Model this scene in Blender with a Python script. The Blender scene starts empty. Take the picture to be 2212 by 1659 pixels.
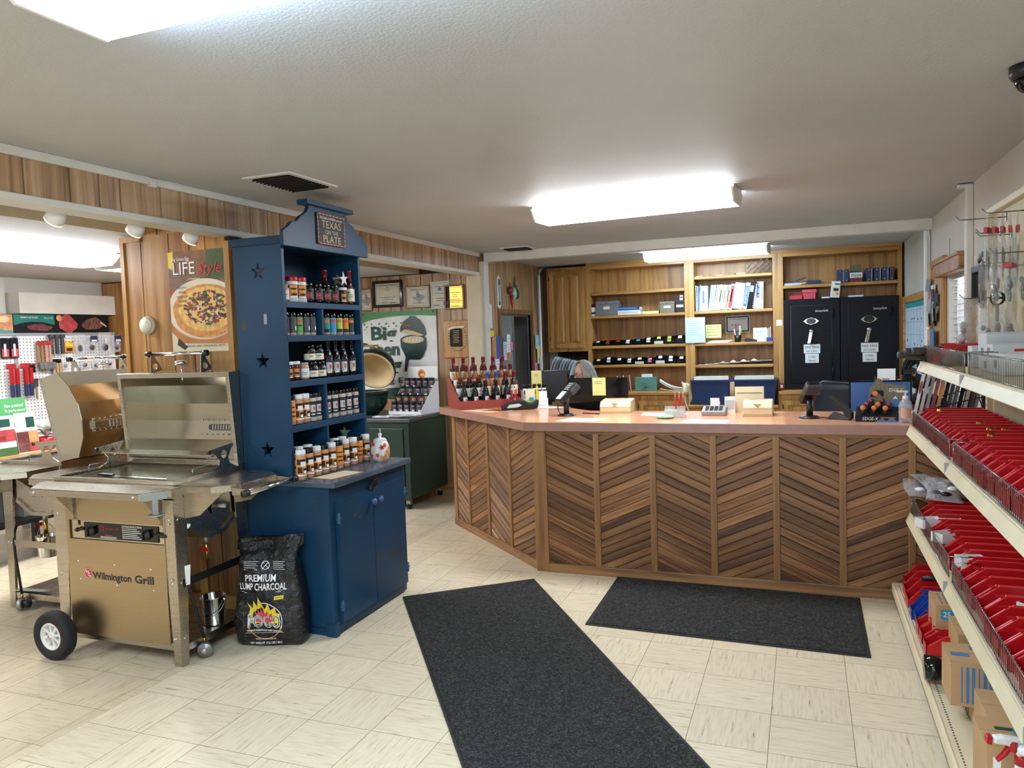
import bpy, bmesh, math, random
from mathutils import Matrix, Vector, Euler
from mathutils.geometry import tessellate_polygon
SC = bpy.context.scene
COL = SC.collection
PI = math.pi
rnd = random.Random(7)

# ---------------------------------------------------------------- camera
cam_d = bpy.data.cameras.new('camera'); cam = bpy.data.objects.new('camera', cam_d); COL.objects.link(cam)
cam_d.sensor_width = 36.0; cam_d.lens = 26.785; cam_d.clip_start = 0.05; cam_d.clip_end = 60
def cam_matrix(yaw, pitch, roll, h):
    c, s = math.cos, math.sin
    f = Vector((-s(yaw)*c(pitch), c(yaw)*c(pitch), -s(pitch)))
    r = Vector((c(yaw), s(yaw), 0)); u = r.cross(f)
    r2 = r*c(roll) + u*s(roll); u2 = u*c(roll) - r*s(roll)
    m = Matrix.Identity(4)
    for i in range(3):
        m[i][0] = r2[i]; m[i][1] = u2[i]; m[i][2] = -f[i]
    m[2][3] = h
    return m
cam.matrix_world = cam_matrix(0.367942, 0.0604012, -0.0341452, 1.58028)
SC.camera = cam
# ---------------------------------------------------------------- world, exposure
W = bpy.data.worlds.new('world'); SC.world = W; W.use_nodes = True
W.node_tree.nodes['Background'].inputs[0].default_value = (0.80, 0.87, 1.0, 1)
W.node_tree.nodes['Background'].inputs[1].default_value = 3.2
vs = SC.view_settings
vs.view_transform = 'Standard'; vs.look = 'None'; vs.gamma = 1.0; vs.exposure = 0.74; vs.use_curve_mapping = False
LAMP = 21.0          # strength of the fluorescent lenses
cy = SC.cycles
cy.max_bounces = 8; cy.diffuse_bounces = 4; cy.glossy_bounces = 4; cy.transmission_bounces = 6; cy.transparent_max_bounces = 12
cy.sample_clamp_indirect = 6.0; cy.caustics_reflective = False; cy.caustics_refractive = False

# ---------------------------------------------------------------- materials
def lin(c):
    c = c/255.0
    return c/12.92 if c <= 0.04045 else ((c+0.055)/1.055)**2.4
def L(rgb): return (lin(rgb[0]), lin(rgb[1]), lin(rgb[2]), 1)
MATS = {}
class NT:
    """tiny node helper"""
    def __init__(s, name):
        s.m = bpy.data.materials.new(name); s.m.use_nodes = True
        s.t = s.m.node_tree; s.b = s.t.nodes['Principled BSDF']; s.out = s.t.nodes['Material Output']
    def n(s, typ, **k):
        nd = s.t.nodes.new(typ)
        for a, v in k.items(): setattr(nd, a, v)
        return nd
    def l(s, a, b): s.t.links.new(a, b)
    def val(s, sock, v):
        if hasattr(v, 'is_output'): s.l(v, sock)
        else: sock.default_value = v
    def math(s, op, a, b=None, c=None):
        nd = s.n('ShaderNodeMath', operation=op)
        s.val(nd.inputs[0], a)
        if b is not None: s.val(nd.inputs[1], b)
        if c is not None: s.val(nd.inputs[2], c)
        return nd.outputs[0]
    def coord(s, kind='Object'): return s.n('ShaderNodeTexCoord').outputs[kind]
    def mapping(s, v, scale=(1,1,1), loc=(0,0,0), rot=(0,0,0)):
        nd = s.n('ShaderNodeMapping'); s.l(v, nd.inputs[0])
        nd.inputs['Scale'].default_value = scale; nd.inputs['Location'].default_value = loc; nd.inputs['Rotation'].default_value = rot
        return nd.outputs[0]
    def noise(s, v, scale=5, detail=3, rough=0.5, dist=0.0):
        nd = s.n('ShaderNodeTexNoise'); s.l(v, nd.inputs['Vector'])
        nd.inputs['Scale'].default_value = scale; nd.inputs['Detail'].default_value = detail
        nd.inputs['Roughness'].default_value = rough; nd.inputs['Distortion'].default_value = dist
        return nd.outputs[0]
    def ramp(s, f, stops):
        nd = s.n('ShaderNodeValToRGB'); s.l(f, nd.inputs[0]); e = nd.color_ramp.elements
        while len(e) < len(stops): e.new(0.5)
        for i, (p, c) in enumerate(stops):
            e[i].position = p; e[i].color = L(c) if len(c) == 3 else c
        return nd.outputs[0]
    def mix(s, f, a, b, mode='MIX'):
        nd = s.n('ShaderNodeMix', data_type='RGBA', blend_type=mode)
        s.val(nd.inputs[0], f); s.val(nd.inputs[6], a); s.val(nd.inputs[7], b)
        return nd.outputs[2]
    def bump(s, h, strength=0.2, dist=0.01):
        nd = s.n('ShaderNodeBump'); nd.inputs['Strength'].default_value = strength; nd.inputs['Distance'].default_value = dist
        s.l(h, nd.inputs['Height']); s.l(nd.outputs[0], s.b.inputs['Normal'])
    def fin(s, color=None, rough=None, metal=None, spec=None):
        if color is not None: s.val(s.b.inputs['Base Color'], color)
        if rough is not None: s.val(s.b.inputs['Roughness'], rough)
        if metal is not None: s.val(s.b.inputs['Metallic'], metal)
        if spec is not None: s.val(s.b.inputs['Specular IOR Level'], spec)
        MATS[s.m.name] = s.m
        return s.m
def mat(name, rgb, rough=0.5, metal=0.0, var=0.10, scale=6.0, bump=0.0, bscale=120.0, spec=0.5):
    """plain material with a little procedural tone variation"""
    k = NT(name); v = k.coord(); f = k.noise(v, scale, 3)
    a = L(rgb); lo = tuple(max(0, x*(1-var)) for x in a[:3])+(1,); hi = tuple(min(1, x*(1+var)) for x in a[:3])+(1,)
    c = k.ramp(f, [(0.3, lo), (0.7, hi)])
    if bump: k.bump(k.noise(v, bscale, 2), bump, 0.003)
    return k.fin(c, rough, metal, spec)
def emis(name, rgb, strength):
    k = NT(name); v = k.coord(); f = k.noise(v, 1.5, 1)
    c = k.ramp(f, [(0.3, L(rgb)), (0.7, L(rgb))])
    k.l(c, k.b.inputs['Emission Color']); k.b.inputs['Emission Strength'].default_value = strength
    return k.fin(L(rgb), 0.5)
def clear(name, rgb, alpha=0.25, rough=0.08):
    """thin clear film or plastic"""
    k = NT(name); v = k.coord()
    f = k.noise(v, 22, 2, 0.6, 1.2)
    k.bump(f, 0.9, 0.02)
    k.fin(L(rgb), rough)
    k.b.inputs['Alpha'].default_value = alpha
    return k.m
def wood(name, a, b, c, rough=0.45, s=1.0, axis='Z', island=0.12, grain=26, rot=0.0):
    """a light, b mid, c dark grain; grain runs along axis"""
    k = NT(name); v = k.coord()
    if rot: v = k.mapping(v, rot=(0, rot, 0))
    sc = {'X': (0.9*s, grain*s, grain*s), 'Y': (grain*s, 0.9*s, grain*s), 'Z': (grain*s, grain*s, 0.9*s)}[axis]
    isl = k.n('ShaderNodeNewGeometry').outputs['Random Per Island']
    off = k.n('ShaderNodeVectorMath', operation='SCALE'); 
    cmb = k.n('ShaderNodeCombineXYZ'); 
    for i in range(3): k.l(isl, cmb.inputs[i])
    k.l(cmb.outputs[0], off.inputs[0]); off.inputs[3].default_value = 9.0
    add = k.n('ShaderNodeVectorMath', operation='ADD'); k.l(v, add.inputs[0]); k.l(off.outputs[0], add.inputs[1])
    p = k.mapping(add.outputs[0], sc)
    f1 = k.noise(p, 1.0, 5, 0.62, 0.6)
    sc2 = tuple(x*0.28 if x > 5 else x*0.9 for x in sc)
    f2 = k.noise(k.mapping(add.outputs[0], sc2), 1.0, 3, 0.5, 1.6)
    f = k.math('ADD', k.math('MULTIPLY', f1, 0.6), k.math('MULTIPLY', f2, 0.4))
    col = k.ramp(f, [(0.37, c), (0.48, b), (0.60, a)])
    hs = k.n('ShaderNodeHueSaturation'); k.l(col, hs.inputs['Color'])
    k.l(k.math('ADD', k.math('MULTIPLY', isl, island*2), 1.0-island), hs.inputs['Value'])
    k.bump(f1, 0.08, 0.004)
    return k.fin(hs.outputs[0], rough)

# wall and floor
k = NT('painted_wall'); v = k.coord(); f = k.noise(v, 1.2, 4)
k.bump(k.noise(v, 160, 3), 0.10, 0.004); k.fin(k.ramp(f, [(0.3, (196,190,178)), (0.7, (208,203,193))]), 0.75)
k = NT('ceiling_paint'); v = k.coord(); f = k.noise(v, 0.8, 5, 0.6); g = k.noise(v, 95, 4, 0.6)
k.bump(g, 0.35, 0.006); k.fin(k.ramp(f, [(0.25, (184,184,184)), (0.75, (196,196,196))]), 0.6)
mat('white_trim', (214,209,198), 0.5, var=0.06); mat('beige_soffit', (205,190,160), 0.6, var=0.05)
wood('panelling', (190,158,120), (166,130,92), (120,88,58), 0.42, 0.8, 'Z', 0.10)
wood('panelling_warm', (186,142,84), (162,114,62), (120,78,40), 0.38, 0.8, 'Z', 0.10)
wood('oak', (196,146,80), (176,124,60), (138,92,42), 0.38, 1.0, 'Z', 0.05)
wood('oak_x', (200,150,84), (180,128,64), (142,96,46), 0.38, 1.0, 'X', 0.05)
wood('oak_dark', (150,108,60), (126,88,48), (92,62,32), 0.42, 1.0, 'Z', 0.05)
wood('slat_up', (158,114,72), (126,84,50), (82,50,30), 0.40, 1.0, 'X', 0.42, rot=0.42)
wood('slat_down', (158,114,72), (126,84,50), (82,50,30), 0.40, 1.0, 'X', 0.42, rot=-0.42)
wood('counter_trim', (172,128,80), (152,108,64), (122,82,48), 0.40, 1.1, 'Z', 0.06)
wood('counter_trim_x', (172,128,80), (150,106,64), (112,78,50), 0.45, 1.1, 'X', 0.06)
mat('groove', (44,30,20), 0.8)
def tile_mat(name, base, dark, streak, parity, gx, gy, rough):
    k = NT(name); T_ = 0.3048
    sp = k.n('ShaderNodeSeparateXYZ'); k.l(k.coord(), sp.inputs[0])
    u = k.math('DIVIDE', k.math('SUBTRACT', sp.outputs[0], gx), T_); w = k.math('DIVIDE', k.math('SUBTRACT', sp.outputs[1], gy), T_)
    iu = k.math('FLOOR', u); iw = k.math('FLOOR', w)
    par = k.math('ABSOLUTE', k.math('MODULO', k.math('ADD', k.math('ADD', iu, iw), 100.0+parity), 2.0))
    par = k.math('GREATER_THAN', par, 0.5)
    def streaks(a, b, seed):
        c = k.n('ShaderNodeCombineXYZ'); k.l(k.math('MULTIPLY', a, 1.5), c.inputs[0]); k.l(k.math('MULTIPLY', b, 17.0), c.inputs[1])
        k.l(k.math('ADD', k.math('MULTIPLY', iu, 3.7), k.math('ADD', k.math('MULTIPLY', iw, 5.3), seed)), c.inputs[2])
        return k.noise(c.outputs[0], 1.6, 4, 0.65)
    s1 = streaks(u, w, 0.0); s2 = streaks(w, u, 40.0)
    st = k.n('ShaderNodeMix', data_type='FLOAT'); k.l(par, st.inputs[0]); k.l(s1, st.inputs[2]); k.l(s2, st.inputs[3])
    c = k.n('ShaderNodeCombineXYZ'); k.l(iu, c.inputs[0]); k.l(iw, c.inputs[1])
    wn = k.n('ShaderNodeTexWhiteNoise', noise_dimensions='3D'); k.l(c.outputs[0], wn.inputs[0])
    col = k.ramp(st.outputs[0], [(0.28, streak), (0.36, dark), (0.55, base)])
    hs = k.n('ShaderNodeHueSaturation'); k.l(col, hs.inputs['Color'])
    k.l(k.math('ADD', k.math('MULTIPLY', wn.outputs[0], 0.08), 0.96), hs.inputs['Value'])
    du = k.math('ABSOLUTE', k.math('SUBTRACT', k.math('FRACT', u), 0.5)); dw = k.math('ABSOLUTE', k.math('SUBTRACT', k.math('FRACT', w), 0.5))
    line = k.math('GREATER_THAN', k.math('MAXIMUM', du, dw), 0.4955)
    col = k.mix(k.math('MULTIPLY', line, 0.75), hs.outputs[0], L((96,78,58)))
    big = k.noise(k.coord(), 1.1, 3)
    r = k.math('ADD', k.math('MULTIPLY', big, 0.12), rough)
    k.fin(col, r, 0.0, 0.45)
tile_mat('floor_tile', (232,217,186), (218,201,168), (158,122,96), 0, -1.9727, 2.2907, 0.16)
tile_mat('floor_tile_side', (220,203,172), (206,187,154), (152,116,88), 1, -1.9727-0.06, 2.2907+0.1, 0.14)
k = NT('door_mat'); v = k.coord(); f = k.noise(v, 140, 3, 0.7); w = k.noise(v, 55, 2, 0.6, 2.0)
k.bump(k.math('ADD', f, w), 1.0, 0.02); k.fin(k.ramp(w, [(0.36, (18,19,18)), (0.5, (46,46,44)), (0.66, (92,92,88))]), 0.85)
mat('mat_rubber', (34,35,34), 0.6)
emis('lamp_lens', (240,245,252), LAMP); emis('lamp_lens_cool', (196,226,255), LAMP*1.25)
emis('spot_lens', (255,236,200), 6.0)
mat('lamp_white', (232,230,224), 0.45, var=0.02)
mat('vent_white', (206,200,190), 0.5); mat('vent_dark', (52,50,46), 0.6)
mat('blue_paint', (20,58,86), 0.42, spec=0.3, var=0.16, scale=3.0, bump=0.05, bscale=30)
mat('blue_paint_shade', (18,50,76), 0.45, spec=0.3, var=0.14, scale=3.0)  # darker copy of blue_paint, shade of the cupboard interior put into the colour
mat('blue_knob', (54,86,122), 0.35); mat('black_metal', (26,26,28), 0.4, 0.3); mat('knot', (64,60,42), 0.6)
k = NT('blue_slab'); v = k.coord(); f = k.noise(v, 4, 4); k.fin(k.ramp(f, [(0.3, (54,70,88)), (0.7, (78,92,108))]), 0.22)
def steel(name, rgb, rough, axis=None):
    k = NT(name); v = k.coord()
    s = {'X': (2, 260, 260), 'Z': (260, 260, 2), None: (30, 30, 30)}[axis]
    f = k.noise(k.mapping(v, s), 1.0, 3); a = L(rgb)
    c = k.ramp(f, [(0.3, tuple(x*0.95 for x in a[:3])+(1,)), (0.7, a)])
    r = k.math('ADD', k.math('MULTIPLY', f, 0.06), rough-0.03)
    k.fin(c, r, 1.0)
steel('steel', (188,180,166), 0.27, 'X'); steel('steel_in', (196,188,170), 0.20, 'X'); steel('chrome', (225,225,225), 0.08)
steel('steel_warm', (178,160,130), 0.30, 'X'); steel('galv', (170,172,172), 0.45); steel('wire', (150,150,150), 0.25); steel('brass', (190,150,80), 0.3)
k = NT('black_plastic'); k.fin(k.ramp(k.noise(k.coord(), 20, 2), [(0.3, (18,18,19)), (0.7, (30,30,32))]), 0.38)
k = NT('black_gloss'); k.fin(k.ramp(k.noise(k.coord(), 8, 2), [(0.3, (9,9,10)), (0.7, (15,15,17))]), 0.10)
mat('rubber', (22,23,26), 0.7); mat('white_plastic', (226,226,222), 0.4, var=0.04); mat('grey_plastic', (120,122,124), 0.45)
mat('dark_grey', (62,63,66), 0.5); mat('mid_grey', (150,150,150), 0.5)
mat('red_plastic', (176,18,26), 0.32, var=0.14, scale=5); mat('red_bin', (186,16,26), 0.34, var=0.12, scale=4)
mat('blue_bin', (28,62,150), 0.35); mat('blue_tub', (28,46,86), 0.4); mat('shelf_cream', (222,208,172), 0.4, var=0.06)
mat('shelf_dark', (150,140,112), 0.5); mat('pegboard_cream', (196,182,144), 0.55)
mat('laminate', (222,162,124), 0.16, var=0.05, scale=20); mat('laminate_edge', (170,126,110), 0.3, var=0.06, scale=20)
mat('paper', (232,232,228), 0.7, var=0.03); mat('paper_cream', (226,214,178), 0.7, var=0.05); mat('paper_grey', (196,198,198), 0.7)
mat('note_yellow', (232,222,140), 0.7, var=0.03); mat('ink', (36,36,40), 0.6); mat('ink_soft', (110,112,118), 0.7); mat('white_ink', (238,238,236), 0.55, var=0.02)
mat('gold_ink', (206,176,112), 0.45); mat('red_ink', (190,36,40), 0.5); mat('green_ink', (18,66,52), 0.5); mat('blue_ink', (40,90,170), 0.5)
mat('safe_black', (9,11,14), 0.5, var=0.2, scale=90, bump=0.1, bscale=300, spec=0.25); mat('mesh_grey', (34,40,50), 0.6)
mat('card_kraft', (186,148,104), 0.7, var=0.08); mat('card_kraft_dark', (150,114,76), 0.75); mat('box_blue', (70,120,170), 0.6)
mat('egg_green', (18,52,42), 0.25, var=0.3, scale=60, bump=0.2, bscale=90); mat('egg_cream', (214,190,146), 0.6); mat('cart_green', (26,52,42), 0.35); mat('cart_top', (70,72,72), 0.35)
mat('cream_machine', (212,196,156), 0.45); mat('cream_dark', (178,160,120), 0.5)
mat('hair', (150,146,136), 0.55, var=0.3, scale=60); mat('skin', (206,160,138), 0.5); mat('gilt', (176,156,112), 0.4, 0.3, var=0.25, scale=80); mat('shirt', (70,72,92), 0.8)
mat('green_file', (86,128,112), 0.55, var=0.15, scale=30); mat('speckle_grey', (112,110,106), 0.6, var=0.4, scale=90); mat('speckle_brown', (116,106,84), 0.6, var=0.4, scale=90)
mat('pink', (226,120,160), 0.6); mat('orange', (222,120,50), 0.5); mat('yellow', (230,206,50), 0.5); mat('lime', (180,206,70), 0.5); mat('teal', (40,150,150), 0.5); mat('cyan', (50,150,190), 0.45)
mat('navy', (34,48,84), 0.45); mat('maroon', (110,26,32), 0.35); mat('wine', (120,22,40), 0.3); mat('pink_red', (206,70,84), 0.5); mat('green_bright', (70,140,80), 0.5); mat('leaf_green', (60,96,50), 0.5)
clear('film', (225,228,230), 0.28); clear('film_thick', (205,205,205), 0.42)
clear('glass_thin', (200,215,210), 0.22, 0.03); clear('clear_plastic', (220,225,225), 0.35, 0.05)
# ---------------------------------------------------------------- mesh helpers
def T4(loc=(0,0,0), rz=0, rx=0, ry=0):
    return Matrix.Translation(loc) @ Euler((rx, ry, rz)).to_matrix().to_4x4()
_txt = {}
def text_geo(s, shear=0.0, off=0.0):
    key = (s, shear, off)
    if key not in _txt:
        c = bpy.data.curves.new('txt', 'FONT'); c.body = s; c.size = 1; c.resolution_u = 2; c.shear = shear; c.offset = off
        c.fill_mode = 'FRONT'; c.align_x = 'CENTER'; c.align_y = 'CENTER'
        o = bpy.data.objects.new('txt', c); me = bpy.data.meshes.new_from_object(o)
        _txt[key] = ([tuple(v.co) for v in me.vertices], [tuple(p.vertices) for p in me.polygons])
        bpy.data.objects.remove(o); bpy.data.curves.remove(c); bpy.data.meshes.remove(me)
    return _txt[key]
class MB:
    def __init__(s, M=None): s.v = []; s.f = []; s.mi = []; s.sm = []; s.mats = []; s.M = M
    def add(s, vs, fs, m, smooth=False, M=None):
        if m not in s.mats: s.mats.append(m)
        i = s.mats.index(m); b = len(s.v)
        for p in vs:
            p = Vector(p)
            if M is not None: p = M @ p
            if s.M is not None: p = s.M @ p
            s.v.append(p)
        for f in fs: s.f.append([b+j for j in f]); s.mi.append(i); s.sm.append(smooth)
        return s
    def box(s, x0, x1, y0, y1, z0, z1, m, M=None):
        vs = [(x0,y0,z0),(x1,y0,z0),(x1,y1,z0),(x0,y1,z0),(x0,y0,z1),(x1,y0,z1),(x1,y1,z1),(x0,y1,z1)]
        return s.add(vs, [(3,2,1,0),(4,5,6,7),(0,1,5,4),(1,2,6,5),(2,3,7,6),(3,0,4,7)], m, M=M)
    def quad(s, pts, m, M=None): return s.add(pts, [tuple(range(len(pts)))], m, M=M)
    def prism(s, poly, h0, h1, m, M=None, holes=(), top=None, smooth=False):
        """extrude an xy polygon between z=h0 and z=h1"""
        loops = [list(poly)] + [list(h) for h in holes]
        flat = [p for lp in loops for p in lp]; n = len(flat)
        if holes: tris = [tuple(t) for t in tessellate_polygon([[Vector((p[0], p[1], 0)) for p in lp] for lp in loops])]
        else: tris = [tuple(range(len(poly)))]
        A = sum(poly[i][0]*poly[(i+1) % len(poly)][1]-poly[(i+1) % len(poly)][0]*poly[i][1] for i in range(len(poly)))
        def up(t):
            a = sum(flat[t[i]][0]*flat[t[(i+1) % len(t)]][1]-flat[t[(i+1) % len(t)]][0]*flat[t[i]][1] for i in range(len(t)))
            return t if a > 0 else tuple(reversed(t))
        vs = [(p[0], p[1], h0) for p in flat] + [(p[0], p[1], h1) for p in flat]
        fs = []; fs2 = []
        for t in tris:
            t = up(t); fs.append(tuple(j for j in reversed(t))); fs2.append(tuple(j+n for j in t))
        side = []; b = 0
        for li, lp in enumerate(loops):
            k_ = len(lp)
            a = sum(lp[i][0]*lp[(i+1) % k_][1]-lp[(i+1) % k_][0]*lp[i][1] for i in range(k_))
            for i in range(k_):
                q = (b+i, b+(i+1) % k_, b+(i+1) % k_+n, b+i+n)
                side.append(q if (a > 0) == (li == 0) else tuple(reversed(q)))
            b += k_
        s.add(vs, fs + ([] if top else fs2) + side, m, smooth=False, M=M)
        if top: s.add(vs, fs2, top, M=M)
        if smooth:
            for j in range(len(s.f)-len(side)-(len(fs2) if top else 0), len(s.f)): s.sm[j] = True
        return s
    def lathe(s, prof, m, n=16, M=None, caps=True):
        """prof: list of (r,z) or (r,z,mat) – mat applies to the band above that point"""
        rings = []; vs = []
        for p in prof:
            r = max(p[0], 1e-5); rings.append(len(vs))
            for i in range(n): vs.append((r*math.cos(2*PI*i/n), r*math.sin(2*PI*i/n), p[1]))
        groups = {}
        cur = m
        for j in range(len(prof)-1):
            if len(prof[j]) > 2: cur = prof[j][2]
            a, b = rings[j], rings[j+1]
            groups.setdefault(cur, []).extend([(a+i, a+(i+1) % n, b+(i+1) % n, b+i) for i in range(n)])
        if caps:
            groups.setdefault(prof[0][2] if len(prof[0]) > 2 else m, []).append(tuple(reversed(range(n))))
            groups.setdefault(cur, []).append(tuple(rings[-1]+i for i in range(n)))
        for g, fs in groups.items():
            used = sorted({j for f in fs for j in f}); mp = {j: i for i, j in enumerate(used)}
            s.add([vs[j] for j in used], [tuple(mp[j] for j in f) for f in fs], g, smooth=True, M=M)
        return s
    def cyl(s, p0, p1, r, m, n=12, r2=None, M=None):
        p0 = Vector(p0); p1 = Vector(p1); d = p1-p0; q = d.to_track_quat('Z', 'Y').to_matrix().to_4x4()
        MM = Matrix.Translation(p0) @ q
        if M is not None: MM = M @ MM
        return s.lathe([(r, 0), (r if r2 is None else r2, d.length)], m, n, MM)
    def tube(s, pts, r, m, n=8, M=None, closed=False):
        pts = [Vector(p) for p in pts]; N = len(pts); vs = []; fs = []
        up = Vector((0.13, 0.21, 1))
        for i, p in enumerate(pts):
            t = (pts[(i+1) % N]-pts[i-1]) if closed else (pts[min(i+1, N-1)]-pts[max(i-1, 0)])
            t.normalize()
            a = t.cross(up); 
            if a.length < 0.05: a = t.cross(Vector((1, 0, 0)))
            a.normalize(); b = t.cross(a)
            rr = r[i] if isinstance(r, (list, tuple)) else r
            for j in range(n): vs.append(p + a*rr*math.cos(2*PI*j/n) + b*rr*math.sin(2*PI*j/n))
        for i in range(N if closed else N-1):
            for j in range(n):
                a = i*n; b = ((i+1) % N)*n
                fs.append((a+j, b+j, b+(j+1) % n, a+(j+1) % n))
        if not closed: fs += [tuple(range(n)), tuple(reversed(range((N-1)*n, N*n)))]
        return s.add(vs, fs, m, smooth=True, M=M)
    def ell(s, c, r, m, n=16, k=10, M=None, z0=-1, z1=1):
        vs = []; fs = []
        for i in range(k+1):
            th = math.asin(max(-1, min(1, z0))) + (math.asin(z1)-math.asin(z0))*i/k
            for j in range(n):
                ph = 2*PI*j/n
                vs.append((c[0]+r[0]*math.cos(th)*math.cos(ph), c[1]+r[1]*math.cos(th)*math.sin(ph), c[2]+r[2]*math.sin(th)))
        for i in range(k):
            for j in range(n): fs.append((i*n+j, i*n+(j+1) % n, (i+1)*n+(j+1) % n, (i+1)*n+j))
        fs += [tuple(reversed(range(n))), tuple(range(k*n, (k+1)*n))]
        return s.add(vs, fs, m, smooth=True, M=M)
    def grid(s, fn, nu, nv, m, M=None, smooth=True, both=False):
        vs = [fn(i/nu, j/nv) for j in range(nv+1) for i in range(nu+1)]
        fs = [(j*(nu+1)+i, j*(nu+1)+i+1, (j+1)*(nu+1)+i+1, (j+1)*(nu+1)+i) for j in range(nv) for i in range(nu)]
        return s.add(vs, fs, m, smooth=smooth, M=M)
    def text(s, t, size, m, M, shear=0.0, off=0.0, sx=1.0, width=None):
        vs, fs = text_geo(t, shear, off)
        if not vs: return s
        if width:
            w = max(p[0] for p in vs)-min(p[0] for p in vs); sx = width/(w*size)
        return s.add([(p[0]*size*sx, p[1]*size, 0) for p in vs], fs, m, M=M)
    def build(s, name, parent=None, loc=(0,0,0), rz=0.0, label=None, cat=None, group=None, kind=None, bev=0.0, seg=2, sub=0, thick=0.0, mat4=None):
        me = bpy.data.meshes.new(name); me.from_pydata([tuple(p) for p in s.v], [], s.f)
        for q in s.mats: me.materials.append(MATS[q])
        me.polygons.foreach_set('material_index', s.mi); me.polygons.foreach_set('use_smooth', s.sm)
        me.update()
        o = bpy.data.objects.new(name, me); COL.objects.link(o)
        if mat4 is not None: o.matrix_world = mat4
        else: o.location = loc; o.rotation_euler = (0, 0, rz)
        if parent is not None: o.parent = parent
        if thick:
            md = o.modifiers.new('thick', 'SOLIDIFY'); md.thickness = thick
        if bev:
            md = o.modifiers.new('bev', 'BEVEL'); md.width = bev; md.segments = seg; md.limit_method = 'ANGLE'; md.angle_limit = 0.7
        if sub:
            md = o.modifiers.new('sub', 'SUBSURF'); md.levels = sub; md.render_levels = sub
        return tag(o, label, cat, group, kind)
def tag(o, label=None, cat=None, group=None, kind=None):
    if label: o['label'] = label
    if cat: o['category'] = cat
    if group: o['group'] = group
    if kind: o['kind'] = kind
    return o
def thing(name, label, cat, loc=(0,0,0), rz=0.0, group=None):
    o = bpy.data.objects.new(name, None); COL.objects.link(o); o.empty_display_size = 0.05
    o.location = loc; o.rotation_euler = (0, 0, rz)
    return tag(o, label, cat, group)
def dup(root, loc, rz=None, label=None, group=None):
    r = root.copy(); COL.objects.link(r); r.location = loc
    if rz is not None: r.rotation_euler = (0, 0, rz)
    if label: r['label'] = label
    if group: r['group'] = group
    for ch in list(root.children):
        c = ch.copy(); COL.objects.link(c); c.parent = r
        for g in ch.children:
            d = g.copy(); COL.objects.link(d); d.parent = c
    return r
ORD = 'first second third fourth fifth sixth seventh eighth ninth tenth eleventh twelfth thirteenth fourteenth fifteenth sixteenth seventeenth eighteenth nineteenth twentieth'.split()
def on_y(y, x=0, z=0):   # frame for a sheet facing -y: local x right, local y up, local z towards the viewer
    return Matrix(((1,0,0,x),(0,0,-1,y),(0,1,0,z),(0,0,0,1)))
def on_px(x, y=0, z=0):  # sheet facing +x: local x runs +y, local y up, local z = +x
    return Matrix(((0,0,1,x),(1,0,0,y),(0,1,0,z),(0,0,0,1)))
def on_mx(x, y=0, z=0):  # sheet facing -x: local x runs -y, local y up
    return Matrix(((0,0,-1,x),(-1,0,0,y),(0,1,0,z),(0,0,0,1)))
def flat(z, x=0, y=0, rz=0): return T4((x, y, z), rz)
def rect(x0, x1, y0, y1): return [(x0,y0),(x1,y0),(x1,y1),(x0,y1)]
def blob(cx_, cy_, rx_, ry_, n=10, j=0.2, r=rnd): return [(cx_+rx_*math.cos(2*PI*i/n)*(1+r.uniform(-j, j)), cy_+ry_*math.sin(2*PI*i/n)*(1+r.uniform(-j, j))) for i in range(n)]
def star(cx_, cy_, r, rin=0.4, a0=PI/2, n=5): return [(cx_+(r if i % 2 == 0 else r*rin)*math.cos(a0+PI*i/n), cy_+(r if i % 2 == 0 else r*rin)*math.sin(a0+PI*i/n)) for i in range(2*n)]
def circ(cx_, cy_, r, n=20, ry=None): return [(cx_+r*math.cos(2*PI*i/n), cy_+(ry or r)*math.sin(2*PI*i/n)) for i in range(n)]
# ---------------------------------------------------------------- room shell
CE, HX, RW, PY = 2.455, -3.10, 1.0, 3.59
Y0, Y1 = -2.5, 9.45
def struct(mb, name, **k): return mb.build(name, kind='structure', **k)
mb = MB(); mb.box(-2.887, RW, Y0, Y1, -0.08, 0, 'floor_tile'); struct(mb, 'floor')
mb = MB(); mb.box(-6.9, -2.887, Y0, Y1, -0.08, 0, 'floor_tile_side'); struct(mb, 'floor_side')
mb = MB(); mb.box(-3.80, RW, Y0, Y1, CE, CE+0.08, 'ceiling_paint'); struct(mb, 'ceiling')
mb = MB(); mb.box(-6.9, -3.80, Y0, Y1, 2.29, CE+0.08, 'ceiling_paint'); mb.box(-3.80, -3.78, Y0, 7.2, 2.285, CE, 'beige_soffit'); struct(mb, 'ceiling_side')
BW = [0.20, 0.13, 0.22, 0.155, 0.12, 0.25, 0.135]
def boards(mb, M, u0, u1, v0, v1, m, start=0, gap=0.005, d=0.008, holes=()):
    cuts = [u0]; i = start
    while cuts[-1] < u1: cuts.append(min(u1, cuts[-1]+BW[i % len(BW)])); i += 1
    for h in holes: cuts += [h[0], h[1]]
    cuts = sorted(set(c for c in cuts if u0 <= c <= u1))
    for a, b in zip(cuts, cuts[1:]):
        if b-a < 0.008: continue
        spans = [(v0, v1)]; mid = (a+b)/2
        for h in holes:
            if h[0] < mid < h[1]:
                spans = [s for lo, hi in spans for s in ((lo, min(hi, h[2])), (max(lo, h[3]), hi)) if s[1]-s[0] > 0.01]
        for lo, hi in spans:
            vs = [(a+gap/2, lo, 0), (b-gap/2, lo, 0), (b-gap/2, hi, 0), (a+gap/2, hi, 0)]
            mb.add(vs+[(p[0]+(0.002 if j in (0, 3) else -0.002), p[1], d) for j, p in enumerate(vs)], [(4,5,6,7),(0,1,5,4),(1,2,6,5),(2,3,7,6),(3,0,4,7)], m, M=M)
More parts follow.
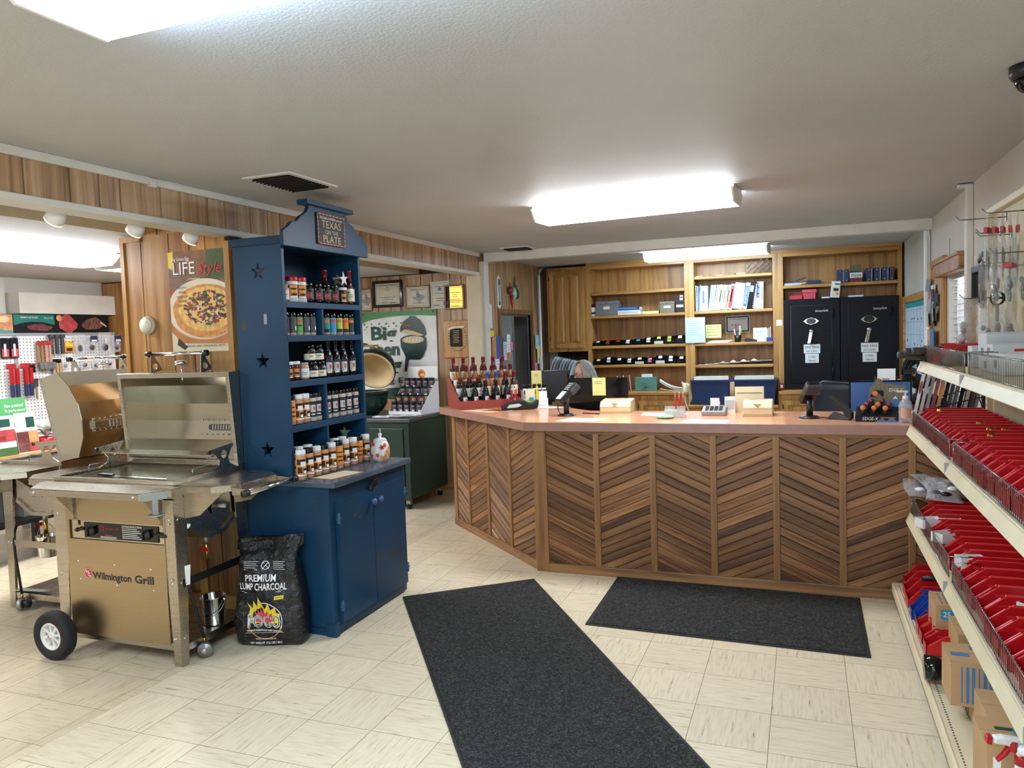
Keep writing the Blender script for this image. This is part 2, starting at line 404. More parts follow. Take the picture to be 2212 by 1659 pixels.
# header over the wide opening on the left
mb = MB(); mb.box(HX-0.12, HX-0.008, Y0, 7.33, 2.24, CE, 'groove')
boards(mb, on_px(HX-0.008), Y0, 7.33, 2.255, CE, 'panelling', 2)
struct(mb, 'wall_header')
mb = MB(); mb.box(HX-0.135, HX+0.012, Y0, 7.2, 2.228, 2.260, 'white_trim'); struct(mb, 'trim_1', bev=0.004)
mb = MB(); mb.box(HX, HX+0.022, Y0, 7.2, 2.415, CE, 'white_trim'); mb.box(HX+0.001, HX+0.03, 3.0, 3.04, 2.405, 2.45, 'white_trim'); struct(mb, 'trim_2', bev=0.004)
# pier with the poster
mb = MB(); mb.box(-3.93, HX-0.02, PY+0.008, PY+0.12, 0, 2.28, 'groove')
boards(mb, on_y(PY+0.008), -3.92, HX-0.045, 0.0, 2.277, 'panelling_warm', 1)
mb.box(-3.95, -3.92, PY-0.012, PY+0.125, 0, 2.277, 'oak'); mb.box(HX-0.05, HX-0.012, PY-0.012, PY+0.12, 0, 2.2, 'oak')
mb.box(-3.92, -3.79, PY-0.012, PY+0.0, 2.245, 2.275, 'oak'); mb.box(-3.815, -3.785, PY-0.014, PY+0.004, 2.245, 2.43, 'oak')
boards(mb, on_y(PY+0.008), -3.785, -3.23, 2.277, CE, 'panelling_warm', 1)
mb.box(-3.92, HX-0.05, PY-0.01, PY+0.002, 0, 0.085, 'oak_x')
struct(mb, 'wall_pier')
# jamb at the far end of the opening
mb = MB(); mb.box(HX-0.125, HX+0.03, 7.16, 7.31, 0, 2.228, 'beige_soffit'); mb.box(HX-0.01, HX+0.055, 7.22, 7.335, 0, 2.37, 'white_trim'); struct(mb, 'trim_3', bev=0.004)
# alcove wall with the certificates, and the side room
mb = MB(); mb.box(-5.5, HX-0.12, 7.208, 7.3, 0, CE, 'groove'); boards(mb, on_y(7.208), -5.5, HX-0.12, 0, 2.28, 'panelling', 3)
mb.box(-5.5, HX-0.12, 7.185, 7.2, 0, 0.1, 'oak_x'); struct(mb, 'wall_alcove')
mb = MB(); mb.box(-6.8, -5.5, 5.908, 6.0, 0, CE, 'groove'); boards(mb, on_y(5.908), -6.8, -5.5, 0, 2.28, 'panelling_warm', 0)
mb.box(-5.55, -5.5, 5.9, 7.3, 0, CE, 'painted_wall'); struct(mb, 'wall_side_back')
mb = MB(); mb.box(-6.9, -6.8, Y0, 6.0, 0, CE, 'painted_wall'); mb.box(-6.8, -6.62, 4.87, 5.895, 1.955, 2.145, 'white_trim'); mb.box(-6.8, -6.77, 4.79, 4.85, 0, 2.28, 'white_trim'); struct(mb, 'wall_side_left')
mb = MB(); DX0, DX1, DZ = -2.2, 0.6, 2.15
for a, b, c, d in ((-6.9, DX0, 0, CE+0.1), (DX1, RW+0.1, 0, CE+0.1), (DX0, DX1, DZ, CE+0.1)): mb.box(a, b, Y0-0.1, Y0, c, d, 'painted_wall')
struct(mb, 'wall_front')
w = thing('door_added_1', None, None); w['kind'] = 'structure'  # unseen glass door added to let daylight in as frontal fill
mb = MB(); mb.prism(rect(DX0, DX1, 0, DZ), -0.06, 0.0, 'galv', on_y(Y0-0.02), holes=[rect(DX0+0.06, -0.86, 0.12, DZ-0.08), rect(-0.78, DX1-0.06, 0.12, DZ-0.08)]); mb.build('door_frame', w)
mb = MB(); mb.box(DX0+0.05, DX1-0.05, Y0-0.055, Y0-0.05, 0.1, DZ-0.06, 'glass_thin'); mb.build('pane', w)
mb = MB(); mb.box(-4.3, RW+0.1, Y1, Y1+0.1, 0, CE+0.1, 'painted_wall'); struct(mb, 'wall_back')
# panelled wall of the office with a sliding window
W0, W1, WB, WT = 7.74, 8.75, 0.86, 1.85
mb = MB(); boards(mb, on_px(HX-0.008), 7.3, Y1, 0, CE, 'panelling', 4, holes=[(W0, W1, WB, WT)])
for a, b, c, d in ((7.3, W0, 0, CE), (W1, Y1, 0, CE), (W0, W1, 0, WB), (W0, W1, WT, CE)): mb.box(HX-0.06, HX-0.008, a, b, c, d, 'groove')
mb.box(-4.3, -4.2, 7.3, Y1, 0, CE, 'painted_wall'); mb.box(-4.2, HX-0.06, 7.3, 7.31, 0, CE, 'painted_wall')
struct(mb, 'wall_office')
w = thing('window_1', None, None); w['kind'] = 'structure'
mb = MB(); M = on_px(HX)
mb.prism(rect(W0-0.05, W1+0.05, WB-0.05, WT+0.05), -0.05, 0.015, 'oak_dark', M, holes=[rect(W0, W1, WB, WT)])
mb.prism(rect(W0, W1, WB, WT), -0.045, -0.03, 'galv', M, holes=[rect(W0+0.02, 8.21, WB+0.02, WT-0.02), rect(8.25, W1-0.02, WB+0.02, WT-0.02)])
mb.build('window_frame', w)
mb = MB(); mb.box(HX-0.04, HX-0.036, W0+0.02, 8.21, WB+0.02, WT-0.02, 'glass_thin'); mb.build('pane', w)
# right wall with the blind
mb = MB(); V0, V1, VB, VT = 5.69, 6.45, 1.0, 1.945
for a, b, c, d in ((Y0, V0, 0, CE), (V1, Y1, 0, CE), (V0, V1, 0, VB), (V0, V1, VT, CE)): mb.box(RW, RW+0.1, a, b, c, d, 'painted_wall')
mb.box(RW-0.002, RW, 6.415, 6.425, 2.04, 2.20, 'ink_soft'); struct(mb, 'wall_right')
w = thing('window_2', None, None); w['kind'] = 'structure'
mb = MB(); mb.prism(rect(-V1, -V0, VB, VT), -0.09, -0.05, 'white_plastic', on_mx(RW), holes=[rect(-V1+0.04, -6.05, VB+0.04, VT-0.04), rect(-6.01, -V0-0.04, VB+0.04, VT-0.04)])
mb.build('window_frame', w)
mb = MB(); mb.box(RW+0.068, RW+0.072, V0+0.03, V1-0.03, VB+0.03, VT-0.03, 'glass_thin'); mb.build('pane', w)
# ceiling beam, pipes
mb = MB(); mb.box(HX+0.06, RW, 7.2, 7.32, 2.362, CE, 'white_trim'); struct(mb, 'beam_1', bev=0.006)
mb = MB(); mb.tube([(HX+0.02, 9.18, 2.44), (HX+0.03, 9.05, 2.40), (HX+0.03, 9.0, 2.33), (HX+0.03, 9.0, 0.0)], 0.02, 'white_plastic'); 
tag(mb.build('pipe'), 'white pipe running up the panelled office wall beside the oak cabinet', 'pipe')
mb = MB(); mb.tube([(RW-0.025, 7.33, 2.44), (RW-0.03, 7.335, 2.38), (RW-0.03, 7.335, 1.2), (RW-0.03, 7.335, 0)], 0.022, 'white_plastic')
mb.tube([(RW-0.06, 7.28, 2.43), (RW-0.025, 7.29, 2.40), (RW-0.015, 7.29, 2.30), (RW-0.015, 7.3, 1.9)], 0.006, 'white_plastic', 6)
tag(mb.build('pipe'), 'white pipe running down the right wall at the end of the ceiling beam', 'pipe')
mb = MB(); mb.box(RW-0.045, RW, 5.56, 5.62, 0.0, 2.44, 'white_trim'); mb.box(RW-0.09, RW, 5.56, 5.62, 2.425, 2.45, 'white_trim')
mb.build('conduit', label='square white cable duct on the wall between the window and the parts rack', cat='duct', bev=0.008)
# ---------------------------------------------------------------- lamps
def fixture(x, y, z, ln, wd, rz, lens, label, hgt=0.085):
    t = thing('ceiling_light', label, 'ceiling light', (x, y, z), rz, 'fluorescent ceiling lights')
    mb = MB(); mb.box(-ln/2, ln/2, -wd*0.42, wd*0.42, -0.025, 0, 'lamp_white'); mb.build('housing', t, bev=0.004)
    P = [(-wd/2, -0.02), (-wd/2+0.005, -0.035), (-wd*0.33, -hgt), (wd*0.33, -hgt), (wd/2-0.005, -0.035), (wd/2, -0.02)]
    Mx = Matrix(((0,0,1,0),(1,0,0,0),(0,1,0,0),(0,0,0,1)))
    mb = MB(); mb.prism(P, -ln/2+0.012, ln/2-0.012, lens, Mx); mb.build('lens', t)
    for s in (-1, 1):
        mb = MB(); mb.prism([(p[0]*1.02, p[1]*1.02) for p in P], -0.006, 0.006, 'lamp_white', Matrix.Translation((s*(ln/2-0.006), 0, 0)) @ Mx); mb.build('end_cap', t)
    return t
fixture(-1.01, 1.38, CE, 1.30, 0.36, 0.0, 'lamp_lens_cool', 'long fluorescent ceiling light nearest the entrance, cut by the top of the picture')
fixture(-1.03, 4.98, CE, 1.32, 0.34, -0.087, 'lamp_lens', 'long fluorescent ceiling light over the counter, in front of the beam', 0.10)
fixture(-0.98, 8.42, CE, 1.30, 0.30, -0.087, 'lamp_lens_cool', 'fluorescent ceiling light behind the beam, just before the oak shelves', 0.09)
fixture(-4.80, 3.50, 2.29, 1.30, 0.46, PI/2, 'lamp_lens', 'wide fluorescent ceiling light in the side room above the back grill', 0.09)
fixture(-1.01, -1.4, CE, 1.30, 0.36, 0.0, 'lamp_lens', 'added fluorescent ceiling light by the entrance, out of view')  # unseen fixture added behind the camera to light the room
fixture(-4.9, 5.0, 2.29, 1.30, 0.44, PI/2, 'lamp_lens', 'added fluorescent ceiling light, hidden in the alcove behind the blue cupboard')  # hidden fixture added to brighten the alcove wall and banner
fixture(-4.9, 0.6, 2.29, 1.30, 0.44, PI/2, 'lamp_lens', 'added fluorescent ceiling light at the unseen front of the side room')  # unseen fixture added to brighten the side room
for i, (y, z, wh) in enumerate(((2.62, 2.205, 'nearest the entrance'), (3.08, 2.205, 'in the middle of its row'), (3.47, 2.205, 'above the pizza poster'))):
    t = thing('spot_light', 'small white spot lamp under the panelled header, ' + wh, 'spot light', (-3.29, y, z), 0, 'spot lights behind the header')
    Mr = T4((0, 0, 0), 0.4, 0.35, 0.75)
    mb = MB(); mb.lathe([(0.03, 0.06), (0.042, 0.035), (0.045, 0.0)], 'lamp_white', 16, Mr); mb.cyl((0, 0, 0.03), (0.02, 0, CE-z), 0.012, 'lamp_white'); mb.build('housing', t)
    mb = MB(); mb.lathe([(0.043, -0.004), (0.025, -0.014), (0.0, -0.02)], 'spot_lens', 16, Mr, caps=False); mb.build('lens', t)
def vent(x0, x1, y0, y1, label):
    t = thing('ceiling_vent', label, 'air vent', ((x0+x1)/2, (y0+y1)/2, CE), 0, 'ceiling air vents'); a = (x1-x0)/2; b = (y1-y0)/2
    mb = MB(); mb.prism(rect(-a, a, -b, b), -0.012, -0.0005, 'vent_white', holes=[rect(-a+0.03, a-0.03, -b+0.03, b-0.03)]); mb.build('frame', t, bev=0.003)
    mb = MB(); mb.box(-a+0.03, a-0.03, -b+0.03, b-0.03, -0.003, -0.001, 'vent_dark')
    n = 12
    for i in range(n):
        yy = -b+0.05+(2*b-0.1)*i/(n-1); mb.box(-a+0.03, a-0.03, -0.009, 0.009, -0.001, 0.001, 'vent_dark', T4((0, yy, -0.014), 0, 0.8))
    mb.build('louvre', t)
vent(-2.70, -2.40, 3.23, 3.66, 'dusty ceiling air vent above the blue cupboard')
vent(-2.75, -2.45, 6.9, 7.16, 'small ceiling air vent by the end of the beam')
t = thing('dome_camera', 'black dome security camera on the ceiling at the right edge', 'camera', (0.735, 3.15, CE))
mb = MB(); mb.lathe([(0.065, 0), (0.065, -0.03), (0.055, -0.045)], 'black_plastic', 20); mb.build('base', t)
mb = MB(); mb.ell((0, 0, -0.045), (0.05, 0.05, 0.05), 'black_gloss', 18, 6, z0=-1, z1=0); mb.build('dome', t)
# ---------------------------------------------------------------- mats
def floor_mat(pts, label):
    M = None
    mb = MB(); c = Vector((sum(p[0] for p in pts)/4, sum(p[1] for p in pts)/4)); 
    inn = [((p[0]-c.x)*0.97+c.x, (p[1]-c.y)*0.97+c.y) for p in pts]
    mb.prism(pts, 0.0005, 0.007, 'mat_rubber'); mb.prism(inn, 0.007, 0.011, 'door_mat')
    mb.build('floor_mat', label=label, cat='mat', group='black floor mats')
floor_mat([(-2.337,4.058), (0.93-0.16,-0.02), (1.42-0.16-0.08,0.62), (-1.668,4.60)][0:1]+[(-0.50,1.50-0.02),(0.17,2.02),(-1.668,4.60)], 'long black runner mat leading from the entrance to the counter corner')
floor_mat([(-1.136,3.935), (0.279,3.90), (0.283,4.755), (-1.151,4.78)], 'short black mat lying along the foot of the counter')
# ---------------------------------------------------------------- service counter
def clipz(poly, z0, z1):
    def half(p, f):
        out = []
        for i in range(len(p)):
            a, b = p[i], p[(i+1) % len(p)]; fa, fb = f(a), f(b)
            if fa >= 0: out.append(a)
            if (fa >= 0) != (fb >= 0):
                t = fa/(fa-fb); out.append((a[0]+(b[0]-a[0])*t, a[1]+(b[1]-a[1])*t))
        return out
    p = half(poly, lambda q: q[1]-z0)
    return half(p, lambda q: z1-q[1]) if p else p
def chevron(w, z0, z1, sgn, parent, loc, rz):
    mb = MB(); M = on_y(0.0); ta = math.tan(0.42); pit = 0.0535; m = 'slat_up' if sgn > 0 else 'slat_down'
    mb.box(0, w, 0.010, 0.016, z0, z1, 'groove')
    c = z0-w*ta-pit
    while c < z1+w*ta:
        a = c; b = c + sgn*ta*w
        p = clipz([(0, a+0.0012), (w, b+0.0012), (w, b+pit-0.0012), (0, a+pit-0.0012)], z0, z1)
        if len(p) > 2:
            q = clipz([(0, a+0.0055), (w, b+0.0055), (w, b+pit-0.0055), (0, a+pit-0.0055)], z0, z1)
            mb.prism(p, -0.010, -0.002, m, M)
            if len(q) == len(p):
                n = len(p); vs = [(x, y, -0.002) for x, y in p]+[(x, y, 0.002) for x, y in q]
                mb.add(vs, [tuple(range(n, 2*n))]+[(i, (i+1) % n, (i+1) % n+n, i+n) for i in range(n)], m, M=M)
        c += pit
    return mb.build('chevron_panel', parent, loc, rz)
CT = 1.015
sc = thing('service_counter', 'long service counter clad in slanted brown wood slats, angled at its alcove end', 'counter', (-1.675, 4.80, 0))
mb = MB(T4((1.675, -4.80, 0)))
mb.prism([(-1.665,4.83), (0.97,4.83), (0.97,5.38), (-1.45,5.38), (-2.42,6.30), (-2.79,5.885)], 0.0, 0.957, 'oak_dark'); mb.build('carcass', sc)
divs = [-1.638, -1.278, -0.91, -0.535, -0.168, 0.2, 0.561, 0.955]
for i in range(7):
    x0, x1 = divs[i]+0.017, divs[i+1]-0.017
    chevron(x1-x0, 0.06, 0.94, -1 if i % 2 == 0 else 1, sc, (x0+1.675, 4.80-4.80, 0), 0)
for x in divs[1:]:
    mb = MB(); mb.box(-0.02, 0.02, -0.012, 0.02, 0.055, 0.945, 'counter_trim'); mb.build('stile', sc, (x+1.675, 0, 0), bev=0.004)
mb = MB(); mb.box(-1.62, 0.97, 4.782, 4.83, 0.0, 0.06, 'counter_trim_x'); mb.build('base_rail', sc, (1.675, -4.80, 0), bev=0.005)
mb = MB(); mb.box(-1.62, 0.97, 4.786, 4.83, 0.935, 0.957, 'counter_trim_x'); mb.build('top_rail', sc, (1.675, -4.80, 0), bev=0.003)
# angled run: local x from the corner outwards
ang = math.atan2(5.864-4.802, -2.813+1.675)   # direction of the angled run
LD = 1.556; rzd = ang+PI                       # frame whose +x points back to the corner
def dloc(t): return ((LD-t)*math.cos(ang), (LD-t)*math.sin(ang), 0)
dv = [0.02, 0.318+0.02, 0.738-0.02, 1.125, 1.49]
dv = [0.03, 0.325, 0.715, 1.105, 1.50]
for i in range(4):
    chevron(dv[i+1]-dv[i]-0.034, 0.06, 0.94, -1 if i % 2 == 0 else 1, sc, dloc(dv[i]+0.017), rzd)
for i, t_ in enumerate(dv[:4]):
    mb = MB(); a = 0.03 if i == 0 else 0.018; mb.box(-a, a, -0.012, 0.02, 0.055, 0.945, 'counter_trim'); mb.build('stile', sc, dloc(t_), rzd, bev=0.004)
mb = MB(); mb.box(0.0, LD-0.02, -0.018, 0.03, 0, 0.06, 'counter_trim_x'); mb.build('base_rail', sc, dloc(0), rzd, bev=0.005)
mb = MB(); mb.box(0.0, LD-0.02, -0.014, 0.03, 0.935, 0.957, 'counter_trim_x'); mb.build('top_rail', sc, dloc(0), rzd, bev=0.003)
mb = MB(); mb.prism([(-0.095+0.04,0.055-0.02), (-0.03,-0.016), (0.055,-0.016), (0.055,0.035), (0.0,0.06)], 0.0, 0.957, 'counter_trim'); mb.build('corner_post', sc, bev=0.004)
mb = MB(); mb.prism([(-1.76,4.745), (RW-0.002,4.745), (RW-0.002,5.52), (-1.50,5.52), (-2.36,6.36), (-2.90,5.79)], 0.957, CT, 'laminate_edge', top='laminate')
mb.build('countertop', label='salmon pink laminate worktop on the service counter', cat='worktop', bev=0.004)
# ---------------------------------------------------------------- oak wall units behind the counter
FY, BY = 9.1, 9.42
def raised_door(w, h, parent, loc, m='oak', knob=None, panels=1):
    mb = MB(); M = on_y(0); pw = w/panels
    holes = [rect(i*pw+(0.05 if i == 0 else 0.02), (i+1)*pw-(0.05 if i == panels-1 else 0.02), 0.055, h-0.055) for i in range(panels)]
    mb.prism(rect(0, w, 0, h), 0, 0.02, m, M, holes=holes)
    for hh in holes:
        (a, b), (c, d) = hh[0], hh[2]
        mb.prism(rect(a, c, b, d), 0.0, 0.006, m, M)
        q = 0.035; vs = [(a+0.008, b+0.008, 0.006), (c-0.008, b+0.008, 0.006), (c-0.008, d-0.008, 0.006), (a+0.008, d-0.008, 0.006), (a+q, b+q, 0.016), (c-q, b+q, 0.016), (c-q, d-q, 0.016), (a+q, d-q, 0.016)]
        mb.add(vs, [(4,5,6,7), (0,1,5,4), (1,2,6,5), (2,3,7,6), (3,0,4,7)], m, M=M)
    d = mb.build('door', parent, loc, bev=0.003)
    for z in (0.12*h, 0.9*h):
        hb = MB(); hb.cyl((0, -0.022, z-0.025), (0, -0.022, z+0.025), 0.006, 'black_metal', 8); hb.build('hinge', d)
    return d
u = thing('wall_cabinet', 'oak wall cabinet with one raised-panel door, high in the back corner', 'cabinet', (-2.75, FY, 1.385), 0, 'oak wall units')
mb = MB(); mb.prism(rect(-0.25, 0.26, 0, 1.04), -0.33, -0.02, 'oak_dark', on_y(0)); mb.prism(rect(-0.25, 0.26, 0, 1.04), -0.02, 0, 'oak', on_y(0)); mb.build('carcass', u, bev=0.003)
raised_door(0.44, 0.96, u, (-0.215, -0.001, 0.045), panels=2)
def bookcase(name, label, x0, x1, z0, z1, shelves, sl, sr):
    t = thing(name, label, 'shelving', (x0, FY, z0), 0, 'oak wall units'); w = x1-x0; h = z1-z0
    mb = MB(); mb.box(0, w, 0.30, 0.32, 0, h, 'oak'); mb.build('back', t)
    mb = MB(); mb.box(0, sl, 0, 0.30, 0, h, 'oak'); mb.build('side', t, bev=0.002)
    mb = MB(); mb.box(w-sr, w, 0, 0.30, 0, h, 'oak'); mb.build('side', t, bev=0.002)
    mb = MB(); mb.box(sl, w-sr, 0, 0.30, h-0.075, h, 'oak_x'); mb.box(0, w, -0.012, 0, h-0.03, h, 'oak_x'); mb.build('top_rail', t, bev=0.002)
    for s in shelves:
        mb = MB(); mb.box(sl, w-sr, -0.004, 0.30, s-z0-0.036, s-z0, 'oak_x'); mb.build('shelf', t, bev=0.010, seg=3)
    return t
bookcase('bookcase', 'wide oak shelving bay holding the rows of black card boxes', -2.49, -1.253, 0.895, 2.455, [2.096, 1.813, 1.445, 1.211], 0.045, 0.055)
bookcase('bookcase', 'oak shelving bay holding the ring binders and clipboards', -1.253, -0.273, 0.745, 2.455, [2.217, 1.816, 1.443, 1.187], 0.055, 0.057)
bookcase('bookcase', 'oak shelving bay framing the two black safes', -0.273, 0.975, 0.895, 2.455, [2.06], 0.055, 0.04)
def base_unit(label, x0, x1, h, nd, drawers=0):
    t = thing('base_cabinet', label, 'cabinet', (x0, 8.86, 0), 0, 'oak base cabinets'); w = x1-x0
    mb = MB(); mb.box(0, w, 0.0, 0.55, 0.08, h-0.035, 'oak'); mb.box(0.02, w-0.02, 0.06, 0.5, 0, 0.08, 'groove'); mb.build('carcass', t)
    dw = (w-0.06)/nd
    for i in range(nd): raised_door(dw-0.03, h-0.22, t, (0.045+i*dw, -0.001, 0.12), panels=2 if dw > 0.5 else 1)
    return t
base_unit('oak base cabinet under the shelving bay with the card boxes', -2.98, -1.253, 0.895, 3)
base_unit('low oak base cabinet under the two blue file tubs', -1.253, -0.273, 0.745, 2)
base_unit('oak base cabinet carrying the two black safes', -0.273, 0.975, 0.895, 2)
for x0, x1, h, lb in ((-2.98, -1.255, 0.895, 'oak worktop below the shelves with the card boxes'), (-1.251, -0.275, 0.745, 'low oak worktop under the two blue file tubs'), (-0.271, 0.975, 0.895, 'oak worktop under the two black safes')):
    mb = MB(); mb.box(x0, x1, 8.82, 9.095, h-0.035, h, 'oak_x'); mb.box(x0, x1, 9.095, 9.41, h-0.035, h-0.002, 'oak_x'); mb.build('worktop', label=lb, cat='worktop', group='oak worktops', bev=0.006)
# ---------------------------------------------------------------- black safes
def safe(x0, x1, label, signs):
    xc = (x0+x1)/2; w = x1-x0; t = thing('safe', label, 'safe', (xc, 9.07, 0.897), 0, 'black safes')
    mb = MB(); mb.box(-w/2, w/2, 0, 0.02, 0, 1.0, 'safe_black'); mb.box(-w/2, w/2, 0.02, 0.33, 0, 1.0, 'safe_black'); mb.build('body', t, bev=0.006)
    a, b, c, d = -w/2+0.075, w/2-0.085, 0.075, 0.925
    mb = MB(); mb.prism([(a-0.006,c-0.006),(b+0.006,c-0.006),(b+0.006,d+0.006),(a-0.006,d+0.006)], 0.0, 0.002, 'black_gloss', on_y(0)); mb.prism(rect(a, b, c, d), 0.0, 0.012, 'safe_black', on_y(0)); dr = mb.build('door', t, bev=0.003)
    for z in (0.83, 0.19):
        mb = MB(); mb.cyl((b+0.012, -0.012, z-0.05), (b+0.012, -0.012, z+0.05), 0.010, 'safe_black', 10); mb.build('hinge', t)
    kx = -0.005
    mb = MB(); M = on_y(-0.012, kx, 0.755)
    P = [(-0.085,0), (-0.05,0.028), (0,0.042), (0.05,0.028), (0.085,0), (0.05,-0.028), (0,-0.042), (-0.05,-0.028)]
    mb.prism(P, 0, 0.014, 'chrome', M); mb.build('keypad_bezel', dr, bev=0.005)
    mb = MB(); mb.prism(circ(0, 0, 0.052, 20, 0.033), 0.0, 0.017, 'black_gloss', M)
    for i in range(4):
        for j in range(3): mb.prism(circ(-0.03+i*0.02, -0.016+j*0.016, 0.006, 8), 0.017, 0.019, 'dark_grey', M)
    mb.build('keypad', dr)
    mb = MB(); M = on_y(-0.012, kx, 0.645); mb.lathe([(0.022, 0), (0.022, 0.03), (0.012, 0.034)], 'chrome', 16, M); mb.prism([(-0.018,0.0), (0.018,0.0), (-0.008,-0.135), (-0.042,-0.135)], 0.02, 0.032, 'chrome', M); mb.build('handle', dr, bev=0.004)
    mb = MB(); mb.text('SentrySafe', 0.032, 'white_ink', on_y(-0.0125, 0.10, 0.865), shear=0.3); mb.build('logo', dr)
    for q, (sx, sz, sw, sh, lines) in enumerate(signs):
        mb = MB(); M = on_y(-0.0125, sx, sz); mb.prism(rect(-sw/2, sw/2, -sh/2, sh/2), 0, 0.0012, 'paper', M)
        for i, s in enumerate(lines): mb.text(s, 0.034, 'ink', Matrix.Translation((0, 0, 0)) @ M @ Matrix.Translation((0, sh/2-0.035-0.042*i, 0.0016)), width=min(sw*0.86, 0.0165*len(s)))
        tag(mb.build('paper_sign', t), 'white paper sign reading ' + ' '.join(lines))
sg = [(-0.0, 0.45, 0.17, 0.10, ['FIRE SAFE', 'NO CASH']), (0.0, 0.345, 0.14, 0.10, ['COMBO', '78641'])]
safe(-0.214, 0.363, 'black safe with two paper signs, on the binder shelf side', sg)
safe(0.369, 0.938, 'black safe with two paper signs, beside the whiteboard wall', sg)
# ---------------------------------------------------------------- blue display cupboard
bc = thing('display_cupboard', 'tall blue painted cupboard with star cut-outs and open shelves of sauces', 'cupboard', (-2.62, 3.80, 0))
bo = (2.62, -3.80, 0)
def P_(name, mb, **k): return mb.build(name, bc, bo, **k)
YA, YB = 3.39, 4.16
for y, s in ((YA, 1), (YB, -1)):
    mb = MB(); mb.prism(rect(-2.92, -2.60, 0.847, 2.135), -0.022 if s > 0 else 0.0, 0.0 if s > 0 else 0.022, 'blue_paint', on_y(y), holes=[star(-2.757, z, 0.05, 0.40) for z in (1.985, 1.5, 1.012)])
    if s > 0:
        for x, z, r in ((-2.87, 1.70, 0.028), (-2.66, 1.59, 0.006)): mb.prism(circ(x, z, r*0.7, 14, r), 0.0, 0.0006, 'knot', on_y(y))
        mb.prism(rect(-2.735, -2.715, 1.70, 1.755), 0, 0.0008, 'mid_grey', on_y(y))
    P_('side_panel', mb, bev=0.002)
mb = MB(); mb.box(-2.92, -2.905, YA+0.02, YB-0.02, 0.847, 2.13, 'blue_paint_shade'); P_('back_panel', mb)
for z0, z1 in ((1.785, 1.818), (1.600, 1.634), (1.350, 1.386), (1.106, 1.142)):
    mb = MB(); mb.box(-2.905, -2.60, YA+0.02, YB-0.02, z1-0.02, z1, 'blue_paint'); mb.box(-2.618, -2.598, YA+0.02, YB-0.02, z0, z1, 'blue_paint'); P_('shelf', mb, bev=0.002)
for z0, z1 in ((1.634, 1.785), (1.142, 1.35), (0.848, 1.106)):
    mb = MB(); mb.box(-2.89, -2.602, 3.734, 3.752, z0, z1, 'blue_paint'); P_('divider', mb, bev=0.002)
mb = MB(); mb.box(-2.94, -2.575, YA-0.012, YB+0.01, 2.125, 2.168, 'blue_paint_shade'); P_('top_board', mb, bev=0.004)
mb = MB(); CR = [(3.355,2.108), (4.19,2.112), (4.19,2.185), (4.15,2.215), (4.115,2.243), (4.065,2.250), (4.045,2.283), (4.012,2.295), (3.975,2.310), (3.955,2.355)]
L_ = [(3.595,2.355), (3.575,2.318), (3.545,2.298), (3.515,2.284), (3.480,2.252), (3.435,2.243), (3.405,2.217), (3.355,2.188)]
mb.prism(CR+L_, -0.022, 0.0, 'blue_paint', on_px(-2.555)); mb.box(-2.60, -2.53, 3.545, 4.005, 2.352, 2.380, 'blue_paint'); P_('crest', mb, bev=0.003)
mb = MB(); M = on_px(-2.555, 3.79, 2.235); mb.prism(rect(-0.137, 0.137, -0.088, 0.088), 0, 0.010, 'ink', M)
n = 16
for i in range(n):
    c = 'card_kraft' if i % 2 else 'red_ink'; a = -0.135+0.27*i/n
    for yy in (-0.086, 0.079): mb.prism(rect(a, a+0.27/n, yy, yy+0.007), 0.010, 0.0104, c, M)
    a = -0.086+0.172*i/n
    for xx in (-0.135, 0.128): mb.prism(rect(xx, xx+0.007, a, a+0.172/n), 0.010, 0.0104, c, M)
for s, yy, sz, w, c in (('FISCHER & WIESER presents', 0.062, 0.020, 0.22, 'white_ink'), ('TEXAS', 0.026, 0.060, 0.19, 'gold_ink'), ('ON THE', -0.017, 0.034, 0.13, 'gold_ink'), ('PLATE', -0.056, 0.056, 0.175, 'gold_ink')):
    mb.text(s, sz, c, M @ Matrix.Translation((0, yy, 0.0108)), width=w)
tag(P_('sign', mb), 'black sign with gold lettering')
mb = MB(); mb.prism(rect(YA-0.012, 4.225, -2.93, -2.33), 0, 0, 'blue_paint') if False else mb.box(-2.93, -2.33, YA-0.012, 4.225, 0.815, 0.847, 'blue_slab'); P_('base_top', mb, bev=0.005)
mb = MB(); mb.box(-2.92, -2.375, YA, 4.205, 0.0505, 0.815, 'blue_paint')
for x, z in ((-2.47, 0.74), (-2.46, 0.72), (-2.485, 0.735), (-2.455, 0.10), (-2.43, 0.085), (-2.452, 0.065), (-2.52, 0.55), (-2.6, 0.62)): mb.prism(circ(x, z, 0.005, 8), 0, 0.0006, 'knot', on_y(YA))
P_('base_carcass', mb, bev=0.003)
mb = MB(); mb.box(-2.92, -2.41, YA+0.01, 4.185, 0.0, 0.05, 'blue_paint'); mb.box(-2.43, -2.365, YA-0.003, YA+0.03, 0, 0.075, 'blue_paint'); mb.box(-2.405, -2.372, YA+0.02, 4.18, 0.012, 0.06, 'blue_paint'); P_('plinth', mb, bev=0.003)
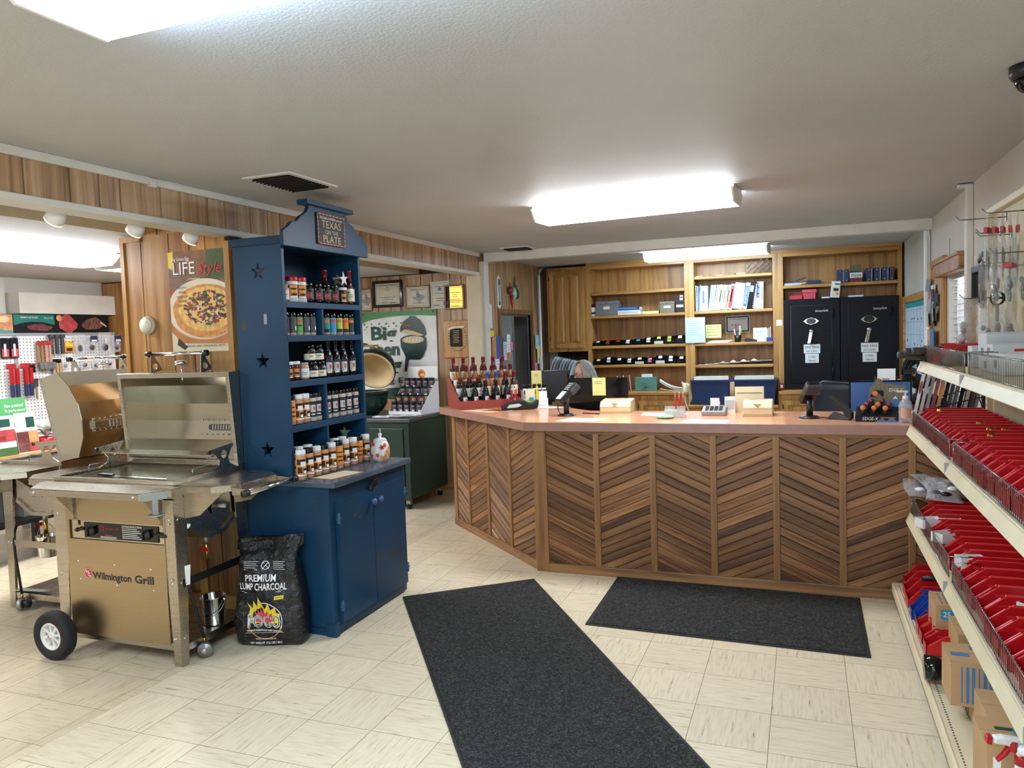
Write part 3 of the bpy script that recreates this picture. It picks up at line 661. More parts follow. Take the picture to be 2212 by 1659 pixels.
for i, (a, b) in enumerate(((3.445, 3.795), (3.800, 4.165))):
    mb = MB(); mb.prism(rect(a, b, 0.065, 0.735), 0.0, 0.020, 'blue_paint', on_px(-2.375))
    if i == 0:
        for (y, z, r) in ((3.60,0.62,0.010), (3.65,0.60,0.008), (3.62,0.52,0.005)): mb.prism(circ(y, z, r, 10, r*1.4), 0.02, 0.0206, 'knot', on_px(-2.375))
    else:
        for (y, z, r) in ((3.86,0.32,0.012), (3.98,0.30,0.014)): mb.prism(circ(y, z, r, 10, r*1.5), 0.02, 0.0206, 'knot', on_px(-2.375))
    d = P_('door', mb, bev=0.003)
    ky = 3.765 if i == 0 else 3.835
    kb = MB(); kb.lathe([(0.008, 0), (0.008, 0.012), (0.019, 0.022), (0.021, 0.032), (0.014, 0.042), (0, 0.045)], 'blue_knob', 16, on_px(-2.355, ky, 0.665)); kb.build('knob', d)
    for z in (0.16, 0.64):
        hb = MB(); hy = a-0.004 if i == 0 else b+0.004
        hb.cyl((-2.352, hy, z-0.03), (-2.352, hy, z+0.03), 0.005, 'blue_knob', 8)
        for s in (-1, 1):
            hb.prism([(0,-0.028), (s*0.018,-0.022), (s*0.012,-0.010), (s*0.026,0), (s*0.012,0.010), (s*0.018,0.022), (0,0.028)], 0, 0.002, 'blue_knob', on_px(-2.3545, hy, z))
        hb.build('hinge', d)
mb = MB(); mb.prism([(3.755,0.735), (3.81,0.735), (3.845,0.765), (3.85,0.785), (3.83,0.795), (3.79,0.785), (3.765,0.76)], 0.02, 0.032, 'black_metal', on_px(-2.375)); tag(P_('latch', mb, bev=0.004), 'dark metal latch')
# ---------------------------------------------------------------- stainless grills
UX = Matrix(((0,0,1,0),(1,0,0,0),(0,1,0,0),(0,0,0,1)))     # xy of a polygon -> (v, z), extruded along u
def at_u(u): return Matrix.Translation((u, 0, 0)) @ UX
def grill(loc, rz, label, front, lean, S='steel'):
    g = thing('grill', label, 'grill', loc, rz, 'stainless steel grills')
    B = lambda name, mb, par=g, **k: mb.build(name, par, **k)
    # legs: folded angle with a tapering side flange
    for u, v, su, sv in ((0,0,-1,1), (-0.81,0,1,1), (0,0.52,-1,-1), (-0.81,0.52,1,-1)):
        mb = MB(); z0 = 0.0 if not (u < -0.5 and v < 0.1) else 0.14
        mb.prism([(v, z0), (v+sv*0.042, z0), (v+sv*0.09, 0.84), (v, 0.84)], -0.002, 0.002, S, at_u(u))
        w = 0.075 if u > -0.5 else 0.105
        mb.prism([(u, z0), (u+su*w*0.62, z0), (u+su*w, 0.84), (u, 0.84)], -0.002, 0.002, S, on_y(v))
        for z in (0.14, 0.42, 0.74):
            mb.ell((u+(0.002 if su < 0 else -0.002), v+sv*0.022, z), (0.004, 0.006, 0.006), 'chrome', 8, 4)
            if v < 0.1: mb.ell((u+su*0.03, v-0.002, z), (0.006, 0.004, 0.006), 'chrome', 8, 4)
        B('leg', mb)
    mb = MB(); mb.box(-0.79, -0.004, 0.03, 0.515, 0.098, 0.101, S); mb.box(-0.79, -0.004, 0.028, 0.031, 0.065, 0.101, S); mb.box(-0.006, -0.003, 0.03, 0.515, 0.065, 0.101, S); mb.box(-0.79, -0.004, 0.512, 0.515, 0.065, 0.101, S); B('bottom_shelf', mb)
    for u in (0.001, -0.812):
        mb = MB(); mb.box(u-0.002, u+0.002, -0.002+0.035, 0.515, 0.395, 0.435, S if not front else 'black_metal'); mb.ell((u+0.004, 0.05, 0.415), (0.004, 0.006, 0.006), 'chrome', 8, 4)
        B('crossbar', mb)
    # trough under the firebox
    TP = [(0.03,0.84), (0.04,0.735), (0.10,0.675), (0.225,0.595), (0.345,0.595), (0.455,0.665), (0.49,0.735), (0.50,0.84)]
    mb = MB(); mb.prism(TP, -0.79, -0.015, S, UX)
    IN = [(p[0]*0.95+0.0135, p[1]+0.013) for p in TP]
    mb.prism(TP[2:6]+list(reversed([(p[0]*0.93+0.019, p[1]+0.022) for p in TP[2:6]])), -0.015, -0.003, S, UX)
    B('trough', mb)
    mb = MB(); mb.cyl((-0.06,0.27,0.60), (-0.06,0.27,0.555), 0.016, 'galv'); B('drain_pipe', mb)
    mb = MB(); mb.cyl((-0.06,0.27,0.556), (-0.06,0.27,0.47), 0.013, 'brass', 8); mb.cyl((-0.06,0.27,0.53), (-0.06,0.245,0.53), 0.010, 'brass', 8); d = B('drain_valve', mb)
    mb = MB(); mb.prism([(-0.01,-0.008), (0.05,-0.012), (0.055,0.006), (0.0,0.012)], 0, 0.008, 'red_plastic', on_y(0.24, -0.065, 0.53)); mb.build('valve_handle', d, bev=0.003)
    mb = MB(); mb.prism(circ(0.30, 0.745, 0.04, 18), 0.001, 0.003, S, at_u(-0.002)); mb.cyl((0,0.31,0.75), (0.045,0.31,0.75), 0.013, 'white_plastic'); B('side_knob', mb)
    # firebox
    F0, F1, E0, E1 = -0.812, 0.0, 0.012, 0.512
    mb = MB(); mb.prism(rect(F0, F1, E0, E1), 0.83, 0.93, S, holes=[rect(F0+0.004, F1-0.004, E0+0.004, E1-0.004)])
    mb.prism(rect(F0-0.006, F1+0.006, E0-0.006, E1+0.006), 0.925, 0.932, S, holes=[rect(F0+0.012, F1-0.012, E0+0.012, E1-0.012)]); mb.box(F0, F1, E0, E1, 0.835, 0.838, 'dark_grey'); B('firebox', mb)
    mb = MB()
    for i in range(46):
        v = E0+0.02+(E1-E0-0.04)*i/45; mb.box(F0+0.012, F1-0.012, v-0.0028, v+0.0028, 0.915, 0.921, 'steel_in')
    for u in (-0.74, -0.41, -0.08): mb.box(u-0.003, u+0.003, E0+0.015, E1-0.015, 0.909, 0.915, 'steel_in')
    gr = B('cooking_grate', mb)
    for u in (-0.765, -0.045):
        mb = MB(); mb.tube([(u,0.19,0.918), (u,0.19,0.955), (u,0.20,0.962), (u,0.32,0.962), (u,0.33,0.955), (u,0.33,0.918)], 0.0032, 'wire', 6); mb.build('grate_handle', gr)
    mb = MB()
    for i in range(9): mb.box(-0.79, -0.02, 0.30+0.016*i, 0.304+0.016*i, 1.012, 1.016, 'steel_in')
    for u in (-0.79, -0.41, -0.022): mb.box(u-0.003, u+0.003, 0.298, 0.434, 1.007, 1.012, 'steel_in')
    B('warming_rack', mb)
    HP = [(0.27,0.925), (0.49,0.925), (0.43,0.955), (0.415,0.985), (0.44,1.03), (0.46,1.05), (0.46,1.062), (0.285,1.045), (0.285,1.03), (0.315,1.02), (0.35,0.98), (0.345,0.955)]
    for u in (-0.80, -0.012):
        mb = MB(); mb.prism(HP, -0.002, 0.002, S, at_u(u), holes=[circ(0.385, 1.01, 0.022, 16)])
        mb.prism([(0.366,1.008), (0.404,1.008), (0.404,1.013), (0.366,1.013)], -0.002, 0.002, S, at_u(u)); mb.prism(circ(0.278, 1.035, 0.011, 10), -0.006, 0.006, 'black_plastic', at_u(u)); B('rack_bracket', mb)
    # shelves
    def lip(mb, poly, z, h=0.034, t=0.003):
        mb.prism(poly, z-t, z, S); n = len(poly)
        cxx = sum(p[0] for p in poly)/n; cyy = sum(p[1] for p in poly)/n
        for i in range(n-1):
            a, b = Vector(poly[i]), Vector(poly[i+1]); dd = (b-a).normalized(); nn = Vector((dd.y, -dd.x))*-t
            mb.prism([tuple(a), tuple(b), tuple(b+nn), tuple(a+nn)], z-h, z, S)
    mb = MB(); lip(mb, [(-0.85,0.0), (-0.85,-0.04), (-0.727,-0.19), (-0.018,-0.19), (0.07,-0.075), (0.07,0.0)], 0.91)
    for u in (-0.70, -0.05): mb.ell((u,-0.19,0.893), (0.008,0.005,0.008), 'chrome', 10, 5)
    sh = B('front_shelf', mb)
    for u in (-0.665, -0.085):
        mb = MB(); mb.prism([(-0.002,0.875), (-0.12,0.875), (-0.002,0.735)], -0.0015, 0.0015, S, at_u(u)); mb.box(u, u+0.028, -0.006, -0.002, 0.68, 0.876, S); mb.ell((u+0.014, -0.007, 0.70), (0.006,0.003,0.006), 'chrome', 8, 4); mb.build('bracket', sh)
    mb = MB(); Mh = T4((0.026, -0.136, 0.893), math.atan2(0.115, 0.088)); mb.box(-0.055, 0.055, -0.006, -0.001, -0.02, 0.016, 'galv', Mh); mb.box(-0.012, 0.012, -0.006, -0.002, -0.085, -0.018, 'galv', Mh)
    mb.cyl((0,-0.03,-0.088), (0,-0.03,-0.084), 0.04, 'galv', 16, M=Mh); mb.build('cup_hook', sh)
    mb = MB(); mb.tube([(-0.80+0.016*math.cos(a), -0.115, 0.872+0.02*math.sin(a)) for a in [i*PI/6 for i in range(-4, 8)]], 0.003, 'wire', 6); mb.build('hook', sh)
    for sd in (1, -1):
        f = (lambda p: (p[0], p[1])) if sd > 0 else (lambda p: (-0.812-p[0], p[1]))
        P = [f(p) for p in [(0.004,0.03), (0.21,0.03), (0.31,0.13), (0.31,0.40), (0.21,0.495), (0.004,0.495)]]
        mb = MB(); lip(mb, P if sd > 0 else list(reversed(P)), 0.91)
        sd_o = B('side_shelf', mb)
        for v in (0.07, 0.45):
            mb = MB(); q = [f(p) for p in [(0.003,0), (0.24,0), (0.003,0)]]
            mb.prism([(f((0.003,0))[0],0.876), (f((0.25,0))[0],0.876), (f((0.10,0))[0],0.755), (f((0.003,0))[0],0.735)], -0.0015, 0.0015, S, on_y(v)); mb.build('bracket', sd_o)
        if sd > 0:
            mb = MB(); mb.tube([(0.405,0.05,0.882), (0.405,0.43,0.882)], 0.013, 'chrome', 12); b_ = mb.build('towel_bar', sd_o)
            mb = MB()
            for v in (0.05, 0.43): mb.cyl((0.405,v-0.022,0.882), (0.405,v+0.012,0.882), 0.017, 'black_plastic')
            mb.build('end_cap', b_)
            for v in (0.075, 0.405):
                mb = MB(); mb.prism([(0.30,0.90), (0.30,0.862), (0.405,0.872), (0.405,0.892)], -0.0015, 0.0015, S, on_y(v)); mb.build('bracket', b_)
    # lid, opened: profile in (v, z) leaning about the hinge
    LP = [(0.377,1.43), (0.514,1.464), (0.597,1.387), (0.659,1.285), (0.684,1.185), (0.684,1.074), (0.642,0.963), (0.50,0.936)]
    ca, sa = math.cos(lean), math.sin(lean)
    LP = [(0.50+(p[0]-0.50)*ca+(p[1]-0.936)*sa, 0.936-(p[0]-0.50)*sa+(p[1]-0.936)*ca) for p in LP]
    lw0, lw1 = -0.805, -0.01
    mb = MB(); vs = [(lw0, p[0], p[1]) for p in LP]+[(lw1, p[0], p[1]) for p in LP]; n = len(LP)
    mb.add(vs, [(i, i+1, n+i+1, n+i) for i in range(n-1)]+[tuple(range(n)), tuple(reversed(range(n, 2*n)))], 'steel_in')
    ld = B('lid', mb, thick=0.004)
    a, b = Vector(LP[-1]), Vector(LP[0]); L_ = (b-a).length; dv_ = (b-a)/L_
    Mr = Matrix(((1,0,0,0), (0,dv_.x,-dv_.y,a.x), (0,dv_.y,dv_.x,a.y), (0,0,0,1)))
    mb = MB(); mb.prism(rect(lw0-0.003, lw1+0.003, -0.004, L_+0.006), -0.004, 0.012, S, Mr, holes=[rect(lw0+0.022, lw1-0.022, 0.022, L_-0.022)]); mb.build('rim', ld, bev=0.002)
    hz = LP[0]; 
    mb = MB(); mb.tube([(-0.60, hz[0]+0.03, hz[1]+0.112), (-0.19, hz[0]+0.03, hz[1]+0.112)], 0.011, 'chrome', 12); hb = mb.build('handle', ld)
    mb = MB()
    for u in (-0.60, -0.19): mb.cyl((u-0.012, hz[0]+0.03, hz[1]+0.112), (u+0.012, hz[0]+0.03, hz[1]+0.112), 0.017, 'black_plastic')
    mb.build('end_cap', hb)
    for u in (-0.575, -0.215):
        mb = MB(); mb.prism([(hz[0]+0.01, hz[1]+0.0), (hz[0]+0.10, hz[1]+0.02), (hz[0]+0.042, hz[1]+0.105), (hz[0]+0.018, hz[1]+0.105)], -0.002, 0.002, S, at_u(u), holes=[circ(hz[0]+0.045, hz[1]+0.042, 0.018, 14)]); mb.build('handle_bracket', hb)
    m0, m1 = Vector(LP[0]), Vector(LP[1]); mid = m0.lerp(m1, 0.5)
    out = Vector((-(m1-m0).y, (m1-m0).x)).normalized()
    mb = MB(); c = Vector((-0.405, mid.x, mid.y)); o3 = Vector((0, out.x, out.y)); 
    mb.cyl(c-o3*0.05, c+o3*0.05, 0.004, 'chrome', 8); mb.cyl(c+o3*0.045, c+o3*0.065, 0.032, 'chrome', 20); mb.cyl(c+o3*0.065, c+o3*0.0665, 0.027, 'paper', 20); mb.cyl(c-o3*0.055, c-o3*0.012, 0.008, 'chrome', 8, r2=0.004); mb.build('thermometer', ld)
    # vent slot with its fins on the back facet of the lid
    p4, p5 = Vector(LP[4]), Vector(LP[5]); cc = p4.lerp(p5, 0.35); dn = (p4-p5).normalized()
    Mv = Matrix(((1,0,0,-0.27), (0,dn.x,-dn.y,cc.x), (0,dn.y,dn.x,cc.y), (0,0,0,1)))     # local x = u, y up the facet, z = towards the inside
    mb = MB(); mb.prism([(-0.11+0.018*math.cos(t), 0.018*math.sin(t)) for t in [PI/2+i*PI/6 for i in range(7)]]+[(0.11+0.018*math.cos(t), 0.018*math.sin(t)) for t in [-PI/2+i*PI/6 for i in range(7)]], 0.004, 0.007, 'dark_grey', Mv)
    for i in range(11): mb.box(-0.10+0.02*i, -0.091+0.02*i, -0.014, 0.014, 0.006, 0.009, 'steel_in', Mv)
    for i in range(10):
        for yy in (-0.042, 0.042): mb.ell((-0.18+0.04*i, yy, 0.005), (0.005,0.005,0.004), 'chrome', 8, 4, Mv)
    mb.build('vent_slot', ld)
    mb = MB(); mb.prism([(-0.048,-0.001), (0.048,-0.001), (0.04,-0.006), (0.028,-0.010), (0.02,-0.026), (-0.02,-0.026), (-0.028,-0.010), (-0.04,-0.006)], -0.19, 0.19, S, Mv @ Matrix(((0,0,1,0),(1,0,0,0),(0,1,0,0),(0,0,0,1))))
    for i in range(8): mb.box(-0.10+0.026*i, -0.092+0.026*i, -0.018, 0.018, -0.029, -0.025, 'white_plastic', Mv)
    for i in range(10):
        for yy in (-0.036, 0.036): mb.ell((-0.18+0.04*i, yy, -0.009), (0.005,0.005,0.004), 'chrome', 8, 4, Mv)
    mb.build('vent_hood', ld, bev=0.001)
    # gas hose and regulator hanging at the side
    mb = MB(); mb.tube([(-0.03,0.06,0.52), (-0.012,0.06,0.48), (0.0,0.065,0.42), (0.008,0.08,0.33), (0.016,0.11,0.2), (0.022,0.13,0.105)], 0.008, 'rubber', 8); hs = B('gas_hose', mb)
    mb = MB(); mb.cyl((0.022,0.13,0.105), (0.023,0.132,0.078), 0.006, 'brass', 8); mb.build('fitting', hs)
    mb = MB(); Mq = T4((0.03,0.125,0.044), 0.5, PI/2); mb.lathe([(0.030,-0.014), (0.038,-0.012), (0.038,0.006), (0.034,0.014), (0.018,0.018), (0.016,0.030), (0.010,0.034)], 'galv', 20, Mq); mb.cyl((0,0,-0.013), (0,0,-0.055), 0.026, 'black_plastic', 14, r2=0.024, M=Mq); mb.build('regulator', hs)
    mb = MB(); mb.add([(0.004,0.045,0.50), (0.014,0.075,0.50), (0.010,0.07,0.40), (0.002,0.05,0.40)], [(0,1,2,3)], 'paper') if front else mb.add([(0.01,0.03,0.115), (0.012,0.30,0.13), (-0.06,0.28,0.115), (-0.06,0.03,0.108)], [(0,1,2,3)], 'paper'); mb.build('paper_tag', hs, thick=0.0008)
    # wheels
    for (u, v, s) in ((-0.735,-0.10,-1), (-0.735,0.56,1)):
        w = MB(); Mw = on_y(0, u, 0.126) @ Matrix.Translation((0, 0, -v))
        w.lathe([(0.070,-0.030), (0.112,-0.034), (0.122,-0.027), (0.126,-0.014), (0.126,0.014), (0.122,0.027), (0.112,0.034), (0.074,0.030), (0.072,0.0), (0.070,-0.030)], 'rubber', 40, Mw, caps=False); wo = B('wheel', w)
        w = MB(); w.lathe([(0.072,-0.028), (0.072,0.028), (0.064,0.030), (0.060,0.014), (0.058,0.006), (0.022,0.006)], 'white_plastic', 32, Mw, caps=False)
        w.prism(circ(0, 0, 0.066, 32), -0.006, 0.006, 'white_plastic', Mw); w.cyl((0,0,0), (0,0,0.030), 0.023, 'white_plastic', 20, M=Mw)
        for i in range(8):
            Mi = Mw @ T4((0,0,0), i*PI/4+0.2); w.prism([(0.02,-0.004), (0.066,-0.009), (0.066,0.009), (0.02,0.004)], 0.004, 0.020, 'white_plastic', Mi)
        w.build('hub', wo)
        w = MB(); w.cyl((0,0,-0.02), (0,0,0.034), 0.012, 'chrome', 14, M=Mw); w.cyl((0,0,-0.045-(0.0 if s < 0 else 0)), (0,0,0.0), 0.008, 'chrome', 8, M=Mw); w.build('axle', wo)
    if front:
        mb = MB(); mb.prism(rect(-0.72, -0.062, 0.105, 0.84), 0.001, 0.005, 'steel_warm', on_y(-0.001), holes=[rect(-0.70, -0.066, 0.612, 0.712)])
        for u, z in ((-0.65,0.495), (-0.40,0.49), (-0.16,0.485), (-0.64,0.40), (-0.39,0.385), (-0.15,0.378), (-0.03,0.44), (-0.035,0.14), (-0.03,0.72)): mb.ell((u,-0.007,z), (0.006,0.004,0.006), 'chrome', 8, 4)
        fp = B('front_panel', mb)
        mb = MB(); M = on_y(-0.0062, -0.585, 0.435); mb.prism(circ(0, 0, 0.029, 28), 0, 0.0006, 'red_plastic', M); mb.prism(circ(0, 0, 0.026, 28), 0.0006, 0.0009, 'white_ink', M, holes=[circ(0, 0, 0.0245, 28)])
        mb.text('W', 0.026, 'white_ink', M @ Matrix.Translation((-0.006, 0.006, 0.0012)), off=0.012); mb.text('G', 0.026, 'white_ink', M @ Matrix.Translation((0.006, -0.009, 0.0012)), off=0.012)
        mb.text('Wilmington', 0.052, 'ink', on_y(-0.0066, -0.422, 0.425), off=0.028, width=0.262); mb.text('Grill', 0.056, 'ink', on_y(-0.0066, -0.208, 0.425), off=0.028, width=0.125); mb.build('logo', fp)
        mb = MB(); mb.box(-0.70, -0.066, 0.004, 0.05, 0.60, 0.72, 'steel_in'); B('control_recess', mb)
        mb = MB(); M = on_y(0.002); mb.prism(rect(-0.60, -0.105, 0.622, 0.702), 0, 0.003, 'black_gloss', M)
        Mx = on_y(-0.0014)
        mb.prism(circ(-0.475, 0.678, 0.014, 18), 0.0, 0.0003, 'red_ink', Mx, holes=[circ(-0.475, 0.678, 0.0115, 18)]); mb.text('WG', 0.014, 'red_ink', Mx @ Matrix.Translation((-0.475, 0.678, 0.0003)))
        mb.text('Wilmington Grill', 0.015, 'red_ink', Mx @ Matrix.Translation((-0.41, 0.676, 0.0003)), width=0.09)
        mb.text('LIGHTING INSTRUCTIONS', 0.014, 'white_ink', Mx @ Matrix.Translation((-0.275, 0.692, 0.0003)), width=0.13)
        for i in range(6): mb.prism(rect(-0.34, -0.34+0.10+0.03*((i*7) % 3)/2, 0.680-i*0.0095, 0.6825-i*0.0095), 0, 0.0003, 'white_ink', Mx)
        for i in range(2): mb.prism(rect(-0.49, -0.38, 0.632-i*0.006, 0.634-i*0.006), 0, 0.0003, 'white_ink', Mx)
        mb.prism(rect(-0.46, -0.41, 0.640, 0.643), 0, 0.0003, 'red_ink', Mx)
        cp = B('control_panel', mb, bev=0.0005)
        for u in (-0.545, -0.175):
            mb = MB(); Mk = on_y(-0.001, u, 0.66); mb.lathe([(0.026,0), (0.024,0.012), (0.020,0.014), (0.018,0.024)], 'black_plastic', 20, Mk); mb.box(-0.004, 0.004, -0.022, 0.022, 0.012, 0.034, 'black_plastic', Mk); mb.prism(rect(-0.026,-0.022,0.004,0.016), 0.0, 0.013, 'white_ink', Mk); mb.build('knob', cp)
        for u, s in ((-0.635, 1), (-0.08, -1)):
            mb = MB(); mb.tube([(u-0.03*s,0.0,0.655), (u-0.012*s,-0.008,0.660), (u,-0.010,0.663)], [0.005,0.010,0.012], 'black_plastic', 10); mb.tube([(u,-0.010,0.663), (u+0.035*s,0.0,0.668)], 0.008, 'black_plastic', 8); mb.build('igniter', cp)
    return g
G1 = (-2.905, 2.85, 0)
grill(G1, 0.012, 'stainless steel grill with logo front panel and white-hubbed wheel, in front of the panelled pier', True, 0.17)
grill((-4.664, 3.235, 0), -PI/2+0.02, 'stainless steel grill standing behind, turned sideways with its lid back towards the pier', False, 0.0)
t = thing('grill_scraper', 'long black-tipped steel scraper lying on the front grill grate', 'grill tool', (-3.28, 2.955, 0.924), -0.05)
mb = MB(); mb.box(-0.16, 0.245, -0.007, 0.007, 0, 0.003, 'chrome'); mb.build('shaft', t, bev=0.001)
mb = MB(); mb.prism([(-0.245,-0.012), (-0.15,-0.010), (-0.13,-0.006), (-0.13,0.008), (-0.16,0.016), (-0.19,0.012), (-0.235,0.022), (-0.248,0.012), (-0.21,0.002)], 0, 0.012, 'black_plastic'); mb.build('handle', t, bev=0.004)
def bucket(loc, label, r=0.065, h=0.15, bail_up=False, spout=False):
    t = thing('bucket', label, 'bucket', loc, 0.3, 'shiny metal buckets')
    mb = MB(); mb.lathe([(0.0,0.002), (r*0.82,0.002), (r*0.84,0.0), (r*0.86,0.004), (r,h-0.004), (r*1.05,h), (r*1.03,h+0.002), (r*0.97,h-0.002), (r*0.82,0.006), (0,0.006)], 'chrome', 28, caps=False); mb.build('body', t)
    mb = MB(); n = 16
    if bail_up: pts = [(r*1.04*math.cos(PI*i/n), 0, h-0.02+(r*1.5)*math.sin(PI*i/n)) for i in range(n+1)]
    else: pts = [(r*1.06*math.cos(PI*i/n), -r*1.07*math.sin(PI*i/n), h-0.02-0.075*math.sin(PI*i/n)) for i in range(n+1)]
    mb.tube(pts, 0.0022, 'wire', 6); 
    for s in (-1, 1): mb.ell((s*r*1.0, 0, h-0.02), (0.007,0.009,0.009), 'chrome', 8, 5)
    mb.build('bail', t); return t
bucket((-2.985, 3.165, 0.1025), 'shiny metal bucket standing on the bottom shelf of the front grill')
bucket((-4.39, 3.30, 0.33), 'shiny metal bucket hanging under the trough of the back grill', 0.062, 0.13, True)
# ---------------------------------------------------------------- parts rack along the right wall
gd = thing('shelf_rack', 'cream metal shop rack with wire-fronted shelves of red parts bins along the right wall', 'shelving', (0.93, 4.70, 0))
go = (-0.93, -4.70, 0)
def G_(name, mb, **k): return mb.build(name, gd, go, **k)
GX, SEC = 0.93, [(4.70, 3.47), (3.46, 2.245), (2.235, 1.03)]
for a, b in SEC:
    mb = MB(); mb.box(GX, GX+0.04, b, a, 0.12, 2.16, 'pegboard_cream'); M = on_mx(GX)
    for r in range(0, 3):
        for c in range(0, 30): mb.prism(rect(-a+0.06+c*0.038, -a+0.066+c*0.038, 1.06+r*0.16, 1.078+r*0.16), 0, 0.0006, 'vent_dark', M)
    G_('back_panel', mb)
    mb = MB(); mb.box(GX-0.03, GX+0.05, b, a, 2.135, 2.17, 'shelf_cream'); G_('top_rail', mb, bev=0.004)
    mb = MB(); mb.box(0.455, GX, b, a, 0.115, 0.13, 'shelf_cream'); mb.box(0.50, 0.52, b, a, 0.0, 0.115, 'vent_dark')
    for i in range(60): mb.box(0.475, 0.481, b+0.02+i*0.0195, b+0.028+i*0.0195, 0.1302, 0.1306, 'vent_dark')
    G_('base_deck', mb)
    mb = MB(); mb.prism([(0.447,0.085), (0.452,0.08), (0.47,0.118), (0.47,0.131), (0.462,0.131)], -b-0.005, -a+0.005, 'shelf_cream', Matrix(((1,0,0,0),(0,0,-1,0),(0,1,0,0),(0,0,0,1)))) if False else mb.box(0.444, 0.462, b+0.006, a-0.004, 0.078, 0.132, 'shelf_cream'); G_('shelf_lip', mb, bev=0.008)
    for (x, z) in ((0.524, 1.02), (0.52, 0.532), (0.577, 1.375)):
        mb = MB(); mb.box(x+0.012, GX, b, a, z-0.03, z, 'shelf_cream'); s = G_('shelf', mb)
        mb = MB(); mb.add([(x-0.006,b+0.006,z-0.048), (x-0.006,a-0.004,z-0.048), (x+0.016,a-0.004,z+0.002), (x+0.016,b+0.006,z+0.002), (x+0.012,b+0.006,z-0.052), (x+0.012,a-0.004,z-0.052), (x+0.03,a-0.004,z), (x+0.03,b+0.006,z)], [(0,1,2,3), (4,7,6,5), (0,4,5,1), (3,2,6,7), (1,5,6,2), (0,3,7,4)], 'shelf_cream')
        mb.box(x-0.002, x+0.014, b-0.008, b+0.012, z-0.05, z-0.004, 'mid_grey'); mb.build('shelf_lip', s, bev=0.003)
        f0, f1 = a-0.015, b+0.06
        mb = MB(); h = 0.085; xf = x+0.026
        for zz in (0.004, h): mb.tube([(xf, f0, z+zz), (xf, f1, z+zz)], 0.0022, 'wire', 5)
        nw = 52
        for i in range(nw):
            y = f0+(f1-f0)*i/(nw-1); mb.tube([(xf, y, z), (xf, y, z+h), (xf+0.004, y, z+h+0.004)], 0.0013, 'wire', 4)
        for y in (f0, f1): mb.tube([(xf, y, z), (xf, y, z+h)], 0.0025, 'wire', 5); mb.tube([(xf, y, z+h), (xf+0.10, y, z+h)], 0.002, 'wire', 5)
        mb.build('wire_fence', s)
for y in (4.70, 3.465, 2.24):
    mb = MB(); mb.box(GX-0.025, GX+0.005, y-0.022, y+0.022, 0, 2.17, 'shelf_cream')
    for i in range(60): mb.box(GX-0.0256, GX-0.025, y-0.004, y+0.004, 0.2+i*0.032, 0.215+i*0.032, 'vent_dark')
    G_('upright', mb)
mb = MB(); mb.box(0.448, 0.53, 3.445, 3.49, 0.075, 0.125, 'black_plastic'); G_('joint_cover', mb, bev=0.004)
mb = MB()
for i in range(12): mb.tube([(0.545, 3.36-i*0.022, 0.13), (0.545, 3.36-i*0.022, 0.215)], 0.0016, 'wire', 5)
for zz in (0.215, 0.14): mb.tube([(0.545, 3.37, zz), (0.545, 3.09, zz)], 0.002, 'wire', 5)
G_('wire_fence', mb)
# bins
def bin_geo(L_, w, h, m, fl=0.045, cut=0.075):
    mb = MB(); prof = [(0, 0), (L_, 0), (L_, h), (cut, h), (0.012, fl), (0, fl)]
    for y in (-w/2, w/2-0.0035): mb.prism(prof, -y-0.0035, -y, m, Matrix(((1,0,0,0),(0,0,-1,0),(0,1,0,0),(0,0,0,1))))
    mb.box(0, L_, -w/2, w/2, 0, 0.003, m); mb.box(L_-0.0035, L_, -w/2, w/2, 0, h, m); mb.box(0, 0.0035, -w/2, w/2, 0, fl, m); mb.box(cut*0.6, L_, -w/2-0.001, -w/2+0.004, h-0.006, h, m); mb.box(cut*0.6, L_, w/2-0.004, w/2+0.001, h-0.006, h, m)
    rm = 'bin_rim_highlight' if m == 'red_bin' else m
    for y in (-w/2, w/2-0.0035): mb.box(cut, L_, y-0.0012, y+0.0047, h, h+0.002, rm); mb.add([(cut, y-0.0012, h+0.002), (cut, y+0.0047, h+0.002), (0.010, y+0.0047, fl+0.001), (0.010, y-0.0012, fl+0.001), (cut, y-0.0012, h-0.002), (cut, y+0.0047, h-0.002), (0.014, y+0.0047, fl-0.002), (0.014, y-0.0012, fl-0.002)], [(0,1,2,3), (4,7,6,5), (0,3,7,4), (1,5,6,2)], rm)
    return mb
protos = {}
def parts_bin(x, y, z, L_, w, h, m, label, group, rz=0.0, name='parts_bin'):
    key = (L_, w, h, m)
    if key not in protos: protos[key] = bin_geo(L_, w, h, m).build(name, loc=(x, y, z), rz=rz, label=label, cat='bin', group=group); return protos[key]
    o = protos[key].copy(); COL.objects.link(o); o.location = (x, y, z); o.rotation_euler = (0, 0, rz); o['label'] = label; o['group'] = group; return o
mat('bin_rim_highlight', (214,60,56), 0.35)  # lighter red puts the edge highlights of the bin walls into the colour
rb = random.Random(3)
for (x, z, nm, L_, h) in ((0.560, 1.0215, 'upper wire-fronted shelf', 0.33, 0.098), (0.562, 0.5335, 'middle wire-fronted shelf', 0.35, 0.095)):
    ps = [y for s, (a, b) in enumerate(SEC[:2]) for i, y in [(i, a-0.055-i*0.1085) for i in range(11)] if y > 2.30 and not (z < 1 and s == 0 and i < 1)]
    for n, y in enumerate(ps):
        lb = '%s red parts bin from the counter end on the %s' % (ORD[n], nm) if n < 18 else '%s red parts bin from the entrance end on the %s' % (ORD[len(ps)-1-n], nm)
        parts_bin(x+rb.uniform(-0.008, 0.008), y, z, L_, 0.100, h, 'red_bin', lb, 'red parts bins, ' + nm)
for i in range(5): parts_bin(0.63, 4.62-i*0.085, 1.3765, 0.26, 0.080, 0.095, 'red_bin', '%s red parts bin from the window end on the top shelf' % ORD[i], 'red parts bins on the top shelf')
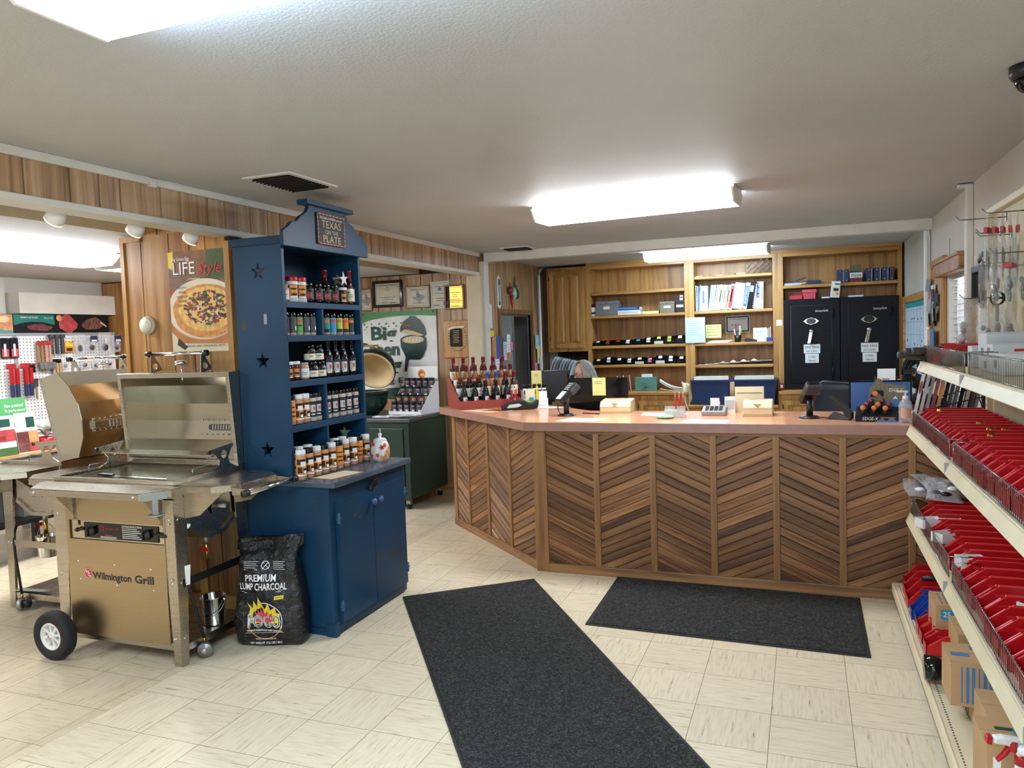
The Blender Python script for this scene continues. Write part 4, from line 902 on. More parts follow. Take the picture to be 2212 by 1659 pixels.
for i, (x, y, hh) in enumerate(((0.500, 4.63, 0.115), (0.485, 4.49, 0.115), (0.48, 4.35, 0.115))):
    parts_bin(x, y, 0.1315, 0.30, 0.13, hh, 'red_bin', '%s red parts bin from the counter on the bottom deck' % ORD[i], 'red parts bins on the bottom deck')
for i, (x, y) in enumerate(((0.478, 4.16), (0.488, 4.07))): parts_bin(x, y, 0.1315, 0.20, 0.08, 0.125, 'blue_bin', ('blue parts bin on the bottom deck, next to the red bins', 'second blue parts bin on the bottom deck, towards the cardboard boxes')[i], 'blue parts bins')
for i, y in enumerate((3.96, 3.85, 3.72)): parts_bin(0.482, y, 0.1315, 0.14, 0.095, 0.09, 'red_bin', ('small red bin in front of the upright cardboard box', 'small red bin holding a clear bag before the cardboard boxes', 'small red bin with the black fitting, before the striped carton')[i], 'small red bins before the boxes')
# small goods in and on the bins
rs = random.Random(11)
for i, (x, y, z) in enumerate(((0.66, 4.53, 1.115), (0.74, 3.98, 1.112), (0.735, 3.75, 1.112), (0.79, 3.745, 1.112), (0.70, 3.55, 1.112), (0.76, 3.2, 1.112))):
    t = MB(); t.lathe([(0.010,0), (0.018,0.002), (0.018,0.010), (0.012,0.012), (0.012,0.024), (0.006,0.026)], 'brass', 12, T4((0,0,0), 0.3, 1.2)); t.build('brass_fitting', loc=(x, y, z), label='%s small brass fitting from the counter lying on the upper row of red bins' % ORD[i], cat='fitting', group='brass fittings on the bins')
for i, (x, y) in enumerate(((0.66, 4.27), (0.63, 3.55), (0.565, 4.22), (0.60, 3.95), (0.73, 3.02))):
    mb = MB(); mb.prism(rect(-0.05, 0.05, -0.035, 0.035), 0, 0.045, 'white_plastic', holes=[rect(-0.047, 0.047, -0.032, 0.032)]); mb.box(-0.05, 0.05, -0.035, 0.035, 0, 0.003, 'white_plastic')
    mb.build('white_tray', loc=(x, y, 0.572), rz=0.2*i, label='%s small white tray from the counter sitting among the middle shelf bins' % ORD[i], cat='tray', group='white trays in the red bins')
def crumple(w, h, t, m, seed, nu=10, nv=12):
    r = random.Random(seed); ph = [r.uniform(0, 6) for _ in range(6)]
    mb = MB()
    for s in (1, -1):
        def fn(u, v, s=s):
            e = max(0, math.sin(PI*u))**0.5*max(0, math.sin(PI*min(1, v*1.0)))**0.6
            d = t*e*(0.55+0.25*math.sin(9*u+ph[0]+4*v)+0.2*math.sin(14*v+ph[1]-5*u))
            return ((u-0.5)*w*(0.92+0.08*math.sin(5*v+ph[2])), s*d, v*h)
        mb.grid(fn, nu, nv, m, smooth=False)
    return mb
def bag(x, y, ztop, w, h, t, rz, label, group, content='dark_grey', head=None, seed=0, m='film', n=5):
    g = thing('parts_bag', label, 'bag', (x, y, ztop-h), rz, group)
    crumple(w, h, t, m, seed).build('film', g)
    r = random.Random(seed+50); mb = MB()
    for i in range(n):
        mb.ell((r.uniform(-w*0.3, w*0.3), 0, h*(0.14+0.10*i*4/n)), (w*r.uniform(0.10, 0.2), t*0.3, h*r.uniform(0.06, 0.13)), content if i % 3 else 'galv', 9, 5, T4((0,0,0)))
    mb.build('contents', g)
    if head:
        mb = MB(); mb.box(-w*0.46, w*0.46, -t*0.55, t*0.55, h*0.72, h*0.80, head); mb.build('header_strip', g)
    return g
def hook(x, y, z, ln, label):
    mb = MB(); mb.tube([(0.935, y, z), (x+0.02, y, z), (x, y, z+0.022)], 0.003, 'wire', 6); mb.box(0.925, 0.933, y-0.012, y+0.012, z-0.02, z+0.02, 'wire')
    mb.build('peg_hook', label=label, cat='hook', group='peg hooks on the rack')
hk = [(0.71, 4.40, 2.09), (0.82, 4.52, 2.03), (0.78, 4.30, 1.995), (0.74, 3.95, 2.06), (0.80, 4.28, 1.86), (0.74, 3.80, 1.87), (0.77, 4.05, 1.83), (0.73, 4.42, 1.70)]
hw = ['topmost peg hook reaching furthest out of the rack', 'short peg hook nearest the window, high on the rack', 'peg hook carrying the four small bags', 'high peg hook carrying the long red-striped bags', 'peg hook carrying the two long oval bags', 'long peg hook in the middle carrying the big clear bags', 'peg hook just under the long middle hook', 'lowest peg hook, carrying the big crumpled white bag']
for i, p in enumerate(hk): hook(p[0], p[1], p[2], 0, hw[i])
for i in range(4): bag(0.80+0.03*i, 4.30-0.012*i, 1.99, 0.075, 0.15, 0.02, 0.9+0.15*i, '%s small clear bag of dark fittings from the window on the high hook' % ORD[i], 'small clear bags on the high hook', 'dark_grey', None, 60+i)
for i in range(5): bag(0.765+0.028*i, 3.95, 2.055, 0.10, 0.30, 0.012, 1.15+0.06*i, '%s long clear bag with a red band from the aisle on the high hook' % ORD[i], 'long red-banded bags', 'mid_grey', 'red_ink', 70+i, n=3)
for i in range(2): bag(0.81+0.045*i, 4.28, 1.855, 0.075, 0.21, 0.022, 0.9+0.2*i, ('oval clear bag of brown parts nearest the window, on a middle hook', 'second oval clear bag of brown parts on the middle hook, behind the first')[i], 'oval bags of brown parts', 'card_kraft_dark', None, 80+i, 'film_thick')
for i in range(3): bag(0.765+0.05*i, 3.80, 1.865, 0.13, 0.21, 0.03, 1.2, '%s big clear bag of metal parts from the aisle on the middle hook' % ORD[i], 'big clear bags of metal parts', 'galv', 'red_ink' if i == 1 else None, 90+i)
for i in range(3): bag(0.775+0.05*i, 4.05, 1.66, 0.15, 0.20, 0.035, 1.1, '%s large crumpled bag from the aisle on the row above the grey boxes' % ORD[i], 'large bags above the grey boxes', 'mid_grey', None, 95+i)
bag(0.77, 4.42, 1.70, 0.16, 0.255, 0.03, 0.7, 'big crumpled white plastic bag on the lowest hook, next to the window', None, 'paper', None, 99, 'film_thick')
mb = MB(); mb.lathe([(0.026,-0.005), (0.034,-0.005), (0.034,0.005), (0.026,0.005), (0.026,-0.005)], 'black_plastic', 18, on_y(0, 0, 0.05), caps=False); mb.box(-0.03, 0.03, -0.004, 0.004, 0.046, 0.054, 'black_plastic'); mb.box(-0.006, 0.006, -0.004, 0.004, -0.06, 0.02, 'black_plastic')
mb.build('ring_pull', loc=(0.86, 4.24, 1.64), rz=0.3, label='black ring-shaped handle hanging beside the crumpled white bag', cat='ring pull')
def carton(name, x0, x1, y0, y1, z0, z1, label, marks, m='card_kraft', rz=0.0, group='cardboard boxes on the bottom deck'):
    cx_, cy_ = (x0+x1)/2, (y0+y1)/2; a, b, c = (x1-x0)/2, (y1-y0)/2, z1-z0
    t = thing(name, label, 'box', (cx_, cy_, z0), rz, group)
    mb = MB(); mb.box(-a, a, -b, b, 0, c, m); mb.build('body', t, bev=0.003)
    mb = MB(); mb.box(-a, a, -b, -0.002, c, c+0.003, m); mb.box(-a, a, 0.002, b, c, c+0.003, m); mb.build('flap', t)
    mb = MB(); any_ = False
    for face, u, v, s, sz, w, col in marks:
        any_ = True
        M = {'f': on_y(-b-0.0006), 't': T4((0,0,c+0.0036)), 'l': Matrix(((0,0,-1,-a-0.0006),(-1,0,0,0),(0,1,0,0),(0,0,0,1)))}[face] @ Matrix.Translation((u, v, 0))
        if s is None: mb.prism(rect(-w/2, w/2, -sz/2, sz/2), 0, 0.0002, col, M)
        else: mb.text(s, sz, col, M @ Matrix.Translation((0, 0, 0.0005)), width=w, off=0.01)
    if any_: mb.build('print', t)
    return t
st = [('f', -0.095+0.018*i, -0.0+0.115, None, 0.17, 0.010 if i % 3 else 0.004, 'box_blue') for i in range(11)]
carton('cardboard_box', 0.535, 0.80, 3.80, 4.0, 0.132, 0.315, 'upright cardboard box marked 25, nearest the blue bins', [('f', -0.085, 0.145, None, 0.045, 0.05, 'cyan'), ('f', -0.085, 0.145, '25', 0.035, 0.03, 'paper')]+[('t', -0.1+0.02*i, 0, None, 0.15, 0.006, 'ink_soft') for i in range(9)])
carton('cardboard_box', 0.575, 0.84, 3.50, 3.72, 0.132, 0.30, 'cardboard box with a blue logo patch, between the upright box and the striped carton', [('t', 0.05, 0.0, None, 0.05, 0.07, 'cyan'), ('t', 0.05, 0.0, 'REGO', 0.03, 0.06, 'paper')])
carton('cardboard_box', 0.55, 0.82, 2.98, 3.20, 0.132, 0.205, 'flat cardboard box underneath the striped carton', [])
carton('cardboard_box', 0.475, 0.74, 3.04, 3.22, 0.207, 0.368, 'large carton with blue printed stripes, lying on a flatter box', [('t', 0.02, 0.05, 'REGO', 0.05, 0.14, 'box_blue'), ('t', -0.09, -0.02, None, 0.03, 0.06, 'box_blue')]+[(f, u, v-0.035, s, z*0.78, w, c) for f, u, v, s, z, w, c in st])
carton('cardboard_box', 0.53, 0.80, 2.70, 2.93, 0.132, 0.325, 'plain cardboard box marked 25 in blue, behind the open carton', [('f', 0.07, 0.15, None, 0.05, 0.05, 'box_blue'), ('f', 0.07, 0.15, '25', 0.035, 0.03, 'paper')])
carton('cardboard_box', 0.482, 0.70, 2.50, 2.68, 0.132, 0.345, 'cardboard box with a blue logo on top, behind the spray bottles', [('t', 0.05, 0.0, 'REGO', 0.05, 0.14, 'box_blue'), ('t', -0.04, 0.02, None, 0.02, 0.05, 'green_ink'), ('f', -0.08, 0.1, None, 0.16, 0.02, 'paper')])
# spray bottles at the lower right corner
def spray(x, y, rz, label):
    t = thing('spray_bottle', label, 'spray bottle', (x, y, 0.131), rz, 'white and red spray bottles')
    mb = MB(); mb.lathe([(0.034,0), (0.04,0.006), (0.04,0.15), (0.034,0.175), (0.018,0.195), (0.016,0.215)], 'white_plastic', 18); mb.build('bottle', t)
    mb = MB(); mb.lathe([(0.019,0.212), (0.019,0.235), (0.015,0.24)], 'red_plastic', 14); mb.build('collar', t)
    P = [(0.03,0.236), (0.028,0.25), (0.0,0.285), (-0.05,0.292), (-0.075,0.288), (-0.075,0.270), (-0.045,0.268), (-0.018,0.255), (-0.015,0.236)]
    mb = MB(); mb.prism(P, -0.013, 0.013, 'white_plastic', on_y(0)); mb.build('head', t, bev=0.006)
    mb = MB(); mb.prism([(-0.078,0.266), (-0.078,0.291), (-0.092,0.289), (-0.092,0.268)], -0.011, 0.011, 'red_plastic', on_y(0)); mb.build('nozzle', t, bev=0.002)
    mb = MB(); mb.prism([(-0.035,0.266), (-0.022,0.262), (-0.04,0.235), (-0.062,0.215), (-0.066,0.22), (-0.05,0.24)], -0.008, 0.008, 'red_plastic', on_y(0)); mb.build('trigger', t, bev=0.002)
spray(0.555, 2.42, 0.15, 'white spray bottle with red trigger nearest the aisle, on the bottom deck'); spray(0.60, 2.335, -0.5, 'white spray bottle with red trigger, front one of the three before the cartons'); spray(0.655, 2.45, 0.3, 'white spray bottle with red trigger, half hidden behind the other two')
# black fittings and tools low on the rack
mb = MB(); Mq = T4((0,0,0), 0.0, 0.0, -PI/2); mb.lathe([(0.034,0), (0.036,0.02), (0.022,0.024), (0.022,0.09), (0.045,0.10), (0.05,0.12), (0.05,0.16)], 'black_gloss', 20, Mq); mb.build('black_fitting', loc=(0.60, 3.40, 0.19), label='glossy black pipe fitting lying before the striped carton', cat='fitting')
for i, (x, y, z, L_) in enumerate(((0.56, 4.40, 0.255, 0.16), (0.53, 4.26, 0.20, 0.22))):
    mb = MB(); mb.tube([(0,0,0), (L_*0.4,0.005,0.004), (L_,0.01,0.0)], [0.012,0.016,0.010], 'black_plastic', 10); mb.cyl((L_*0.5,0.006,0.002), (L_*0.62,0.007,0.002), 0.019, 'dark_grey'); mb.build('burner_tube', loc=(x, y, z), rz=0.1, label=('black burner tube lying on the second bottom bin', 'long black burner tube lying beside the blue bins')[i], cat='burner part')
# goods on the top shelf
for i, (x, y, z, rz) in enumerate(((0.60, 4.655, 1.465, 0.2), (0.625, 4.63, 1.485, 0.3), (0.65, 4.66, 1.455, 0.1), (0.66, 4.60, 1.487, 0.25))):
    c = 'yellow' if i % 2 == 0 else 'black_plastic'
    t = thing('spray_can', ('yellow-capped can at the very end of the top shelf', 'black-capped can lying on the yellow one, top shelf end', 'lower yellow-capped can at the top shelf end', 'black-capped can lying furthest back at the top shelf end')[i], 'can', (x, y, z-0.07 if z < 1.47 else z-0.07), rz, 'cans at the end of the top shelf')
    Mq = T4((0,0,0), 0.0, 0.0, -PI/2); mb = MB(); mb.lathe([(0.018,0), (0.02,0.004), (0.02,0.03)], c, 14, T4((0,0,0.02), 0, 0, PI/2)); mb.build('cap', t)
    mb = MB(); mb.lathe([(0.017,-0.13), (0.019,-0.125), (0.019,0.0)], 'dark_grey', 14, T4((0,0,0.02), 0, 0, PI/2)); mb.build('body', t)
mb = MB()
def cap_fn(u, v): return (0.09*math.cos(2*PI*u)*math.cos(v*PI/2), 0.075*math.sin(2*PI*u)*math.cos(v*PI/2), 0.07*math.sin(v*PI/2)+0.008*math.sin(6*PI*u)*(1-v))
mb.grid(cap_fn, 20, 6, 'knot'); mb.build('camouflage_cap', loc=(0.70, 4.15, 1.378), label='olive green crumpled cap lying by the wire fence of the top shelf', cat='cap', thick=0.004)
gb = [(0.70,0.80,3.93,4.03,1.3765,1.47,'white and grey box standing nearest the green cap on the top shelf'), (0.72,0.92,3.74,3.91,1.3765,1.53,'tall pale grey carton at the back of the top shelf'), (0.70,0.88,3.58,3.73,1.3765,1.43,'flat grey carton at the bottom of the top shelf stack'), (0.71,0.88,3.58,3.72,1.431,1.485,'flat grey carton with a red label, upper one of the top shelf stack'), (0.69,0.9,3.30,3.55,1.3765,1.455,'long grey carton at the near end of the top shelf')]
for i, (a, b, c, d, e, f, lb) in enumerate(gb): carton('grey_carton', a, b, c, d, e, f, lb, [('f', 0.02, (f-e)*0.5, None, 0.02, 0.06, 'red_ink' if i == 3 else 'mid_grey'), ('l', 0.0, (f-e)*0.5, None, 0.03, 0.05, 'ink_soft')], 'paper_grey', 0.0, 'grey cartons on the top shelf')
# clear bags heaped at the counter end of the middle shelf
for i, (x, y, z, rz) in enumerate(((0.60, 4.62, 0.70, 0.2), (0.68, 4.60, 0.735, 0.6), (0.76, 4.52, 0.74, 1.0), (0.67, 4.45, 0.715, 0.0), (0.80, 4.62, 0.70, 0.3))):
    g = thing('parts_bag', '%s clear bag from the aisle, heaped at the counter end of the middle shelf' % ORD[i], 'bag', (x, y, z-0.06), rz, 'heap of clear bags on the middle shelf')
    c = crumple(0.18, 0.16, 0.035, 'film_thick' if i % 2 else 'film', 120+i); c.M = None
    o = c.build('film', g); o.rotation_euler = (-1.1, 0.1, 0)
    mb = MB(); rr = random.Random(i)
    for k_ in range(3): mb.ell((rr.uniform(-0.05, 0.05), 0.05+rr.uniform(-0.03, 0.04), 0.035), (0.03, 0.025, 0.012), ['dark_grey', 'paper', 'black_gloss'][k_], 9, 5)
    mb.build('contents', g)
# ---------------------------------------------------------------- jars and bottles
clear('spice', (196,150,122), 0.92, 0.12); clear('sauce_brown', (66,28,18), 0.96, 0.06); clear('sauce_amber', (150,92,28), 0.95, 0.06); clear('sauce_orange', (168,74,24), 0.95, 0.06); clear('sauce_black', (16,12,12), 0.98, 0.06); clear('salt_clear', (206,196,184), 0.9, 0.12)
mat('label_cream', (226,218,190), 0.6); mat('label_black', (24,24,26), 0.5); mat('label_orange', (226,140,48), 0.5); mat('label_grey', (78,74,82), 0.5); mat('label_white', (226,226,222), 0.5); mat('label_rust', (150,62,44), 0.5); mat('label_green', (96,176,60), 0.5)
def arc(mb, r, a0, a1, z0, z1, m, n=6, M=None):
    def fn(u, v): a = a0+(a1-a0)*u; return (r*math.cos(a), r*math.sin(a), z0+(z1-z0)*v)
    mb.grid(fn, n, 1, m, M=M)
# kind: (category, body profile, body mat, cap profile, cap mat, label (r, z0, z1, mat), prints)
def shaker(r, h, cap, capm, body, lab, prints, lz=(0.14, 0.70)):
    c = h-cap
    return ('spice jar', [(r*0.9,0), (r,0.004), (r,c-0.006), (r*0.94,c)], body, [(r*0.98,c), (r,c+0.002), (r,h-0.003), (r*0.93,h)], capm, (r+0.0006, h*lz[0], h*lz[1], lab), prints)
def saucy(r, h, body, capm, lab, prints, capz=0.80):
    return ('sauce bottle', [(r*0.92,0), (r,0.005), (r,h*0.50), (r*0.86,h*0.60), (r*0.50,h*0.72), (r*0.44,h*0.80)], body, [(r*0.46,h*capz-0.01), (r*0.50,h*capz), (r*0.48,h*0.93), (r*0.56,h*0.935), (r*0.56,h*0.985), (r*0.46,h)], capm, (r+0.0006, h*0.10, h*0.46, lab), prints)
OR_PR = [(-0.9,0.9,0.52,0.70,'label_black'), (-0.25,0.7,0.46,0.62,'label_white'), (-0.8,-0.05,0.24,0.44,'label_black'), (0.1,0.9,0.20,0.40,'label_black'), (0.2,0.7,0.22,0.32,'white_ink'), (-0.8,0.9,0.15,0.19,'white_ink')]
KIND = {
 'orange_white': shaker(0.027, 0.165, 0.026, 'white_plastic', 'spice', 'label_orange', OR_PR, (0.16, 0.74)),
 'orange_black': shaker(0.027, 0.165, 0.028, 'black_gloss', 'spice', 'label_orange', OR_PR, (0.16, 0.74)),
 'plain_orange': shaker(0.026, 0.165, 0.028, 'black_gloss', 'spice', 'label_orange', [(-0.6,0.6,0.58,0.62,'ink'), (-0.5,0.7,0.42,0.47,'ink'), (-0.3,0.6,0.28,0.33,'ink')], (0.16, 0.76)),
 'black_white': shaker(0.027, 0.160, 0.024, 'black_gloss', 'salt_clear', 'label_black', [(-0.4,0.5,0.34,0.60,'paper_grey'), (-0.3,0.4,0.24,0.28,'white_ink'), (0.1,0.4,0.42,0.54,'pink_red')], (0.17, 0.72)),
 'slim_black': shaker(0.021, 0.128, 0.026, 'black_gloss', 'salt_clear', 'label_black', [(-0.4,0.3,0.40,0.46,'blue_ink')], (0.12, 0.78)),
 'slim_grey': shaker(0.021, 0.128, 0.026, 'black_gloss', 'salt_clear', 'label_grey', [(0.4,0.9,0.24,0.40,'paper')], (0.12, 0.78)),
 'slim_green': shaker(0.021, 0.128, 0.026, 'black_gloss', 'salt_clear', 'label_green', [(-0.6,0.6,0.58,0.70,'pink_red'), (-0.5,0.5,0.40,0.46,'ink')], (0.12, 0.78)),
 'slim_yellow': shaker(0.021, 0.128, 0.026, 'black_gloss', 'salt_clear', 'yellow', [(-0.6,0.6,0.58,0.72,'orange'), (-0.5,0.5,0.40,0.44,'ink')], (0.26, 0.78)),
 'slim_teal': shaker(0.021, 0.128, 0.026, 'black_gloss', 'salt_clear', 'teal', [(-0.6,0.6,0.58,0.72,'orange'), (-0.7,0.7,0.12,0.28,'label_black')], (0.12, 0.78)),
 'slim_cyan': shaker(0.021, 0.128, 0.026, 'black_gloss', 'salt_clear', 'cyan', [(-0.6,0.6,0.58,0.72,'pink_red')], (0.12, 0.78)),
 'slim_lime': shaker(0.021, 0.128, 0.026, 'black_gloss', 'salt_clear', 'lime', [(-0.6,0.6,0.58,0.72,'orange'), (-0.7,0.7,0.12,0.28,'label_black')], (0.12, 0.78)),
 'slim_orange': shaker(0.021, 0.128, 0.026, 'black_gloss', 'salt_clear', 'label_orange', [(-0.6,0.6,0.58,0.72,'pink_red'), (-0.7,0.7,0.12,0.28,'label_black')], (0.12, 0.78)),
 'slim_dark': shaker(0.021, 0.128, 0.026, 'black_gloss', 'salt_clear', 'green_ink', [(-0.6,0.6,0.58,0.72,'orange')], (0.12, 0.78)),
 'red_lid': shaker(0.034, 0.142, 0.026, 'red_plastic', 'white_plastic', 'label_black', [(-0.5,0.6,0.24,0.66,'label_orange'), (-0.3,0.5,0.26,0.34,'label_black'), (-0.5,0.6,0.17,0.23,'white_ink'), (-0.4,0.5,0.48,0.54,'label_black')], (0.16, 0.68)),
 'dark_jar': ('sauce jar', [(0.031,0), (0.034,0.004), (0.034,0.082), (0.026,0.098)], 'sauce_black', [(0.0285,0.096), (0.029,0.098), (0.029,0.112), (0.027,0.115)], 'black_gloss', (0.0346, 0.018, 0.075, 'label_black'), [(-0.35,0.45,0.22,0.58,'label_rust'), (-0.3,0.4,0.52,0.62,'ink'), (-0.3,0.4,0.36,0.42,'pink_red')]),
 'white_lid_jar': ('sauce jar', [(0.027,0), (0.030,0.004), (0.030,0.076), (0.024,0.09)], 'sauce_brown', [(0.0275,0.088), (0.028,0.09), (0.028,0.103), (0.026,0.105)], 'white_plastic', (0.0306, 0.016, 0.07, 'label_black'), [(-0.35,0.45,0.20,0.62,'label_orange'), (-0.3,0.4,0.32,0.44,'ink'), (-0.3,0.4,0.17,0.22,'white_ink')]),
 'mustard': ('sauce jar', [(0.026,0), (0.029,0.004), (0.029,0.07), (0.024,0.084)], 'spice', [(0.025,0.083), (0.026,0.085), (0.026,0.094), (0.024,0.096)], 'mid_grey', (0.0296, 0.012, 0.062, 'label_white'), [(-0.4,0.4,0.38,0.42,'ink_soft'), (-0.4,0.3,0.28,0.31,'ink_soft')]),
 'cream_jar': ('sauce jar', [(0.030,0), (0.033,0.004), (0.033,0.064), (0.024,0.08)], 'sauce_black', [(0.026,0.078), (0.027,0.08), (0.027,0.094), (0.025,0.096)], 'black_gloss', (0.0336, 0.010, 0.046, 'label_cream'), [(-0.3,0.3,0.30,0.36,'ink_soft'), (0.3,0.7,0.24,0.42,'paper')]),
 'tall_black': saucy(0.030, 0.215, 'sauce_black', 'black_gloss', 'label_black', [(-0.5,0.5,0.14,0.40,'paper_grey'), (0.0,0.35,0.22,0.34,'pink_red'), (-0.35,0.35,0.11,0.15,'white_ink')], 0.80),
 'red_dark': saucy(0.031, 0.215, 'sauce_brown', 'wine', 'label_cream', [(-0.1,0.25,0.38,0.47,'paper'), (-0.45,-0.25,0.33,0.39,'ink'), (-0.4,0.4,0.28,0.30,'ink_soft'), (-0.4,0.4,0.22,0.24,'ink_soft')]),
 'red_amber': saucy(0.031, 0.215, 'sauce_amber', 'maroon', 'label_cream', [(-0.1,0.25,0.38,0.47,'paper'), (-0.45,-0.25,0.33,0.39,'ink'), (-0.4,0.4,0.26,0.28,'ink_soft')]),
 'blue_cap': saucy(0.031, 0.215, 'sauce_orange', 'blue_ink', 'label_cream', [(-0.1,0.25,0.38,0.47,'paper'), (-0.45,-0.25,0.33,0.39,'ink'), (-0.4,0.4,0.26,0.28,'ink_soft')]),
 'wine_jug': ('sauce bottle', [(0.032,0), (0.035,0.005), (0.035,0.10), (0.028,0.128), (0.018,0.14)], 'sauce_black', [(0.0185,0.138), (0.0195,0.14), (0.018,0.168), (0.0205,0.17), (0.020,0.18)], 'maroon', (0.0356, 0.02, 0.092, 'label_white'), [(-0.3,0.3,0.34,0.38,'ink_soft'), (-0.4,0.4,0.20,0.22,'ink_soft')]),
 'mini': shaker(0.030, 0.105, 0.020, 'black_gloss', 'sauce_black', 'label_grey', [(-0.35,0.35,0.10,0.26,'white_ink'), (-0.2,0.3,0.34,0.50,'label_rust'), (-0.4,0.4,0.58,0.62,'paper')], (0.08, 0.74)),
 'mini_orange': shaker(0.030, 0.105, 0.020, 'black_gloss', 'sauce_black', 'label_grey', [(-0.5,0.5,0.34,0.60,'orange'), (-0.35,0.35,0.10,0.20,'paper')], (0.08, 0.74)),
}
BP = {}
NMS = {'spice jar': 'spice_jar', 'sauce jar': 'sauce_jar', 'sauce bottle': 'sauce_bottle'}
def bottle(kind, x, y, z, label, group, face=None, s=1.0):
    cat, bp, bm, cp, cm, lb, pr = KIND[kind]
    if face is None: face = math.atan2(-y, -x)+0.25
    if kind in BP:
        o = dup(BP[kind], (x, y, z), face, label, group); o.scale = (s, s, s); return o
    t = thing(NMS[cat], label, cat, (x, y, z), face, group); BP[kind] = t; t.scale = (s, s, s)
    mb = MB(); mb.lathe(bp, bm, 18); mb.build('body', t)
    mb = MB(); mb.lathe(cp, cm, 18); mb.build('cap', t)
    h = cp[-1][1]; mb = MB(); mb.lathe([(lb[0], lb[1]), (lb[0], lb[2])], lb[3], 20, caps=False)
    for i, (a0, a1, z0, z1, m) in enumerate(pr): arc(mb, lb[0]+0.0005+0.00015*i, a0*1.2, a1*1.2, z0*h, z1*h, m)
    mb.build('label', t); return t
def row(kinds, pos, z, x, fmt, group, jit=0.006):
    for i, (k_, y) in enumerate(zip(kinds, pos)): bottle(k_, x+rnd.uniform(-jit, jit), y, z, fmt(i, k_), group)
DESC = {'orange_white': 'white-capped orange-labelled rub jar', 'orange_black': 'black-capped orange-labelled rub jar', 'plain_orange': 'plain orange-labelled jar', 'black_white': 'black-labelled spice jar', 'slim_black': 'slim black spice jar', 'slim_grey': 'slim grey spice jar', 'slim_green': 'slim green-labelled spice jar', 'slim_yellow': 'slim yellow-labelled spice jar', 'slim_teal': 'slim teal-labelled spice jar', 'slim_cyan': 'slim bright blue spice jar', 'slim_lime': 'slim lime-labelled spice jar', 'slim_orange': 'slim orange-labelled spice jar', 'slim_dark': 'slim dark green spice jar', 'red_lid': 'red-lidded white jar', 'dark_jar': 'dark rust-labelled jar', 'white_lid_jar': 'white-lidded brown sauce jar', 'mustard': 'pale mustard jar', 'cream_jar': 'black cream-labelled jar', 'tall_black': 'tall black sauce bottle', 'red_dark': 'red-capped brown sauce bottle'}
def lab(where, total):
    return lambda i, k_: '%s, %s from the grill side, %s' % (DESC[k_], ORD[i], where)
r1k = ['mustard', 'red_lid', 'red_lid', 'dark_jar', 'dark_jar', 'dark_jar', 'dark_jar', 'white_lid_jar', 'red_dark']
row(r1k, [3.455, 3.53, 3.602, 3.675, 3.76, 3.845, 3.93, 4.02, 4.105], 1.8185, -2.645, lab('cupboard top shelf', 'nine'), 'jars on the top shelf of the blue cupboard', 0.004)
bottle('red_dark', -2.735, 3.97, 1.8185, 'red-capped brown sauce bottle at the back of the cupboard top shelf', 'jars on the top shelf of the blue cupboard')
mb = MB(); M = on_px(-2.64, 4.03, 1.975); mb.prism(star(0, 0, 0.045, 0.35, 0.4), 0, 0.006, 'paper', M); mb.cyl((-2.64, 4.03, 1.93), (-2.64, 4.03, 1.975), 0.002, 'wire'); mb.build('star_ornament', label='small white star ornament on the white-lidded jar of the top shelf', cat='ornament')
r2k = ['slim_black', 'slim_grey', 'slim_green', 'slim_grey', 'slim_grey', 'slim_yellow', 'slim_teal', 'slim_cyan', 'slim_lime', 'slim_orange', 'slim_dark']
row(r2k, [3.46, 3.525, 3.585, 3.645, 3.700, 3.785, 3.845, 3.905, 3.97, 4.04, 4.105], 1.6345, -2.65, lab('cupboard second shelf', 'eleven'), 'slim jars on the second shelf of the blue cupboard', 0.004)
r3k = ['white_lid_jar', 'white_lid_jar', 'mustard', 'cream_jar', 'cream_jar', 'tall_black', 'tall_black', 'tall_black', 'tall_black']
row(r3k, [3.455, 3.525, 3.595, 3.68, 3.76, 3.84, 3.915, 3.99, 4.09], 1.3865, -2.645, lab('cupboard third shelf', 'nine'), 'jars and bottles on the third shelf of the blue cupboard', 0.004)
for i, y in enumerate((3.68, 3.76)): bottle('cream_jar', -2.66, y, 1.4835, ('black jar with a cream label stacked on another, nearer the grill', 'black jar with a cream label stacked on another, nearer the tall bottles')[i], 'jars and bottles on the third shelf of the blue cupboard')
for i, y in enumerate((3.47, 3.72, 3.80)): bottle('cream_jar', -2.76, y, 1.3865+0.0, '%s black jar from the grill side in the back row of the third shelf' % ORD[i], 'back row jars on the third shelf')
r4k = ['plain_orange', 'orange_white', 'orange_white', 'black_white', 'black_white']
row(r4k, [3.455, 3.52, 3.585, 3.645, 3.703], 1.1425, -2.64, lab('fourth shelf before the divider', 'five'), 'jars on the fourth shelf before the divider', 0.004)
row(['black_white']*5, [3.80, 3.872, 3.945, 4.018, 4.095], 1.1425, -2.64, lambda i, k_: '%s black-labelled spice jar past the divider on the fourth shelf, front row' % ORD[i], 'jars on the fourth shelf past the divider', 0.004)
row(['black_white']*4, [3.79, 3.86, 3.935, 4.01], 1.1425, -2.72, lambda i, k_: '%s black-labelled spice jar past the divider on the fourth shelf, back row' % ORD[i], 'back row jars on the fourth shelf')
r5k = ['orange_white', 'orange_black', 'orange_white', 'orange_black', 'orange_white', 'plain_orange', 'orange_white', 'orange_white', 'plain_orange', 'orange_white']
row(r5k, [3.42, 3.493, 3.563, 3.634, 3.705, 3.778, 3.848, 3.928, 4.0, 4.075], 0.848, -2.565, lab('front row on the cupboard base', 'ten'), 'front row of rub jars on the blue base', 0.003)
row(['orange_black', 'orange_white', 'orange_white', 'orange_black', 'orange_white', 'orange_white'], [3.455, 3.53, 3.61, 3.79, 3.87, 3.95], 0.848, -2.655, lambda i, k_: '%s, %s from the grill side, back row on the cupboard base' % (DESC[k_], ORD[i]), 'back row of rub jars on the blue base')
